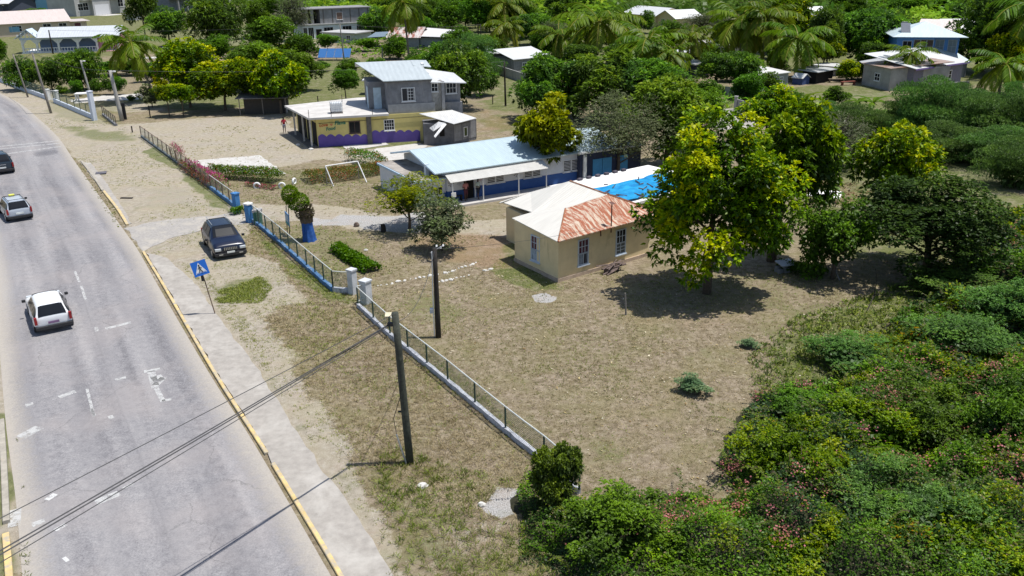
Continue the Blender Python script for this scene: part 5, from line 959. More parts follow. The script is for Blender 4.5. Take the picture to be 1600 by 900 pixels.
MB().slab([(wv(60), -.6, H+.15), (w+.5, -.6, H+.15), (w+.5, 5, H+1.9), (wv(60), 5, H+1.9)], .1).slab([(wv(60), 5, H+1.9), (w+.5, 5, H+1.9), (w+.5, 9, H+.6), (wv(60), 9, H+.6)], .1).build('roof', roofmat('porch_zinc', (.6, .63, .66), 0, .5, stain=(.45, .45, .46), amt=.6), r)
g_ = MB(); g_.slab([(-1.2, -.6, H+.1), (wv(49), -.6, H+1.9), (wv(49), 4, H+1.9), (-1.2, 4, H+.1)], .1); g_.slab([(wv(49), -.6, H+1.9), (wv(62), -.6, H+.3), (wv(62), 4, H+.3), (wv(49), 4, H+1.9)], .1); g_.build('gable_roof', M('pale_blue_beam', (.5, .6, .72)), r)
gl = MB(); 
for k in range(6): xx = wv(30+k*6)+.4; gl.box(xx-.08, xx+.08, -.3, -.15, H+.15, H+1.7-abs(xx-wv(49))*.42)
gl.build('gable_bars', WHITE, r)
house((187, 62), (202, 61), 51, 4, 'flat', ZW, BEI, 'small white roofed lean-to at the right end of the porch house', oh=.4, cat='shed', name='lean_to')
house((14, 18), (58, 13), 10, 12, 'gabley', ZW, M('charcoal_wall', (.05, .06, .09), .8), 'dark house with a white double pitched roof at the top left', rise=3, h=3.2, oh=1)
house((-45, 25), (6, 22), 14, 12, 'gabley', ZW, M('charcoal_wall', (.05, .06, .09)), 'dark house with a white roof edge at the far left', rise=2.5, h=3.2)
house((3, 9), (64, 4), -9, 14, 'flat', BLOCK, M('pale_grey_wall', (.4, .4, .4), .9, .2, .3), 'big pale grey building at the top left corner', [(.2, .4, 2, 2)], h=9, name='building', cat='building')
house((78, 19), (113, 17), 8, 10, 'gable', M('navy_roof', (.02, .05, .14), .6), LBL, 'house with a dark blue roof at the top left', [(.7, .3, 2, 1.6)], h=4, rise=4); 
r, w, H = house((120, 26), (198, 20), 2, 14, 'flat', BLOCK, M('pale_grey_wall', (.4, .4, .4)), 'grey two storey villa with balconies and a wide white garage door', [(.9, .25, 2.2, 2.4), (.1, .2, 2, 2.2), (.2, .2, 2, 2.4)], h=9.5, name='villa')
MB().box(w*.28, w*.62, -1.6, -.02, 0, 5.3).build('garage', M('pale_grey_wall', (.4, .4, .4)), r); MB().box(w*.31, w*.59, -1.65, -1.61, .1, 3.6).build('garage_door', M('garage_white', (.6, .6, .62), .5, .05, 3), r); MB().box(w*.1, w*.9, -1.8, -.02, 5.32, 5.6).build('balcony', WHITE, r); MB().box(w*.25, w*.65, -8, -1.7, .0, .06).build('forecourt', BRI, r)
for i in range(4): window(r, w*(.3+.17*i), 6.2, 2.2, 2.2, nx=2, ny=1, fw=.15)
r, w, H = house((266, 20), (332, 14), -6, 14, 'flat', BLOCK, M('slate_wall', (.16, .18, .22), .9, .2, .4), 'dark grey two storey house with columns at the top edge', h=9, name='villa'); 
for i in range(6): window(r, w*(.1+.16*i), 5.4, 1.8, 2.4, nx=1, ny=1, fw=.12)
for i in range(5): MB().box(w*(.1+.2*i)-.3, w*(.1+.2*i)+.3, -2.4, -1.8, 0, 4.5).build('column', BLOCK, r)
MB().box(0, w, -2.6, -.01, 4.51, 4.9).build('balcony', BLOCK, r)
house((345, 5), (420, 0), -12, 14, 'flat', BLOCK, M('pale_grey_wall', (.4, .4, .4)), 'pale two storey house behind the field mango tree on the top edge', [(.1, .5, 2.4, 2.4), (.4, .5, 2.4, 2.4), (.7, .5, 2.4, 2.4)], h=8, name='villa')
house((212, 32), (222, 31), 24, 4, 'flat', BLOCK, M('pale_grey_wall', (.4, .4, .4)), 'tiny grey hut behind the roadside palm', oh=.2, cat='hut', name='hut'); 
# unfinished white house
A, B = (474, 62), (581, 56); r, w, H = house(A, B, 40, 9, 'flat', M('pale_grey_wall', (.4, .4, .4)), M('house_white', (.62, .68, .72), .7, .08, .5), 'unfinished two storey house, white below and bare grey block above', oh=.3); H2 = HT(A[0], A[1], 16)
MB().box(w*.27, w, .4, 9, H+.21, H2).build('upper_wall', M('raw_block', (.27, .27, .275), .9, .2, .8, stain=(.2, .2, .2), stain_amt=.5), r); MB().box(w*.0, w*.1, .4, 9, H+.21, H2-.2).build('upper_wall', M('raw_block', (.27, .27, .275)), r); MB().box(-.3, w+.3, .1, 9.2, H2, H2+.2).build('roof_slab', BLOCK, r); MB().box(w*.1, w*.27, 4, 9, H+.21, H2-.01).build('upper_wall', DARKIN, r)
MB().box(w*.14, w*.18, .4, .8, H+.21, H2-.01).build('column', BLOCK, r)
for x, ww, hh, z in ((.04, .8, 2, .6), (.12, 1.2, 2.4, .2), (.37, 2.2, 1.3, 1.2), (.64, 2.2, 1.5, 1.1), (.82, 1.2, 1.1, 1.5), (.94, .8, .7, 1.9)): window(r, w*x, z, ww, hh, nx=3, ny=1, fw=.08)
for i in range(6): MB().box(w*(.32+.13*i)-.12, w*(.32+.13*i)+.12, .36, .39, H+.25, H2-.05).build('pilaster', M('dark_concrete', (.13, .12, .11)), r)
window(r, w*.55, H+1, 1.4, 1.6, y=.36, nx=1, ny=1, gm=M('rust_board', (.2, .13, .1))); window(r, w*.23, 0, 1.4, 2.2, nx=1, ny=1, gm=DARKIN, sill=False)
house((522, 20), (531, 20), -4, 3, 'flat', BLOCK, M('charcoal_wall', (.05, .06, .09)), 'dark narrow water tower behind the unfinished house', h=9, oh=.1, name='tower', cat='tower')
house((506, 66), (555, 68), 55, 6, 'flat', M('pale_grey_wall', (.4, .4, .4)), M('mint_wall', (.4, .46, .42)), 'low pale green wing in front of the unfinished house', [(.8, .3, 1, 1)], h=2.1, name='low_wing', cat='building')
r, w, H = house((608, 76), (655, 76), 62, 9, 'gable', ZR, M('grey_blue_board', (.2, .24, .26)), 'old shed with a red rusty striped zinc roof behind the trees', h=2.4, rise=1.6, oh=.5, name='rusty_shed', cat='shed'); MB().slab([(w+.1, 0, 2.5), (w+9, 0, 2.2), (w+8, 8, 3.0), (w+.1, 8, 3.6)], .08).build('lean_to_roof', ZWR, r); MB().box(w+.1, w+7.5, .6, 7.6, 0, 2.1).build('lean_to_wall', M('grey_blue_board', (.2, .24, .26)), r); MB().slab([(-5, 1, 2.2), (-.5, 1, 2.4), (-.5, 8, 2.9), (-5, 8, 2.7)], .08).build('side_roof', M('dull_blue_zinc', (.15, .2, .25)), r)
r, w, H = house((771, 112), (800, 110), 84, 6, 'shed', ZG, BLOCK, 'small grey block shed left of the white roofed one', [(.25, .45, .9, 1.0)], h=2.9, rise=.5, oh=.3, name='block_shed', cat='shed'); 
r, w, H = house((803, 118), (858, 112), 92, 5, 'shed', ZW, BLOCK, 'grey shed with a plain white sloping roof left of the palms', [(.3, .4, .7, .8)], h=2.5, rise=1.2, oh=.3, name='block_shed', cat='shed')
house((817, 48), (856, 44), 37, 4, 'flat', ZWR, M('pale_blue_fence_wall', (.5, .55, .6)), 'pale blue zinc enclosure far behind the shed', h=2.0, name='zinc_enclosure', cat='enclosure')
r, w, H = house((974, 40), (1024, 46), 27, 9, 'gable', ZW, CRM, 'yellow house with a white roof in front of the green plain', [(.12, .4, .7, 1.5), (.3, .4, .6, 1.5)], rise=1.6, h=3.4); MB().box(w, w+8, .5, 8, 0, 3.2).build('side_wing', CRM, r); gable(r, 8, 7.5, 3.2, 1.6, ZW, oh=.6, x0=w, y0=.5, wallm=CRM, ridge='y'); window(r, w+2.5, 1.2, 1.4, 1.4, y=.5)
r, w, H = house((1078, 80), (1130, 88), 66, 6, 'flat', BRI, M('rubble_wall', (.5, .46, .42), .9, .4, 1), 'low pale ruin with broken white walls behind the palms', h=1.8, oh=.1, name='ruin', cat='ruin')
house((1085, 122), (1106, 120), 104, 4, 'flat', ZW, M('charcoal_wall', (.05, .06, .09)), 'small dark shack with a white board under the slim palm', h=2, name='shack', cat='shack'); house((1060, 98), (1078, 98), 88, 4, 'flat', ZW, BLOCK, 'white roofed hut half hidden by the slim palm', h=1.6, name='hut', cat='hut')
r, w, H = house((1186, 143), (1230, 137), 121, 4.5, 'shed', ZWR, M('grey_board', (.3, .31, .31), .9, .3, 1), 'small grey board shed on the dry lawn under the palms', [(.75, .45, .5, .6)], h=2.15, rise=.4, oh=.25, name='board_shed', cat='shed', doors=[(.3, .8, 1.8, DARKIN)])
house((1253, 133), (1264, 131), 121, 1.6, 'gabley', ZW, M('navy_wall', (.05, .08, .2)), 'tiny dog kennel with a white pitched roof', h=1.0, rise=.5, oh=.15, name='kennel', cat='kennel'); house((1274, 131), (1300, 126), 112, 3, 'shed', ZG, DARKIN, 'dark open stall right of the kennel', h=1.7, rise=.2, name='stall', cat='stall'); house((1302, 119), (1318, 116), 106, 3, 'flat', ZW, BLOCK, 'small white roofed pen at the left end of the long shed', h=1.3, name='pen', cat='shed')
r, w, H = house((1346, 132), (1388, 142), 106, 9, 'shed', roofmat('brown_zinc', (.42, .33, .28), 0, .3, stain=(.3, .16, .1), amt=.5), M('pale_board', (.36, .35, .33), .9, .3, .8), 'long low grey board shed with a rusty brown roof in front of the blue house', [(.55, .35, 1.1, .9)], h=3.0, rise=.6, oh=.3, name='long_shed', cat='shed'); MB().slab([(-6, 3, 2.5), (-.3, .2, 2.8), (-.3, 8, 3.3), (-7, 8, 2.9)], .08).build('side_roof', ZG, r); MB().box(-5.5, -.3, 3.4, 8, 0, 2.3).build('side_wall', DARKIN, r)
r, w, H = house((1424, 142), (1500, 130), 112, 7, 'shed', ZW, M('purple_grey_wall', (.2, .19, .24)), 'building with a bright white sloping roof and purple edge right of the young palm', [(.72, .3, 1.2, 1.1)], h=3.0, rise=1.4, oh=.6, name='white_roofed_building', cat='building')
MB().box(-.6, w+.6, -.62, -.6, 2.8, 3.0).build('fascia', M('purple_edge', (.2, .14, .36)), r)
# blue two level house
A, B = (1394, 118), (1452, 119); r, w, H = house(A, B, 66, 9, 'none', ZB, BLU, 'bright blue two level house with pale blue hip roof and white balustrade', h=5.9); bpy.data.objects.remove([o for o in bpy.data.objects if o.parent == r and o.name.startswith('roof_slab')][-1])
hip(r, w+3.6, 9, H, 1.8, ZB, oh=.8); MB().box(w+.002, w+3.6, 1, 9, 0, H).build('wall', BLU, r)
window(r, w*.28, 3.6, 1.2, 1.5, nx=2, ny=2, fm=BLF)
for x in (.62, .8): window(r, w*x, 3.5, 1.7, 1.8, nx=2, ny=2, fm=M('carved_frame', (.35, .4, .45)), gm=M('brown_glass', (.06, .04, .03), .3))
for x in (.95, 2.7): window(r, w+x, 3.4, 1.1, 1.8, y=1, nx=2, ny=2, fm=M('carved_frame', (.35, .4, .45)), gm=M('grey_glass', (.15, .2, .24), .3))
bl = MB(); bl.box(w*.45, w-.1, -1.2, -1.0, 3.15, 3.3); bl.box(w*.45, w-.1, -1.3, -.02, 2.2, 2.4)
for i in range(12): xx = w*.45+i*(w*.55-.1)/11; bl.tube([(xx, -1.1, 2.4), (xx, -1.1, 3.15)], .09, 6)
bl.build('balustrade', M('pale_balusters', (.5, .55, .62)), r); MB().box(w*.2, w*.35, 4, 4.6, H+1.0, H+1.7).build('water_heater', BLOCK, r); MB().slab([(w*.1, .6, H+.45), (w*.35, .6, H+.45), (w*.4, 3.6, H+1.6), (w*.15, 3.6, H+1.6)], .1).build('solar_panel', M('panel_grey', (.12, .13, .15), .4), r)
s_ = MB(); s_.slab([(w+.4, -3.8, 1.9), (w+.7, -3.8, 1.9), (w-1.2, .5, 3.4), (w-1.5, .5, 3.4)], .1); s_.slab([(w+2, -3.8, 1.9), (w+2.3, -3.8, 1.9), (w+.4, .5, 3.4), (w+.1, .5, 3.4)], .1); s_.build('stair_rail', WHITE, r)
house((1493, 122), (1508, 120), 98, 6, 'shed', ZB, BLOCK, 'annex with a steep pale blue roof right of the blue house', h=2.2, rise=3.0, oh=.4, name='annex', cat='building'); house((1392, 92), (1420, 92), 62, 7, 'gable', roofmat('blue_zinc', (.12, .3, .5)), BLU, 'blue roofed wing behind the blue house', h=4.5, name='blue_wing', cat='house')
house((1432, 78), (1478, 80), 62, 9, 'gable', ZP, BEI, 'white hip roofed bungalow behind the blue house', h=3.2, rise=2.2, name='bungalow', oh=.8); house((1480, 76), (1530, 76), 58, 9, 'gable', ZWR, BEI, 'bungalow with a greyish white roof partly behind a thin bush', h=3.2, rise=2.0, name='bungalow', oh=.8)
house((1268, 58), (1296, 56), 32, 8, 'gable', ZW, PNK, 'pink house with a white roof between the dark trees', h=4.0, rise=2.2, oh=.8)
# ------------------------------------------------------------- cars
def carpaint(name, col, rough=.3):
    m, n, b = newmat(name); b.inputs['Base Color'].default_value = (*col, 1); b.inputs['Roughness'].default_value = rough; b.inputs['Coat Weight'].default_value = .25; b.inputs['Specular IOR Level'].default_value = .5; return m
TAIL = M('tail_light_red', (.28, .02, .02), .3); CHROME = M('bright_metal', (.55, .56, .58), .25, .05, 3, .5, .7); PLATE = M('number_plate', (.7, .72, .7), .5); LAMPG = M('lamp_glass', (.55, .58, .6), .15, .1, 3, .6); PLASTIC = M('dark_plastic', (.03, .03, .033), .6)
def car(name, loc, ang, label, paint, L_=4.4, hw=.86, prof=None, roofc=None, extras=(), cat='car', group='cars in the road scene'):
    """local +y is forward; prof: (y, belt z, top z, top half width)"""
    root = empty(name, (loc[0], loc[1], loc[2] if len(loc) > 2 else .02), ang, label, cat, group)
    P_ = prof; Y = [p[0] for p in P_]
    def at(y, k): return float(np.interp(y, Y, [p[k] for p in P_]))
    def hwid(y): return hw*(1-.10*max(0, (abs(y)/(L_/2)-.72)/.28)**1.6)
    ysm = sorted(set(list(np.linspace(Y[0], Y[-1], 25))+Y)); V = []; Fs = []
    def ring(y):
        w_ = hwid(y); zb = .24+.10*max(0, (abs(y)/(L_/2)-.8)/.2); be, zt, wt = at(y, 1), at(y, 2), min(at(y, 3), w_*.96)
        R_ = [(w_*.9, zb), (w_, zb+.16), (w_*1.005, .58), (w_*.965, be), (wt, zt-.05), (wt*.72, zt)]; return [(x, y, z) for x, z in R_]+[(-x, y, z) for x, z in R_[::-1]]
    for y in ysm: V += ring(y)
    n_ = 12
    for i in range(len(ysm)-1):
        for k in range(n_): Fs.append((i*n_+k, i*n_+(k+1) % n_, (i+1)*n_+(k+1) % n_, (i+1)*n_+k))
    Fs += [tuple(range(n_)), tuple(len(V)-n_+k for k in range(n_))[::-1]]
    bo_ = MB().add(V, Fs).build('body', paint, root, smooth=True); sb_ = bo_.modifiers.new('soft', 'SUBSURF'); sb_.levels = sb_.render_levels = 1
    def S(y, t, sd_, off=.012):
        w_ = hwid(y)*.965; be, zt, wt = at(y, 1), at(y, 2), min(at(y, 3), hwid(y)*.96); x = w_+(wt-w_)*t; z = be+(zt-.05-be)*t; return ((x+off)*sd_, y, z+off*.4)
    def sidewin(y0b, y1b, y0t, y1t):
        for sd_ in (1, -1):
            mb = MB(); vs = []; 
            for i in range(7):
                for t in (.1, .88): u = i/6; yy = (y0b+(y0t-y0b)*t)*(1-u)+(y1b+(y1t-y1b)*t)*u; vs.append(S(yy, t, sd_))
            mb.add(vs, [(2*i, 2*i+2, 2*i+3, 2*i+1) for i in range(6)]); mb.build('side_window', GLASSD, root)
    def screen(ya, yb, nm, k=.92, off=.014):
        vs = []; 
        for j in range(6):
            y = ya+(yb-ya)*j/5
            for u in np.linspace(-k, k, 9): wt = at(y, 3); vs.append((u*wt, y, at(y, 2)+off-.05*max(0, (abs(u)-.72)/.28)))
        MB().add(vs, [(j*9+i, j*9+i+1, j*9+10+i, j*9+9+i) for j in range(5) for i in range(8)]).build(nm, GLASSD, root)
    yr, yf = -L_/2, L_/2
    for y in (yr+.78, yf-.82):
        for sd_ in (1, -1):
            x = hw*.985*sd_; w_ = MB().tube([(x-.2*sd_, y, .31), (x+.015*sd_, y, .31)], .31, 20).build('wheel', BLACK, root); MB().tube([(x+.008*sd_, y, .31), (x+.028*sd_, y, .31)], .2, 14).build('rim', CHROME, w_); MB().tube([(x-.1*sd_, y, .34), (x+.004*sd_, y, .34)], .36, 20).build('wheel_arch', PLASTIC, w_)
    MB().box(-hw*.93, hw*.93, yr-.06, yr+.25, .26, .46).build('rear_bumper', PLASTIC if 'darkbumper' in extras else paint, root, bevel=.03); MB().box(-hw*.93, hw*.93, yf-.25, yf+.05, .24, .46).build('front_bumper', PLASTIC if 'grille' in extras else paint, root, bevel=.03)
    for sd_ in (1, -1):
        MB().box(min(sd_*hw*.80, sd_*hw*.94), max(sd_*hw*.80, sd_*hw*.94), yr-.03, yr+.12, .60, .98).build('tail_light', TAIL, root); MB().box(min(sd_*hw*.55, sd_*hw*.9), max(sd_*hw*.55, sd_*hw*.9), yf-.14, yf+.02, .6, .76).build('headlight', LAMPG, root, bevel=.02)
        ym = at_m = [p for p in P_ if p[4:] and p[4] == 'A'][0][0]; MB().box(min(sd_*(hw+.02), sd_*(hw+.2)), max(sd_*(hw+.02), sd_*(hw+.2)), ym-.45, ym-.33, .93, 1.08).build('mirror', PLASTIC, root, bevel=.03)
    MB().box(-.26, .26, yr-.035, yr+.0, .56, .68).build('number_plate', M('purple_plate', (.2, .12, .22), .5) if 'purple' in extras else PLATE, root); MB().box(-.24, .24, yf+.022, yf+.06, .42, .53).build('number_plate', PLATE, root)
    A_ = [p[0] for p in P_ if p[4:] and p[4] == 'A'][0]; B_ = [p[0] for p in P_ if p[4:] and p[4] == 'B'][0]; C_ = [p[0] for p in P_ if p[4:] and p[4] == 'C'][0]; D_ = [p[0] for p in P_ if p[4:] and p[4] == 'D'][0]
    screen(A_-.06, B_+.04, 'windscreen', .95); screen(C_-.02, D_+.06, 'rear_window', .9)
    for sgn in range(3):
        t0 = C_+.1; t1 = B_-.02; seg = (t1-t0)/3; a = t0+seg*sgn+.03; b_ = t0+seg*(sgn+1)-.05
        sidewin(a-(.18 if sgn == 0 else 0), b_+(.42 if sgn == 2 else 0), a+(.02 if sgn == 0 else 0), b_)
    if 'rails' in extras:
        for sd_ in (1, -1): MB().tube([(sd_*at(0, 3)*.86, C_+.15, at(0, 2)+.05), (sd_*at(0, 3)*.86, B_-.1, at(0, 2)+.05)], .022, 6).build('roof_rail', CHROME if 'navy' in extras else PLASTIC, root)
        if 'navy' not in extras:
            for y in (C_+.5, B_-.5): MB().tube([(-at(0, 3)*.86, y, at(0, 2)+.07), (at(0, 3)*.86, y, at(0, 2)+.07)], .02, 6).build('roof_bar', PLASTIC, root)
    if 'taxi' in extras: MB().box(-.2, .2, B_-.35, B_-.1, at(0, 2)+.01, at(0, 2)+.15).build('roof_light', M('taxi_yellow', (.65, .65, .12), .5), root, bevel=.04)
    if 'badge' in extras: MB().box(-.3, .3, yr-.02, yr+.03, .86, .9).build('chrome_strip', CHROME, root)
    if 'grille' in extras:
        gr = MB().box(-.42, .42, yf-.03, yf+.02, .62, .80).build('grille', PLASTIC, root); 
        s_ = MB(); 
        for i in range(8): x = -.38+i*.108; s_.box(x-.02, x+.02, yf+.0, yf+.04, .63, .79)
        s_.build('grille_bars', CHROME, gr)
        for sd_ in (1, -1): MB().box(min(sd_*.5, sd_*.75), max(sd_*.5, sd_*.75), yf-.05, yf+.055, .33, .4).build('fog_light', CHROME, root)
    for sd_ in (1, -1):
        dl = MB()
        for y in (C_+.55, .12, B_+.25): dl.box(min(sd_*hw*.99, sd_*(hw*1.01+.004)), max(sd_*hw*.99, sd_*(hw*1.01+.004)), y-.008, y+.008, .36, .9)
        dl.build('door_seam', PLASTIC, root)
    return root
WAG = [(-2.2, .80, .86, .70), (-2.14, .92, 1.0, .74, 'C'), (-1.86, .93, 1.42, .62, 'D'), (-1.5, .93, 1.47, .62), (.2, .9, 1.48, .62, 'B'), (.5, .89, 1.40, .62), (1.12, .88, .96, .72, 'A'), (1.9, .78, .82, .70), (2.12, .68, .72, .66), (2.2, .6, .62, .6)]
SUV = [(-2.1, .85, .92, .72), (-2.06, .95, 1.05, .74, 'C'), (-1.72, .98, 1.52, .62, 'D'), (-1.3, .98, 1.58, .62), (.15, .96, 1.58, .62, 'B'), (.4, .95, 1.5, .62), (1.0, .95, 1.06, .74, 'A'), (1.75, .9, .97, .72), (2.05, .78, .84, .68), (2.12, .6, .64, .62)]
def fix(prof):      # windows need the screen stations: C is the lower edge of the tailgate glass, D its top; A lower windscreen edge, B its top
    return prof
def carpos(rear_mid, ahead, half): a = G(*rear_mid)[:2]; b_ = G(*ahead)[:2]; d = (b_-a)/np.linalg.norm(b_-a); c_ = a+d*half; return (c_[0], c_[1]), math.atan2(-d[0], d[1])
p_, a_ = carpos((90, 519), (70, 449), 2.2); print('wagon ang', math.degrees(a_)); a_ = math.radians(31)
def drive(px, py, deg, half): g_ = G(px, py); a = math.radians(deg); return (g_[0]-math.sin(a)*half, g_[1]+math.cos(a)*half), a
p_, a_ = drive(88, 520, 33, 2.25); car('estate_car', p_, a_, 'white estate car driving away, nearest on the road', carpaint('car_white', (.74, .75, .77)), 4.5, .93, WAG, extras=('darkbumper', 'purple'))
p_, a_ = drive(34, 346, 38, 2.2); car('estate_car', p_, a_, 'silver estate car with roof bars and a yellow taxi light', carpaint('car_silver', (.42, .46, .52)), 4.4, .9, WAG, extras=('rails', 'taxi', 'darkbumper'))
p_, a_ = drive(7, 273, 38, 2.2); car('off_road_car', p_, a_, 'dark blue four wheel drive car cut by the left photo edge', carpaint('car_darkblue', (.02, .035, .055)), 4.4, .98, [(p[0], p[1]+.1, p[2]*1.1+.02, p[3]+.06)+tuple(p[4:]) for p in SUV], extras=('badge', 'darkbumper'))
w1_, w2_ = G(321, 380)[:2], G(339, 404)[:2]; print('navy', w1_, w2_)
g_ = G(351, 389); nd = w2_-w1_; print('navy heading', math.degrees(math.atan2(-nd[0], nd[1]))); car('parked_car', (g_[0], g_[1]), math.radians(180+28), 'navy blue hatchback car parked on the dirt by the school fence', carpaint('car_navy', (.005, .009, .028), .3), 4.7, 1.06, [(p[0]*1.09, p[1]*1.08, p[2]*1.08, p[3]*1.12)+tuple(p[4:]) for p in SUV], extras=('rails', 'navy', 'grille'))
g_ = G(268, 78); car('pickup', (g_[0], g_[1]), math.radians(170), 'black vehicle parked in the far yard behind the palm', carpaint('car_black', (.015, .016, .018)), 4.4, .95, SUV, extras=('grille',))

# ------------------------------------------------------------- fences
m, n, b = newmat('chain_link'); oc = coord(n, 'Object')
sx = n.nodes.new('ShaderNodeSeparateXYZ'); n.links.new(oc, sx.inputs[0])
def tri(v): return mth(n, 'ABSOLUTE', mth(n, 'SUBTRACT', mth(n, 'FRACT', mth(n, 'MULTIPLY', v, 11)), .5))
al = mth(n, 'MAXIMUM', mth(n, 'GREATER_THAN', tri(mth(n, 'ADD', sx.outputs[0], sx.outputs[2])), .40), mth(n, 'GREATER_THAN', tri(mth(n, 'SUBTRACT', sx.outputs[0], sx.outputs[2])), .40))
n.links.new(al, b.inputs['Alpha']); b.inputs['Base Color'].default_value = (.2, .28, .22, 1); b.inputs['Roughness'].default_value = .6; CHAIN = m
def fence(pts, label, base_h, base_w, post_h, sp_, bmat, pmat, rmat, posts_on=True, rail=True, group='roadside fences', z0=0, mesh=True, jit=0):
    """one run of fence: low wall, posts, top rail and chain link along ground points"""
    w_ = [np.array(p) for p in wp(pts)]; root = empty('fence', (w_[0][0], w_[0][1], 0), 0, label, 'fence', group); o0 = w_[0]; rs = random.Random(len(label))
    for i in range(len(w_)-1):
        a, b_ = w_[i]-o0, w_[i+1]-o0; d = b_-a; Ln = np.linalg.norm(d); ang = math.atan2(d[1], d[0])
        if base_h:
            mb = MB(); k = max(2, int(Ln/.45)); vs = []
            for j in range(k+1):
                x = Ln*j/k; q = rs.uniform(-.02, .02); vs += [(x, -base_w/2+q, -.1), (x, -base_w/2+q, base_h+rs.uniform(-.03, .02)), (x, base_w/2+q, base_h+rs.uniform(-.03, .02)), (x, base_w/2+q, -.1)]
            mb.add(vs, [(4*j+e, 4*j+e+1, 4*j+5+e, 4*j+4+e) for j in range(k) for e in range(3)]+[(0, 3, 2, 1), (4*k, 4*k+1, 4*k+2, 4*k+3)]); mb.build('base_wall', bmat, root, loc=(a[0], a[1], 0), rz=ang)
        k = max(1, round(Ln/sp_))
        for j in range(k+(i == len(w_)-2)):
            p = a+d*j/k; x, y = rs.uniform(-jit, jit), rs.uniform(-jit, jit); MB().tube([(0, 0, base_h-.05), (x, y, base_h+post_h)], .045, 6).build('post', pmat, root, loc=(p[0], p[1], 0))
        if mesh: MB().quad((0, 0, base_h), (Ln, 0, base_h), (Ln, 0, base_h+post_h-.02), (0, 0, base_h+post_h-.02)).build('chain_link', CHAIN, root, loc=(a[0], a[1], 0), rz=ang)
        if rail: MB().tube([(0, 0, base_h+post_h), (Ln/2, 0, base_h+post_h-.01), (Ln, 0, base_h+post_h)], .03, 6).build('top_rail', rmat, root, loc=(a[0], a[1], 0), rz=ang)
    return root
STW = M('whitewashed_stone', (.5, .51, .55), .9, .3, 3, stain=(.2, .21, .24), stain_amt=.52, sscale=3); STB = M('blue_stone', (.09, .2, .38), .9, .3, 3, stain=(.4, .45, .5), stain_amt=.54, sscale=3)
PGR = M('green_grey_post', (.05, .08, .06), .7); PRU = M('rust_post', (.14, .09, .07), .8); RLW = M('pale_rail', (.5, .52, .5), .6); BLP = M('blue_pillar', (.06, .2, .45), .8, .2, 3, stain=(.35, .45, .55), stain_amt=.56, sscale=2.5)
fence([(560,480),(610,527),(700,600),(790,676),(850,724),(905,772)], 'near chain link fence on a whitewashed stone footing running towards the bushes', .25, .17, .95, 2.1, STW, PGR, RLW)
fence([(395,346),(440,384),(480,420),(521,456)], 'chain link fence with blue grey footing beside the parked navy car', .28, .22, 1.05, 1.7, STB, PGR, RLW); fence([(521,456),(549,458)], 'short end of the school fence turning towards the white gate pillars', .28, .22, 1.0, 1.6, STW, PGR, RLW)
fence([(221,214),(262,244),(300,272),(330,296)], 'old fence with rusty leaning posts along the far verge', .2, .2, 1.0, 1.9, M('mossy_footing', (.12, .14, .15), .9, .3, 3), PRU, PRU, jit=.12); fence([(330,296),(370,326)], 'low blue footed fence left of the blue gate pillars', .3, .2, .95, 1.8, STB, PRU, RLW)
WB = M('white_blue_wall', (.6, .65, .74), .8, .12, 2); fence([(-60,112),(2,128),(40,143),(76,156)], 'white roadside wall with netting left of the white gate', .55, .25, 1.1, 3, WB, PGR, PGR); fence([(85,160),(118,174),(146,186)], 'white roadside wall with netting right of the white gate', .55, .25, 1.0, 3, WB, PGR, PGR)
fence([(161,180),(182,197)], 'short dark fence with broken footing past the white column', .25, .25, .9, 1.5, BLOCK, PRU, PRU)
def pillar(px, py, yt, w_, mat, label, top=None, cat='gate pillar', name='gate_pillar'):
    g_ = G(px, py); H = HT(px, py, yt); r = empty(name, (g_[0], g_[1], 0), math.radians(-35), label, cat); MB().box(-w_/2, w_/2, -w_/2, w_/2, -.1, H-.12).build('shaft', mat, r, bevel=.02); MB().box(-w_/2-.04, w_/2+.04, -w_/2-.04, w_/2+.04, H-.12, H).build('cap', top or mat, r, bevel=.02); return r
pillar(371, 331, 301, .42, BLP, 'blue gate pillar further from the parked car'); pillar(391, 347, 317, .45, BLP, 'blue gate pillar with a white top nearer the parked car', WHITE)
WPL = M('patchy_white_pillar', (.55, .57, .6), .85, .25, 3, stain=(.25, .26, .28), stain_amt=.55, sscale=2.5); pillar(552, 459, 420, .4, WPL, 'patchy white gate pillar at the end of the school fence'); pillar(573, 474, 437, .48, WPL, 'pale square gate pillar beside the near fence')
pillar(148, 188, 142, .5, WB, 'tall white column at the end of the roadside wall', cat='column', name='column'); 
for px, py, yt, lb in ((77,156,139,'left white post of the garden gate'),(91,161,141,'right white post of the garden gate')): pillar(px, py, yt, .4, WHITE, lb)
g_ = G(78, 157); h_ = G(91, 161); d = h_-g_; r = empty('garden_gate', g_, math.atan2(d[1], d[0]), 'white curved metal garden gate between its two posts', 'gate'); Ln = float(np.linalg.norm(d)); mb = MB()
for i in range(9): x = Ln*(i+.5)/9; mb.tube([(x, 0, .1), (x, 0, 1.2+.35*math.sin(PI*i/8))], .025, 5)
mb.tube([(0, 0, .25), (Ln, 0, .25)], .03, 5); mb.tube([(Ln*i/8, 0, 1.2+.35*math.sin(PI*i/8)) for i in range(9)], .03, 5); mb.build('bars', WHITE, r)
# near gate rail
a, b_ = G(560, 479), G(573, 473); tag(MB().tube([(0, 0, 1.2), (b_[0]-a[0], b_[1]-a[1], 1.1)], .03, 6).tube([(0, 0, .3), (b_[0]-a[0], b_[1]-a[1], .4)], .05, 6).build('rail', RLW, None, loc=(a[0], a[1], 0)), 'pale bent rail joining the near fence to the square pillar', 'rail')

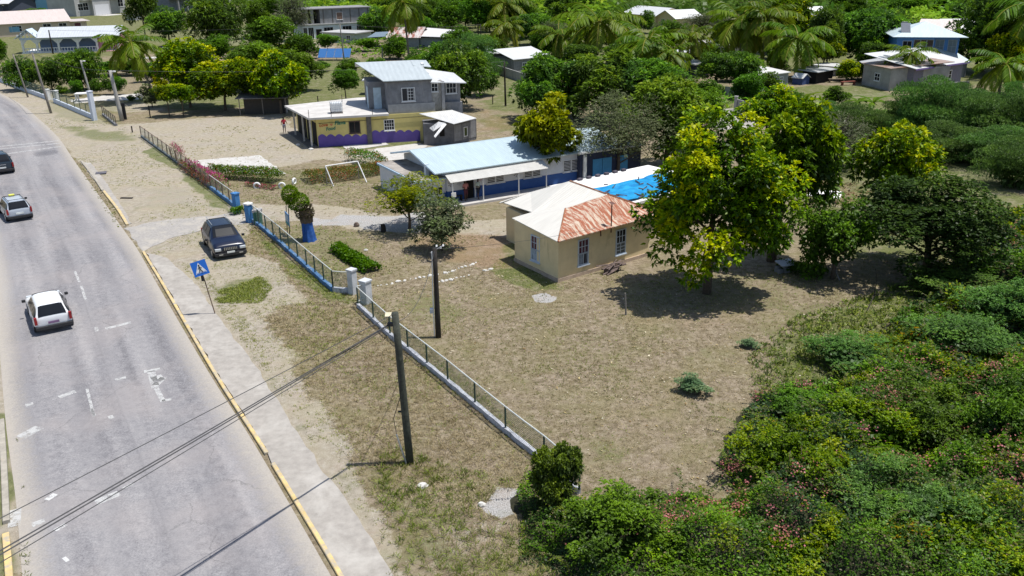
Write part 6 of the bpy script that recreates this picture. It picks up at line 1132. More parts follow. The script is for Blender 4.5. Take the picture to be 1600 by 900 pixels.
# ------------------------------------------------------------- poles and wires
def leanpole(base, top, r1, r2, mat, label, name='utility_pole', cat='utility pole', n_=10, group=None):
    g_ = G(*base); best = None
    for H in np.arange(1, 14, .03):
        # lateral lean only
        for dx in (0,):
            p = g_+np.array([0, 0, H]); u, v = prj(p)
            if best is None or abs(v-top[1]) < best[0]: best = (abs(v-top[1]), H, u)
    group = group or 'utility poles'; H = best[1]; dx = (top[0]-best[2])/F*abs((g_+np.array([0, 0, H])-CAMP)@f_)
    r = empty(name, (g_[0], g_[1], 0), 0, label, cat, group); MB().tube([(0, 0, -.2), (dx*.25, 0, H*.25), (dx*.5, 0, H*.5), (dx*.75, 0, H*.75), (dx, 0, H)], r1, n_, r2).build('shaft', mat, r, smooth=True); return r, np.array([g_[0]+dx, g_[1], H]), dx, H
POLEW = M('tarred_pole', (.055, .06, .048), .85, .45, 7, stain=(.12, .12, .09), stain_amt=.55, sscale=3)
r, T1, dx, H1 = leanpole((641,724), (617,488), .15, .125, POLEW, 'leaning dark wooden utility pole standing in the rough verge'); print('pole1', T1, dx)
MB().box(dx*.93-.3, dx*.93-.1, -.08, .08, H1-.5, H1-.38).build('bracket', PLASTIC, r); MB().tube([(dx*.4-.25, 0, H1*.36), (dx*.38-.1, 0, H1*.36)], .04, 6).build('bolt', PLASTIC, r); MB().tube([(-.12, -.1, 0), (-.42, -.15, 1.35)], .035, 6).build('guy_guard', STEEL, r); MB().tube([(-.42, -.15, 1.35), (-.5, -.1, 2.0), (-.2, -.1, 2.9), (dx*.6, -.15, 4)], .012, 4).build('cable', PLASTIC, r)
MB().add([(dx-.35, -.1, H1-.1), (dx-.12, -.1, H1-.1), (dx-.12, .1, H1-.02), (dx-.35, .1, H1-.02)], [(0, 1, 2, 3)]).build('tag_plate', M('pale_tag', (.6, .55, .4)), r)
r, T2, dx, H2 = leanpole((685,527), (679,388), .15, .11, CREOS, 'black service pole with a white conduit in the middle of the yard')
MB().tube([(-.19, -.05, .1), (-.17+dx*.5, -.05, H2*.6), (dx-.13, -.05, H2-.15)], .03, 6).build('conduit', WHITE, r); MB().box(-.36, -.2, -.14, .04, 1.35, 1.62).build('meter_box', M('meter_grey', (.5, .52, .55), .4), r, bevel=.03)
for i, (x, z) in enumerate(((.1, .1), (.3, .02), (.42, .12), (-.15, -.25))): MB().tube([(dx, 0, H2-.1), (dx+x, .05, H2+z)], .018, 5).add(*[[(dx+x-.04, .0, H2+z-.03), (dx+x+.04, 0, H2+z-.03), (dx+x+.04, .1, H2+z+.04), (dx+x-.04, .1, H2+z+.04)], [(0, 1, 2, 3)]]).build('bracket_arm', STEEL, r)
def wire(a, b_, sag, r_w, label, n_=24, mat=PLASTIC, group='overhead wires'):
    a, b_ = np.array(a, float), np.array(b_, float); pts = [a+(b_-a)*t-np.array([0, 0, 4*sag*t*(1-t)]) for t in np.linspace(0, 1, n_)]; mb = MB().tube([tuple(p-a) for p in pts], r_w, 4); return tag(mb.build('overhead_wire', mat, None, loc=tuple(a)), label, 'wire', group)
WM = M('wire_grey', (.05, .05, .055), .6)
def through(a, px, z, k): e = np.array(G(px[0], px[1], z)); a = np.array(a, float); return a+(e-a)*k
q = (T1[0]-.25, T1[1], T1[2]-.45)
for i, (py, z, dz, lb) in enumerate(((853,4.9,0,'topmost wire of the bundle of three crossing the road'),(858,4.85,-.09,'middle wire of the bundle of three crossing the road'),(869,4.7,-.2,'lowest, thinner wire of the bundle of three crossing the road'))): wire((q[0], q[1], q[2]+dz*.5), through(q, (0, py), z, 1.9), .12, .022 if i < 2 else .015, lb, mat=WM)
wire((T1[0], T1[1], T1[2]-.03), through(T1, (0, 803), 5.6, 1.9), .1, .014, 'single thin wire above the bundle crossing the road', mat=WM); wire((T1[0]+.1, T1[1], T1[2]-.35), (T2[0], T2[1], T2[2]-.1), .75, .012, 'slack service wire sagging from the verge pole to the black pole', mat=WM)
wire((T2[0], T2[1], T2[2]-.05), tuple(G(975, 345, 2.6)), .3, .008, 'thin wire from the black pole to the cottage eave', mat=WM)
CPOLE = M('concrete_pole', (.36, .35, .33), .9, .15, 3)
LP = []
for bs, tp, r1, mt, lb in (((44,152),(20,84),.13,GREYW,'thin grey pole furthest left by the roadside wall'),((80,177),(50,82),.16,GREYW,'grey wooden pole leaning over the road kerb'),((142,150),(126,94),.15,CPOLE,'pale pole behind the tall white column'),((191,189),(172,110),.26,CPOLE,'thick tapered concrete pole beside the black post'),
    ((83,84),(76,47),.16,CREOS,'black pole in front of the porch house'),((538,96),(531,38),.13,GREYW,'slim pole by the solar panels'),((790,166),(788,96),.14,CREOS,'dark pole on the dry field behind the school'),((751,88),(751,38),.13,CREOS,'slim dark pole near the block wall'),((598,100),(597,74),.12,GREYW,'short pole right of the solar panels'),((560,58),(560,44),.14,CREOS,'stub pole before the white house')):
    r, t_, dx, H = leanpole(bs, tp, r1, r1*.7, mt, lb); LP.append(t_)
    if bs[0] in (142, 191): MB().tube([(dx, 0, H-.3), (dx+.35, -.1, H-.1)], .04, 5).build('lamp_arm', STEEL, r); MB().box(dx+.3, dx+.65, -.25, .05, H-.2, H-.05).build('lamp_head', WHITE, r, bevel=.03)
for a, b_, lb in ((0,1,'wire between the two leftmost grey poles'),(1,3,'wire from the leaning grey pole to the concrete pole'),(3,6,'long wire from the concrete pole over the shop to the dark field pole'),(4,5,'long wire passing behind the snack shop trees'),(5,7,'wire from the solar panel pole to the block wall pole')): wire(LP[a], LP[b_], .6, .02, lb, mat=WM)
# crossing sign
g_ = G(337, 492); Hs_ = HT(337, 492, 420); a = math.radians(-8); r = empty('crossing_sign', g_, 0, 'leaning blue pedestrian crossing sign on a thin rusty post', 'road sign'); tpx = prj(g_+np.array([0, 0, Hs_]))[0]; dxs = (312-tpx)/PM(337, 492)*.93
MB().tube([(0, 0, -.1), (dxs*.75, 0, Hs_*.83)], .028, 6).build('post', PRU, r); MB().box(dxs*.85-.09, dxs*.85+.05, -.02, .03, Hs_*.74, Hs_*.86).build('bracket', PLASTIC, r)
bd = bpy.data.objects.new('sign_plate', MB().box(-.4, .4, -.015, .0, -.4, .4).build('tmp', M('sign_blue', (.02, .14, .55), .5, .05), None).data); COL.objects.link(bd); bpy.data.objects.remove(bpy.data.objects['tmp']); bd.parent = r; bd.location = (dxs, -.03, Hs_+.05); bd.rotation_euler = (math.radians(-12), math.radians(-14), math.radians(14))
MB().add([(-.3, -.02, -.27), (.3, -.02, -.27), (0, -.02, .31)], [(0, 1, 2)]).build('white_triangle', WHITE, bd)
mb = MB(); fig = [((0, .12), (0, -.04), .05), ((0, -.04), (-.11, -.22), .035), ((0, -.04), (.1, -.22), .035), ((0, .08), (-.11, -.02), .026), ((0, .08), (.11, .0), .026)]
for (x0, z0), (x1, z1), w_ in fig: mb.tube([(x0, -.028, z0), (x1, -.028, z1)], w_*.6, 5)
mb.tube([(0, -.034, .165), (0, -.02, .165)], .04, 10); mb.build('walking_figure', PLASTIC, bd)
for z in (-.215, -.255): MB().box(-.26, .26, -.0235, -.0205, z-.012, z+.006).build('white_stripe', M('sign_blue', (.02, .14, .55)), bd)

# ------------------------------------------------------------- people
def person(name, loc, ang, H, label, skin, shirt, legs, pose, sit=0):
    """pose: offsets of hands and feet, in body heights; body grown with a skin modifier"""
    r = empty(name, loc, ang, label, 'person'); k = H/1.75
    J = {'pel': (0, 0, .95), 'che': (0, .02, 1.3), 'nk': (0, .02, 1.5), 'hd': (0, -.02, 1.62), 'hd2': (0, -.02, 1.72), 'shl': (-.18, .02, 1.43), 'shr': (.18, .02, 1.43), 'ell': (-.26, .05, 1.15), 'elr': (.26, .05, 1.15), 'hal': (-.3, -.05, .9), 'har': (.3, -.05, .9), 'hil': (-.09, 0, .9), 'hir': (.09, 0, .9), 'knl': (-.11, -.06, .5), 'knr': (.11, .02, .5), 'fl': (-.12, -.08, .08), 'fr': (.12, .12, .08), 'tl': (-.12, -.24, .03), 'tr': (.12, -.04, .03)}
    J.update(pose); E = [('pel','che'),('che','nk'),('nk','hd'),('hd','hd2'),('che','shl'),('shl','ell'),('ell','hal'),('che','shr'),('shr','elr'),('elr','har'),('pel','hil'),('hil','knl'),('knl','fl'),('fl','tl'),('pel','hir'),('hir','knr'),('knr','fr'),('fr','tr')]
    Rr = {'pel': .13, 'che': .15, 'nk': .06, 'hd': .10, 'hd2': .085, 'shl': .07, 'shr': .07, 'ell': .048, 'elr': .048, 'hal': .038, 'har': .038, 'hil': .095, 'hir': .095, 'knl': .062, 'knr': .062, 'fl': .045, 'fr': .045, 'tl': .035, 'tr': .035}
    def skinmesh(nm, names, edges, mat, grow):
        me = bpy.data.meshes.new(nm); ix = {q: i for i, q in enumerate(names)}; me.from_pydata([tuple(c*k for c in J[q]) for q in names], [(ix[a], ix[b]) for a, b in edges], []); o = bpy.data.objects.new(nm, me); COL.objects.link(o); o.parent = r
        s = o.modifiers.new('skin', 'SKIN'); s.use_smooth_shade = True
        if not me.skin_vertices: 
            bpy.context.view_layer.objects.active = o
        for q, i in ix.items():
            if me.skin_vertices: me.skin_vertices[0].data[i].radius = ((Rr[q]+grow)*k, (Rr[q]*.85+grow)*k); me.skin_vertices[0].data[i].use_root = i == 0
        ss = o.modifiers.new('sub', 'SUBSURF'); ss.levels = ss.render_levels = 1; me.materials.append(mat); return o
    skinmesh('body', list(J), E, skin, 0)
    skinmesh('shirt', ['pel','che','nk','shl','ell','shr','elr'], [('pel','che'),('che','nk'),('che','shl'),('shl','ell'),('che','shr'),('shr','elr')], shirt, .015)
    bpy.data.objects
    skinmesh('trousers', ['pel','hil','knl','hir','knr'], [('pel','hil'),('hil','knl'),('pel','hir'),('hir','knr')], legs, .02)
    MB().tube([(J['hd'][0]*k, J['hd'][1]*k+.015, (J['hd'][2]+.04)*k), (J['hd2'][0]*k, J['hd2'][1]*k+.02, (J['hd2'][2]+.1)*k)], .11*k, 8, .06*k).build('hair', BLACK, r, smooth=True)
    return r
SKIN = M('brown_skin', (.10, .055, .035), .6); g_ = G(445, 208)
person('person', (g_[0], g_[1], .01), math.radians(20), 1.72, 'person in a red shirt walking across the shop yard', SKIN, M('red_shirt', (.42, .03, .05), .8), M('grey_shorts', (.18, .18, .24), .8), {'elr': (.3, .1, 1.18), 'har': (.36, -.05, .95)})
sl = bpy.data.objects['school_building']; 
def onporch(x, y): v = Matrix.Rotation(sl.rotation_euler.z, 3, 'Z') @ Vector((x, y, .17)); return (v.x+sl.location.x, v.y+sl.location.y, .17)
person('person', onporch(2.2, .15), sl.rotation_euler.z, 1.6, 'person in a pink top leaning by the dark school doorway', SKIN, M('pink_top', (.5, .2, .18), .8), M('maroon_cloth', (.1, .03, .04), .8), {'hal': (-.2, -.25, 1.2), 'har': (.2, -.25, 1.2)})
person('person', onporch(3.25, .1), sl.rotation_euler.z+.4, 1.6, 'person in a pale shirt and dark skirt standing by a porch post', SKIN, M('pale_green_shirt', (.5, .58, .52), .8), M('dark_cloth', (.02, .025, .04), .8), {'hal': (-.15, -.25, 1.15)})
# bench under the porch
v = onporch(1.5, .4); r = empty('bench', v, sl.rotation_euler.z, 'dark bench against the school wall under the awning', 'bench'); MB().box(-.5, .5, -.15, .15, .4, .45).build('seat', CREOS, r)
for x in (-.42, .42): MB().box(x-.03, x+.03, -.12, .12, 0, .4).build('leg', CREOS, r)

# ------------------------------------------------------------- things in the school yard
# football goal
b1, b2, f1, f2 = [G(*q) for q in ((511,289),(561,281),(521,291),(573,285))]; Hg = HT(511, 289, 259.5); r = empty('football_goal', b1, 0, 'white football goal frame on the school lawn', 'goal'); O = np.array(b1); up_ = np.array([0, 0, Hg])
tp1, tp2 = b1-O+up_, b2-O+up_
MB().tube([tp1, tp2], .05, 8).build('crossbar', WHITE, r); MB().tube([f1-O, tp1], .05, 8).build('post', WHITE, r); MB().tube([f2-O, tp2], .05, 8).build('post', WHITE, r)
MB().tube([b1-O, tp1], .04, 6).build('rear_post', GREYW, r); MB().tube([b2-O, tp2], .04, 6).build('rear_post', GREYW, r); MB().tube([b1-O+up_*.12, f1-O+up_*.12], .03, 6).build('side_bar', GREYW, r)
# painted tyres
def torus(R, r1, n1=20, n2=8):
    v = []; 
    for i in range(n1):
        a = 2*PI*i/n1
        for j in range(n2): b_ = 2*PI*j/n2; v.append(((R+r1*math.cos(b_))*math.cos(a), r1*math.sin(b_)*1.1, (R+r1*math.cos(b_))*math.sin(a)))
    return MB().add(v, [(i*n2+j, ((i+1) % n1)*n2+j, ((i+1) % n1)*n2+(j+1) % n2, i*n2+(j+1) % n2) for i in range(n1) for j in range(n2)])
for px, py, rz, lb in ((402,294,.1,'white painted tyre half sunk in the lawn under the green hedge'),(441,294,.1,'white painted tyre facing the road, middle one of three'),(460,287,1.3,'white painted tyre turned sideways near the goal')):
    g_ = G(px, py); tag(torus(.24, .085).build('painted_tyre', WHITE, None, smooth=True, loc=(g_[0], g_[1], .2), rz=rz), lb, 'tyre', 'white painted tyres on the school lawn')
# hedges and flowering shrubs: leaves filling a long low mound
def mound(p0, p1, wid, hgt, pal_, n_, leaf, label, seed, name='hedge', cat='hedge', flowers=None, nfl=0):
    a, b_ = G(*p0)[:2], G(*p1)[:2]; d = b_-a; Ln = np.linalg.norm(d); u = d/Ln; v_ = np.array([-u[1], u[0]]); rs = np.random.RandomState(seed)
    s = rs.rand(n_)*Ln; q = rs.uniform(-1, 1, n_); hh = hgt*(np.sqrt(np.clip(1-q*q, 0, 1)))*(.55+.6*fbm(s+50, q*wid+50, 1.1, seed)); z = hh*(1-np.abs(rs.normal(size=n_))*.25); w_ = wid/2*(.7+.5*vnoise(s+9, s*0+5, 1.4, seed+3))
    P2 = np.outer(s, u)+np.outer(q*w_, v_); base = np.concatenate([P2, np.maximum(z, .02)[:, None]], 1); dr = rs.normal(size=(n_, 3)); dr[:, 2] = np.abs(dr[:, 2])
    vv, f = leaves(base, dr, leaf*(.6+rs.rand(n_)*.8), leaf*.5, rs, .1); c = pal(pal_, rs, n_, (z/hgt)*.6+rs.rand(n_)*.4-.1)
    if flowers is not None: k = (rs.rand(n_) < nfl*(.3+1.4*(fbm(s+3, q, .8, seed+9) > .52))) & (z > hh*.7); c[k] = pal(flowers, rs, int(k.sum()))
    o = npmesh(name, vv, f, np.repeat(c, 4, 0), LEAF); o.location = (a[0], a[1], 0); return tag(o, label, cat)
PKF = [(.35,.08,.14),(.6,.16,.3),(.5,.2,.25)]; RDF = [(.3,.1,.08),(.45,.18,.14),(.35,.15,.08)]
mound((527,392), (583,426), 1.1, .6, [(.03,.07,.012),(.08,.16,.02),(.16,.26,.04)], 3800, .2, 'bright green leafy border strip behind the fence corner', 701)
mound((330,276), (438,284), 1.6, 1.25, GRN, 6000, .16, 'dark green hedge below the white concrete slab', 702, flowers=RDF, nfl=.06); mound((385,290), (432,296), .9, .4, [(.12,.07,.05),(.12,.14,.04)], 1100, .12, 'low reddish flower border in front of the green hedge', 703, flowers=PKF, nfl=.3)
mound((478,284), (600,268), 3.2, 1.1, [(.06,.09,.02),(.12,.14,.04),(.2,.13,.07)], 8000, .14, 'straggly flowering hedge behind the football goal', 704, flowers=RDF, nfl=.2); mound((545,250), (600,262), 1.6, 1.4, GRN, 2600, .16, 'green and red hedge at the corner of the school annex', 705, flowers=RDF, nfl=.15)
mound((296,266), (352,298), 1.5, 1.3, GRN, 3200, .14, 'pink bougainvillea spilling over the old fence', 706, name='bougainvillea', cat='shrub', flowers=PKF, nfl=.75); mound((272,246), (287,258), .8, 1.9, [(.1,.1,.04),(.16,.12,.06)], 900, .12, 'tall thin pink bougainvillea left of the big one on the fence', 707, name='bougainvillea', cat='shrub', flowers=PKF, nfl=.6)
mound((283,262), (330,295), .9, .9, [(.12,.1,.05),(.2,.13,.08)], 1600, .12, 'dry reddish hedge along the old fence footing', 708, flowers=RDF, nfl=.3); mound((362,336), (380,332), .8, .6, GRN, 600, .16, 'small green plant at the foot of the further blue pillar', 709, name='shrub', cat='shrub')
mound((1215,420), (1290,434), 1.2, .7, [(.05,.09,.02),(.1,.15,.03)], 2600, .14, 'low bright green weeds below the leaning tree', 710, name='weed_patch', cat='weeds'); mound((560,222), (690,212), .5, .3, [(.06,.1,.02),(.13,.17,.04)], 1500, .12, 'thin grass strip at the foot of the purple wall', 711, name='grass_strip', cat='grass strip')
# clipped tree with the blue painted trunk
g_ = G(484, 376); r = empty('clipped_tree', g_, 0, 'clipped leaning tree with a thick blue painted trunk', 'tree'); ns = 22
def ribbed(z0, z1, ra, rb, dx0, dx1, mat, nm, k=7):
    v = []; N = 7
    for i in range(N):
        t = i/(N-1); R = ra+(rb-ra)*(1-(1-t)**1.8)
        for j in range(ns): a = 2*PI*j/ns; q = R*(1+.16*math.sin(a*k+t)*(1-t*.4)); v.append((dx0+(dx1-dx0)*t+q*math.cos(a), q*math.sin(a), z0+(z1-z0)*t))
    MB().add(v, [(i*ns+j, i*ns+(j+1) % ns, (i+1)*ns+(j+1) % ns, (i+1)*ns+j) for i in range(N-1) for j in range(ns)]).build(nm, mat, r, smooth=True)
ribbed(-.05, 1.3, .44, .36, 0, -.08, M('blue_trunk_paint', (.025, .1, .36), .8, .35, 4, stain=(.2, .3, .5), stain_amt=.6, sscale=3), 'painted_trunk'); ribbed(1.3, 2.2, .38, .42, -.08, -.1, BARK, 'trunk')
rs = np.random.RandomState(5)
def blob(c_, R_, n_, pal_, leaf): d_ = rnd_dirs(n_, rs, .1); p = np.array(c_)+d_*np.array(R_)*(1-np.abs(rs.normal(size=(n_, 1)))*.12); vv, f = leaves(p, d_+rs.normal(size=d_.shape)*.6, leaf, leaf*.5, rs); return vv, f, np.repeat(pal(pal_, rs, n_), 4, 0)
B1 = blob((-1.0, 0, 3.25), (.55, .5, .6), 1800, GRN[1:]+[(.2,.28,.04)], .13); B2 = blob((-.55, 0, 2.75), (.75, .55, .6), 2000, GRN[1:], .13); B3 = blob((-.15, 0, 2.1), (.62, .55, .65), 1300, [(.06,.05,.03),(.12,.1,.06),(.08,.09,.04)], .13)
vv = np.concatenate([B1[0], B2[0], B3[0]]); f = np.arange(len(vv)).reshape(-1, 4); o = npmesh('crown', vv, f, np.concatenate([B1[2], B2[2], B3[2]]), LEAF); o.parent = r
# notice board on two posts
g_ = G(449, 365); r = empty('notice_board', g_, math.radians(-64), 'blue and white notice board on two dark posts by the clipped tree', 'sign board')
for x in (0, .75): MB().tube([(x, 0, 0), (x, .12, 2.0)], .03, 6).build('post', CREOS, r)
MB().box(-.15, .95, .0, .05, .75, 1.6).build('panel', M('board_blue', (.12, .25, .45), .6, .2, 2), r); MB().box(-.05, .85, -.012, -.001, 1.0, 1.5).build('poster', M('board_white', (.55, .62, .66), .6, .3, 5), r); MB().box(-.1, .9, -.012, -.001, .78, .98).build('poster', M('board_green', (.12, .4, .35), .6, .2, 4), r)
# bin by the gate, stones, stumps
g_ = G(404, 350); r = empty('rubbish_drum', g_, 0, 'green drum full of rubbish inside the blue gate', 'drum'); MB().tube([(0, 0, 0), (0, 0, .95)], .32, 16).build('drum', M('drum_green', (.04, .13, .09), .7, .2), r); mb = MB(); rr = random.Random(4)
for k in range(9): x, y = rr.uniform(-.25, .25), rr.uniform(-.2, .2); mb.box(x-.12, x+.12, y-.1, y+.1, .9, 1.05+rr.random()*.12)
mb.build('rubbish', M('rubbish_pale', (.5, .48, .47), .8, .4, 6), r)
def rock(seed, s=1, flat=.6):
    rs = np.random.RandomState(seed); v = []; 
    for i, z in enumerate((-.4, .1, .5)):
        for j in range(7): a = 2*PI*j/7; R = (.5, .48, .28)[i]*(.75+rs.rand()*.5); v.append((R*math.cos(a)*s, R*math.sin(a)*s, z*flat*s))
    return MB().add(v, [(i*7+j, i*7+(j+1) % 7, i*7+7+(j+1) % 7, i*7+7+j) for i in range(2) for j in range(7)]+[tuple(range(14, 21)), tuple(range(6, -1, -1))])
WST = M('white_stone', (.6, .58, .54), .9, .2, 5); protos = [rock(i).build('white_stone', WST, None) for i in range(4)]; first = [True]*4; k = 0
line = [((590,447),(700,426),15),((696,427),(750,409),10),((686,441),(738,430),9),((758,424),(772,420),3)]
for (x0, y0), (x1, y1), n_ in line:
    for i in range(n_):
        t = (i+random.uniform(-.3, .3))/n_; g_ = G(x0+(x1-x0)*t, y0+(y1-y0)*t+random.uniform(-1, 1)); o = protos[k % 4] if first[k % 4] else protos[k % 4].copy()
        if not first[k % 4]: COL.objects.link(o)
        first[k % 4] = False; s = random.uniform(.09, .24); o.scale = (s*1.5, s, s); o.location = (g_[0], g_[1], s*.12); o.rotation_euler.z = random.uniform(0, 3); tag(o, 'whitewashed stone edging the path to the cottage', 'stone', 'white stones lining the cottage path'); k += 1
for px, py, s, lb in ((661,761,.42,'single white rock on the rough verge'),(572,392,.3,'flat pale stone on the lawn behind the green border'),(752,790,.3,'grey stone at the edge of the gravel patch'),(430,262,.4,'pale stone at the tip of the concrete slab'),(486,234,.55,'pale rock in the shop yard'),(466,227,.5,'dark edged rock by the shop corner')):
    g_ = G(px, py); tag(rock(px, 1).build('rock', WST, None, loc=(g_[0], g_[1], .08)), lb, 'rock').scale = (s, s*.7, s*.6)
g_ = G(599, 362); o = MB().tube([(0, 0, -.05), (.02, 0, .3), (-.02, 0, .55)], .2, 8, .15).build('tree_stump', CREOS, None, loc=tuple(g_)); tag(o, 'black tree stump left of the lime green tree', 'stump')
g_ = G(557, 354); o = rock(33, .4, 1).build('rock', M('brown_rock', (.16, .12, .1), .9, .3), None, loc=(g_[0], g_[1], .1)); tag(o, 'brown rock at the edge of the rubble path', 'rock')
g_ = G(978, 492); o = MB().tube([(0, 0, -.1), (-.03, 0, .6), (-.08, 0, 1.25)], .055, 6, .04).build('wooden_stake', GREYW, None, loc=tuple(g_)); tag(o, 'grey wooden stake in the lawn left of the big tree shadow', 'stake')
g_ = G(1353, 490); g2 = G(1377, 448)-g_; o = MB().tube([(0, 0, .03), (g2[0]*.45, g2[1]*.45, .3), (g2[0]*.5, g2[1]*.5, 1.1), (g2[0]*.4, g2[1]*.45, 1.9)], .035, 5, .012).tube([(g2[0]*.45, g2[1]*.45, .3), (g2[0]*.5+.5, g2[1]*.5, .35)], .02, 4, .01).build('dead_branch', CREOS, None, loc=tuple(g_)); tag(o, 'thin crooked dead branch below the dark round tree', 'branch')
g_ = G(1312, 440); g2 = G(1262, 410)-g_; o = MB().tube([(0, 0, .05), (g2[0]*.3, g2[1]*.3, .9), (g2[0]*.5+.3, g2[1]*.6, 2.2), (g2[0]*.6, g2[1]*.9, 3.2)], .05, 5, .02).build('dead_branch', GREYW, None, loc=tuple(g_)); tag(o, 'long pale curved branch hanging from the creeper tree', 'branch')
g_ = G(1226, 424); r = empty('scrap_heap', g_, .5, 'tilted grey sheet on rubble under the leaning tree', 'scrap heap'); MB().slab([(-.55, -.3, .5), (.55, -.35, .45), (.6, .35, .62), (-.5, .4, .66)], .05).build('sheet', STEEL, r); mb = MB(); rr = random.Random(2)
for k in range(8): x, y = rr.uniform(-.5, .5), rr.uniform(-.4, .3); mb.box(x-.15, x+.15, y-.1, y+.1, 0, rr.uniform(.15, .42))
mb.build('rubble', BLOCK, r)
g_ = G(1286, 315); o = MB().slab([(-1.2, -.4, .5), (1.2, -.3, .4), (1.3, .4, .8), (-1.1, .3, .9)], .05).build('zinc_sheet', ZW.copy() if False else ZW, None, loc=tuple(g_), rz=-.4); tag(o, 'loose white zinc sheet seen through the leaves behind the leaning tree', 'zinc sheet')
# reed clump, weeds and distinct shrubs of the bank
g_ = G(1342, 352); r = empty('reed_clump', g_, 0, 'clump of long pale striped reeds left of the dark round tree', 'reeds'); inst('leaves', PALMS[1], (0, 0, .5), r, 0, (1.3, 1.3, 1.6)); MB().tube([(0, 0, -.1), (0, 0, .6)], .12, 6).build('stem', BARK, r)
WD = [(.10,.15,.08),(.16,.22,.12),(.24,.28,.15)]
near_tree(1080, 612, 52, 590, 'larger bluish green weed in the open yard', WD, 12, 520, 4, .07, 801, low=0, name='weed', mk_trunk=False, cat='weed', flat=.5); near_tree(1168, 542, 34, 530, 'small bluish green weed beside pale gravel', WD, 9, 260, 4, .07, 802, low=0, name='weed', mk_trunk=False, cat='weed', flat=.5)
near_tree(872, 800, 70, 706, 'bush swallowing the end of the near fence', [(.06,.09,.03),(.11,.16,.04),(.17,.24,.05),(.25,.3,.08)], 26, 5200, 5, .07, 803, inner=.5, low=0, name='shrub', mk_trunk=False, cat='shrub'); near_tree(960, 868, 150, 776, 'dark vine covered shrub right of the fence end bush', GRN, 30, 5200, 5, .07, 804, inner=.45, low=0, name='shrub', mk_trunk=False, cat='shrub')
OLV = [(.06,.10,.018),(.12,.18,.03),(.22,.27,.04),(.34,.34,.05)]
for px, py, w_, yt, pl, lf, lb in ((1225,760,150,628,OLV,.10,'yellow green shrub with orange leaves at the yard edge'),(1345,720,150,610,OLV,.10,'yellow green shrub with pink blossom in the middle of the bank'),(1260,668,120,600,GRN,.10,'dark green shrub topping the left end of the bank'),(1430,700,170,580,GRN,.11,'broad shrub behind the blossoming one'),(1560,720,150,560,GRN,.11,'tall green shrub at the right photo edge'),(1440,850,230,735,ACA,.10,'feathery dark acacia shrub above the deep hollow'),
   (1330,580,130,528,ACA,.12,'low feathery acacia sprawling into the yard'),(1480,560,190,480,ACA,.13,'feathery acacia mound right of the yard'),(1570,520,140,420,ACA,.13,'feathery acacia mound at the right edge below the red patch'),(1200,880,160,800,OLV,.09,'olive shrub dotted with pink near the bottom edge'),(1540,900,170,800,OLV,.09,'lime green shrub in the bottom right corner'),(1090,880,150,800,GRN,.09,'leafy shrub low in the middle of the bottom edge'),(1280,860,120,770,OLV,.09,'thin grey green shrub with bare twigs near the bottom'),(1500,470,150,420,ACA,.14,'low acacia spread beside the shadow of the dark round tree'),(1400,560,90,520,OLV,.11,'small golden shrub at the yard corner')):
    yt = py-(py-yt)*(.66 if pl is not ACA else .8)
    near_tree(px, py, w_, yt, lb, pl, 26, int(26*w_), 5, lf*.72, 810+px, low=0, name='shrub', mk_trunk=False, cat='shrub', flat=.45 if pl is ACA else .8, inner=.5, lobe=(.16, .34), wid=.36 if pl is ACA else .5, shape=(1, 1, .8))
# bare twigs poking through the bank
for i, (px, py, h_, lb) in enumerate(((1345,860,1.6,'bare forked twig at the foot of the bank'),(1300,830,1.2,'short bare twig left of the forked one'),(1540,560,1.8,'bare grey twigs above the acacia mound'))):
    g_ = G(px, py); mb = MB(); rr = random.Random(i); 
    for k in range(7): a = rr.uniform(0, 6.28); q = rr.uniform(.3, 1); mb.tube([(0, 0, 0), (math.cos(a)*.2*q, math.sin(a)*.2*q, h_*.5*q), (math.cos(a)*.7*q, math.sin(a)*.7*q, h_*q)], .014, 4, .005)
    tag(mb.build('dead_branch', GREYW, None, loc=tuple(g_)), lb, 'branch')
# drain grate, plank, garden table, solar panels, block walls
g_ = G(158, 271); r = empty('drain_grate', (g_[0], g_[1], 0), .35, 'dark iron drain grate beside the far kerb', 'grate'); MB().box(-.45, .45, -.5, .5, .0, .075).build('frame', PLASTIC, r); mb = MB(); [mb.box(-.4+i*.1, -.35+i*.1, -.45, .45, .076, .095) for i in range(9)]; mb.build('bars', M('grate_bars', (.2, .19, .22)), r)
g_ = G(198, 310); tag(MB().box(-.5, .5, -.12, .12, 0, .07).build('plank', CREOS, None, loc=(g_[0], g_[1], .0), rz=-.1), 'dark broken plank lying on the dirt lay-by', 'plank')
g_ = G(132, 158); r = empty('garden_table', g_, .2, 'white box shaped garden table on the garden path', 'table'); MB().box(-1, 1, -.7, .7, 1.0, 1.12).build('tabletop', WHITE, r)
for x in (-.85, .85):
    for y in (-.55, .55): MB().box(x-.08, x+.08, y-.08, y+.08, 0, 1.0).build('leg', WHITE, r)
g_ = G(497, 95); r = empty('solar_panels', g_, -.12, 'row of four blue solar panels on a low rack', 'solar panels'); 
for i in range(4): MB().slab([(i*1.55, 0, .6), (i*1.55+1.48, 0, .6), (i*1.55+1.2, 2.4, 2.0), (i*1.55-.28, 2.4, 2.0)], .05).build('panel', M('solar_blue', (.04, .13, .33), .25, .1), r)
for x in (.2, 3, 5.8): MB().tube([(x, 1.8, 0), (x, 1.8, 1.4)], .05, 5).build('leg', STEEL, r)
def blockwall(a, b_, h, label, name='wall'):
    loc, rz, w_ = frame_from(a, b_); r = MB().box(0, w_, 0, .2, -.1, h).build('block_wall', M('wall_block', (.3, .3, .29), .9, .2, 1.5, stain=(.18, .18, .18), stain_amt=.52), None, loc=loc, rz=rz); tag(r, label, 'wall')
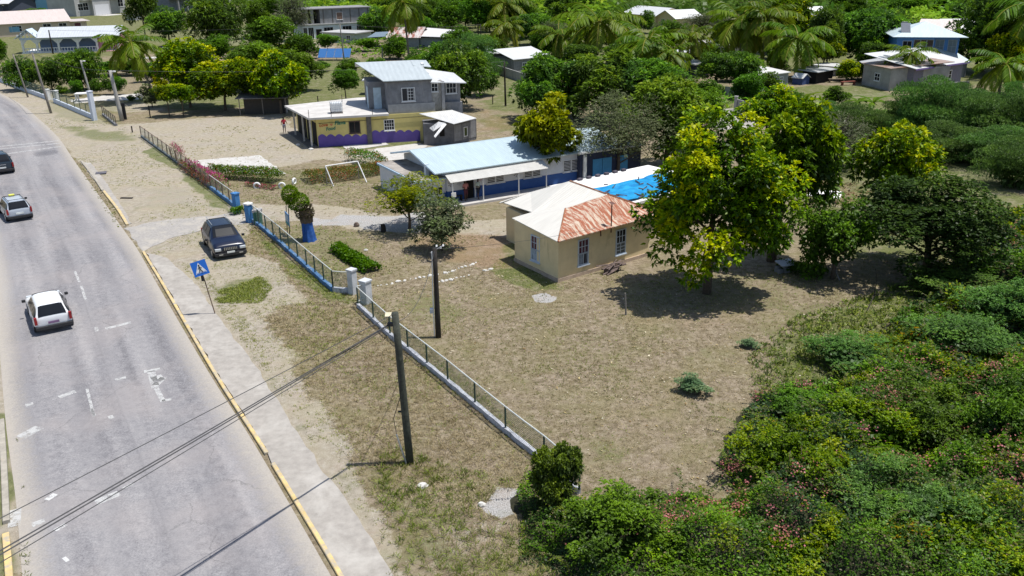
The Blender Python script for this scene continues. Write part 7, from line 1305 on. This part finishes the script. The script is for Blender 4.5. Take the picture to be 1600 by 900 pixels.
blockwall((741,98), (766,112), 1.5, 'far piece of grey block wall left of the small shed'); blockwall((766,112), (842,138), 1.4, 'grey block wall crossing the dry field behind the school'); blockwall((1150,172), (1196,184), 1.3, 'low block wall along the bare concrete yard'); blockwall((1132,148), (1182,156), 1.1, 'grey green board wall at the end of the shaded lawn'); blockwall((800,110), (840,118), 1.2, 'grey block wall in front of the white roofed shed')
blockwall((1462,150), (1512,146), 1.6, 'pale yard wall in front of the white roofed building'); pillar(1149, 172, 150, .35, CPOLE, 'concrete post at the corner of the bare yard', cat='post', name='post')
g_ = G(196, 187); tag(MB().box(-.18, .18, -.1, .1, 0, HT(196, 187, 161)).build('black_post', PLASTIC, None, loc=tuple(g_)), 'black square post beside the thick concrete pole', 'post')
for px, py, yt, lb in ((207,207,197,'short rusty stake in the yard grass'),(235,184,165,'thin stake before the wispy sapling'),(497,160,150,'dark post on the green field behind the shop roof'),(770,163,148,'dark fence stake on the green slope behind the shed'),(1389,206,192,'thin stake above the grassy hollow')): g_ = G(px, py); tag(MB().tube([(0, 0, -.1), (0, 0, HT(px, py, yt))], .07, 6).build('stake', CREOS, None, loc=tuple(g_)), lb, 'stake')
# stall under the almond trees
g_ = G(412, 180); r = empty('roadside_stall', g_, rz*0+.05, 'dark lean-to stall with white boxes under the almond trees', 'stall'); MB().box(-2.5, 2.5, 1, 3.5, 0, 2.1).build('wall', M('stall_shade_board', (.06, .055, .05)), r); MB().slab([(-3.2, -.3, 2.1), (3.2, -.3, 2.1), (3.2, 4, 2.5), (-3.2, 4, 2.5)], .06).build('roof', M('old_tin', (.2, .19, .18), .8, .3), r)
for x in (-2.8, 0, 2.8): MB().tube([(x, 0, 0), (x, 0, 2.1)], .06, 5).build('post', GREYW, r)
for px, py, lb in ((420,177,'white chest under the stall, left one'),(440,176,'white chest under the stall, right one')): g_ = G(px, py); tag(MB().box(-.7, .7, -.3, .3, 0, .6).build('chest', M('chest_white', (.5, .5, .5)), None, loc=tuple(g_), bevel=.03), lb, 'chest')
g_ = G(270, 90); r = empty('concrete_tank', g_, .1, 'dark grey cistern block on a pale slab in the far yard', 'tank'); MB().box(-.9, .9, -.9, .9, 0, 1.7).build('tank', BLOCK, r); MB().box(-6, 3, -1.6, 1.5, -.1, .1).build('slab', BRI, r)
g_ = G(585, 148); r = empty('small_shelter', g_, 0, 'small dark shelter with a white top behind the grey house', 'shelter'); MB().box(-1.3, 1, 0, 2, 0, 1.9).build('wall', CREOS, r); MB().box(-1.6, 1.2, -.3, 2.2, 1.9, 2.05).build('roof', ZW, r)
for px, py, rz_, c_, lb in ((1325,133,.3,(.22,.07,.05),'reddish brown bench on the far lawn'),(1307,129,-.1,(.2,.16,.12),'small brown bench left of the reddish one')):
    g_ = G(px, py); r = empty('garden_bench', g_, rz_, lb, 'bench'); MB().box(-1.2, 1.2, -.25, .25, .45, .55).build('seat', M('bench%s' % lb[0], c_), r)
    for x in (-1, 1): MB().box(x-.08, x+.08, -.2, .2, 0, .45).build('leg', M('bench%s' % lb[0], c_), r)
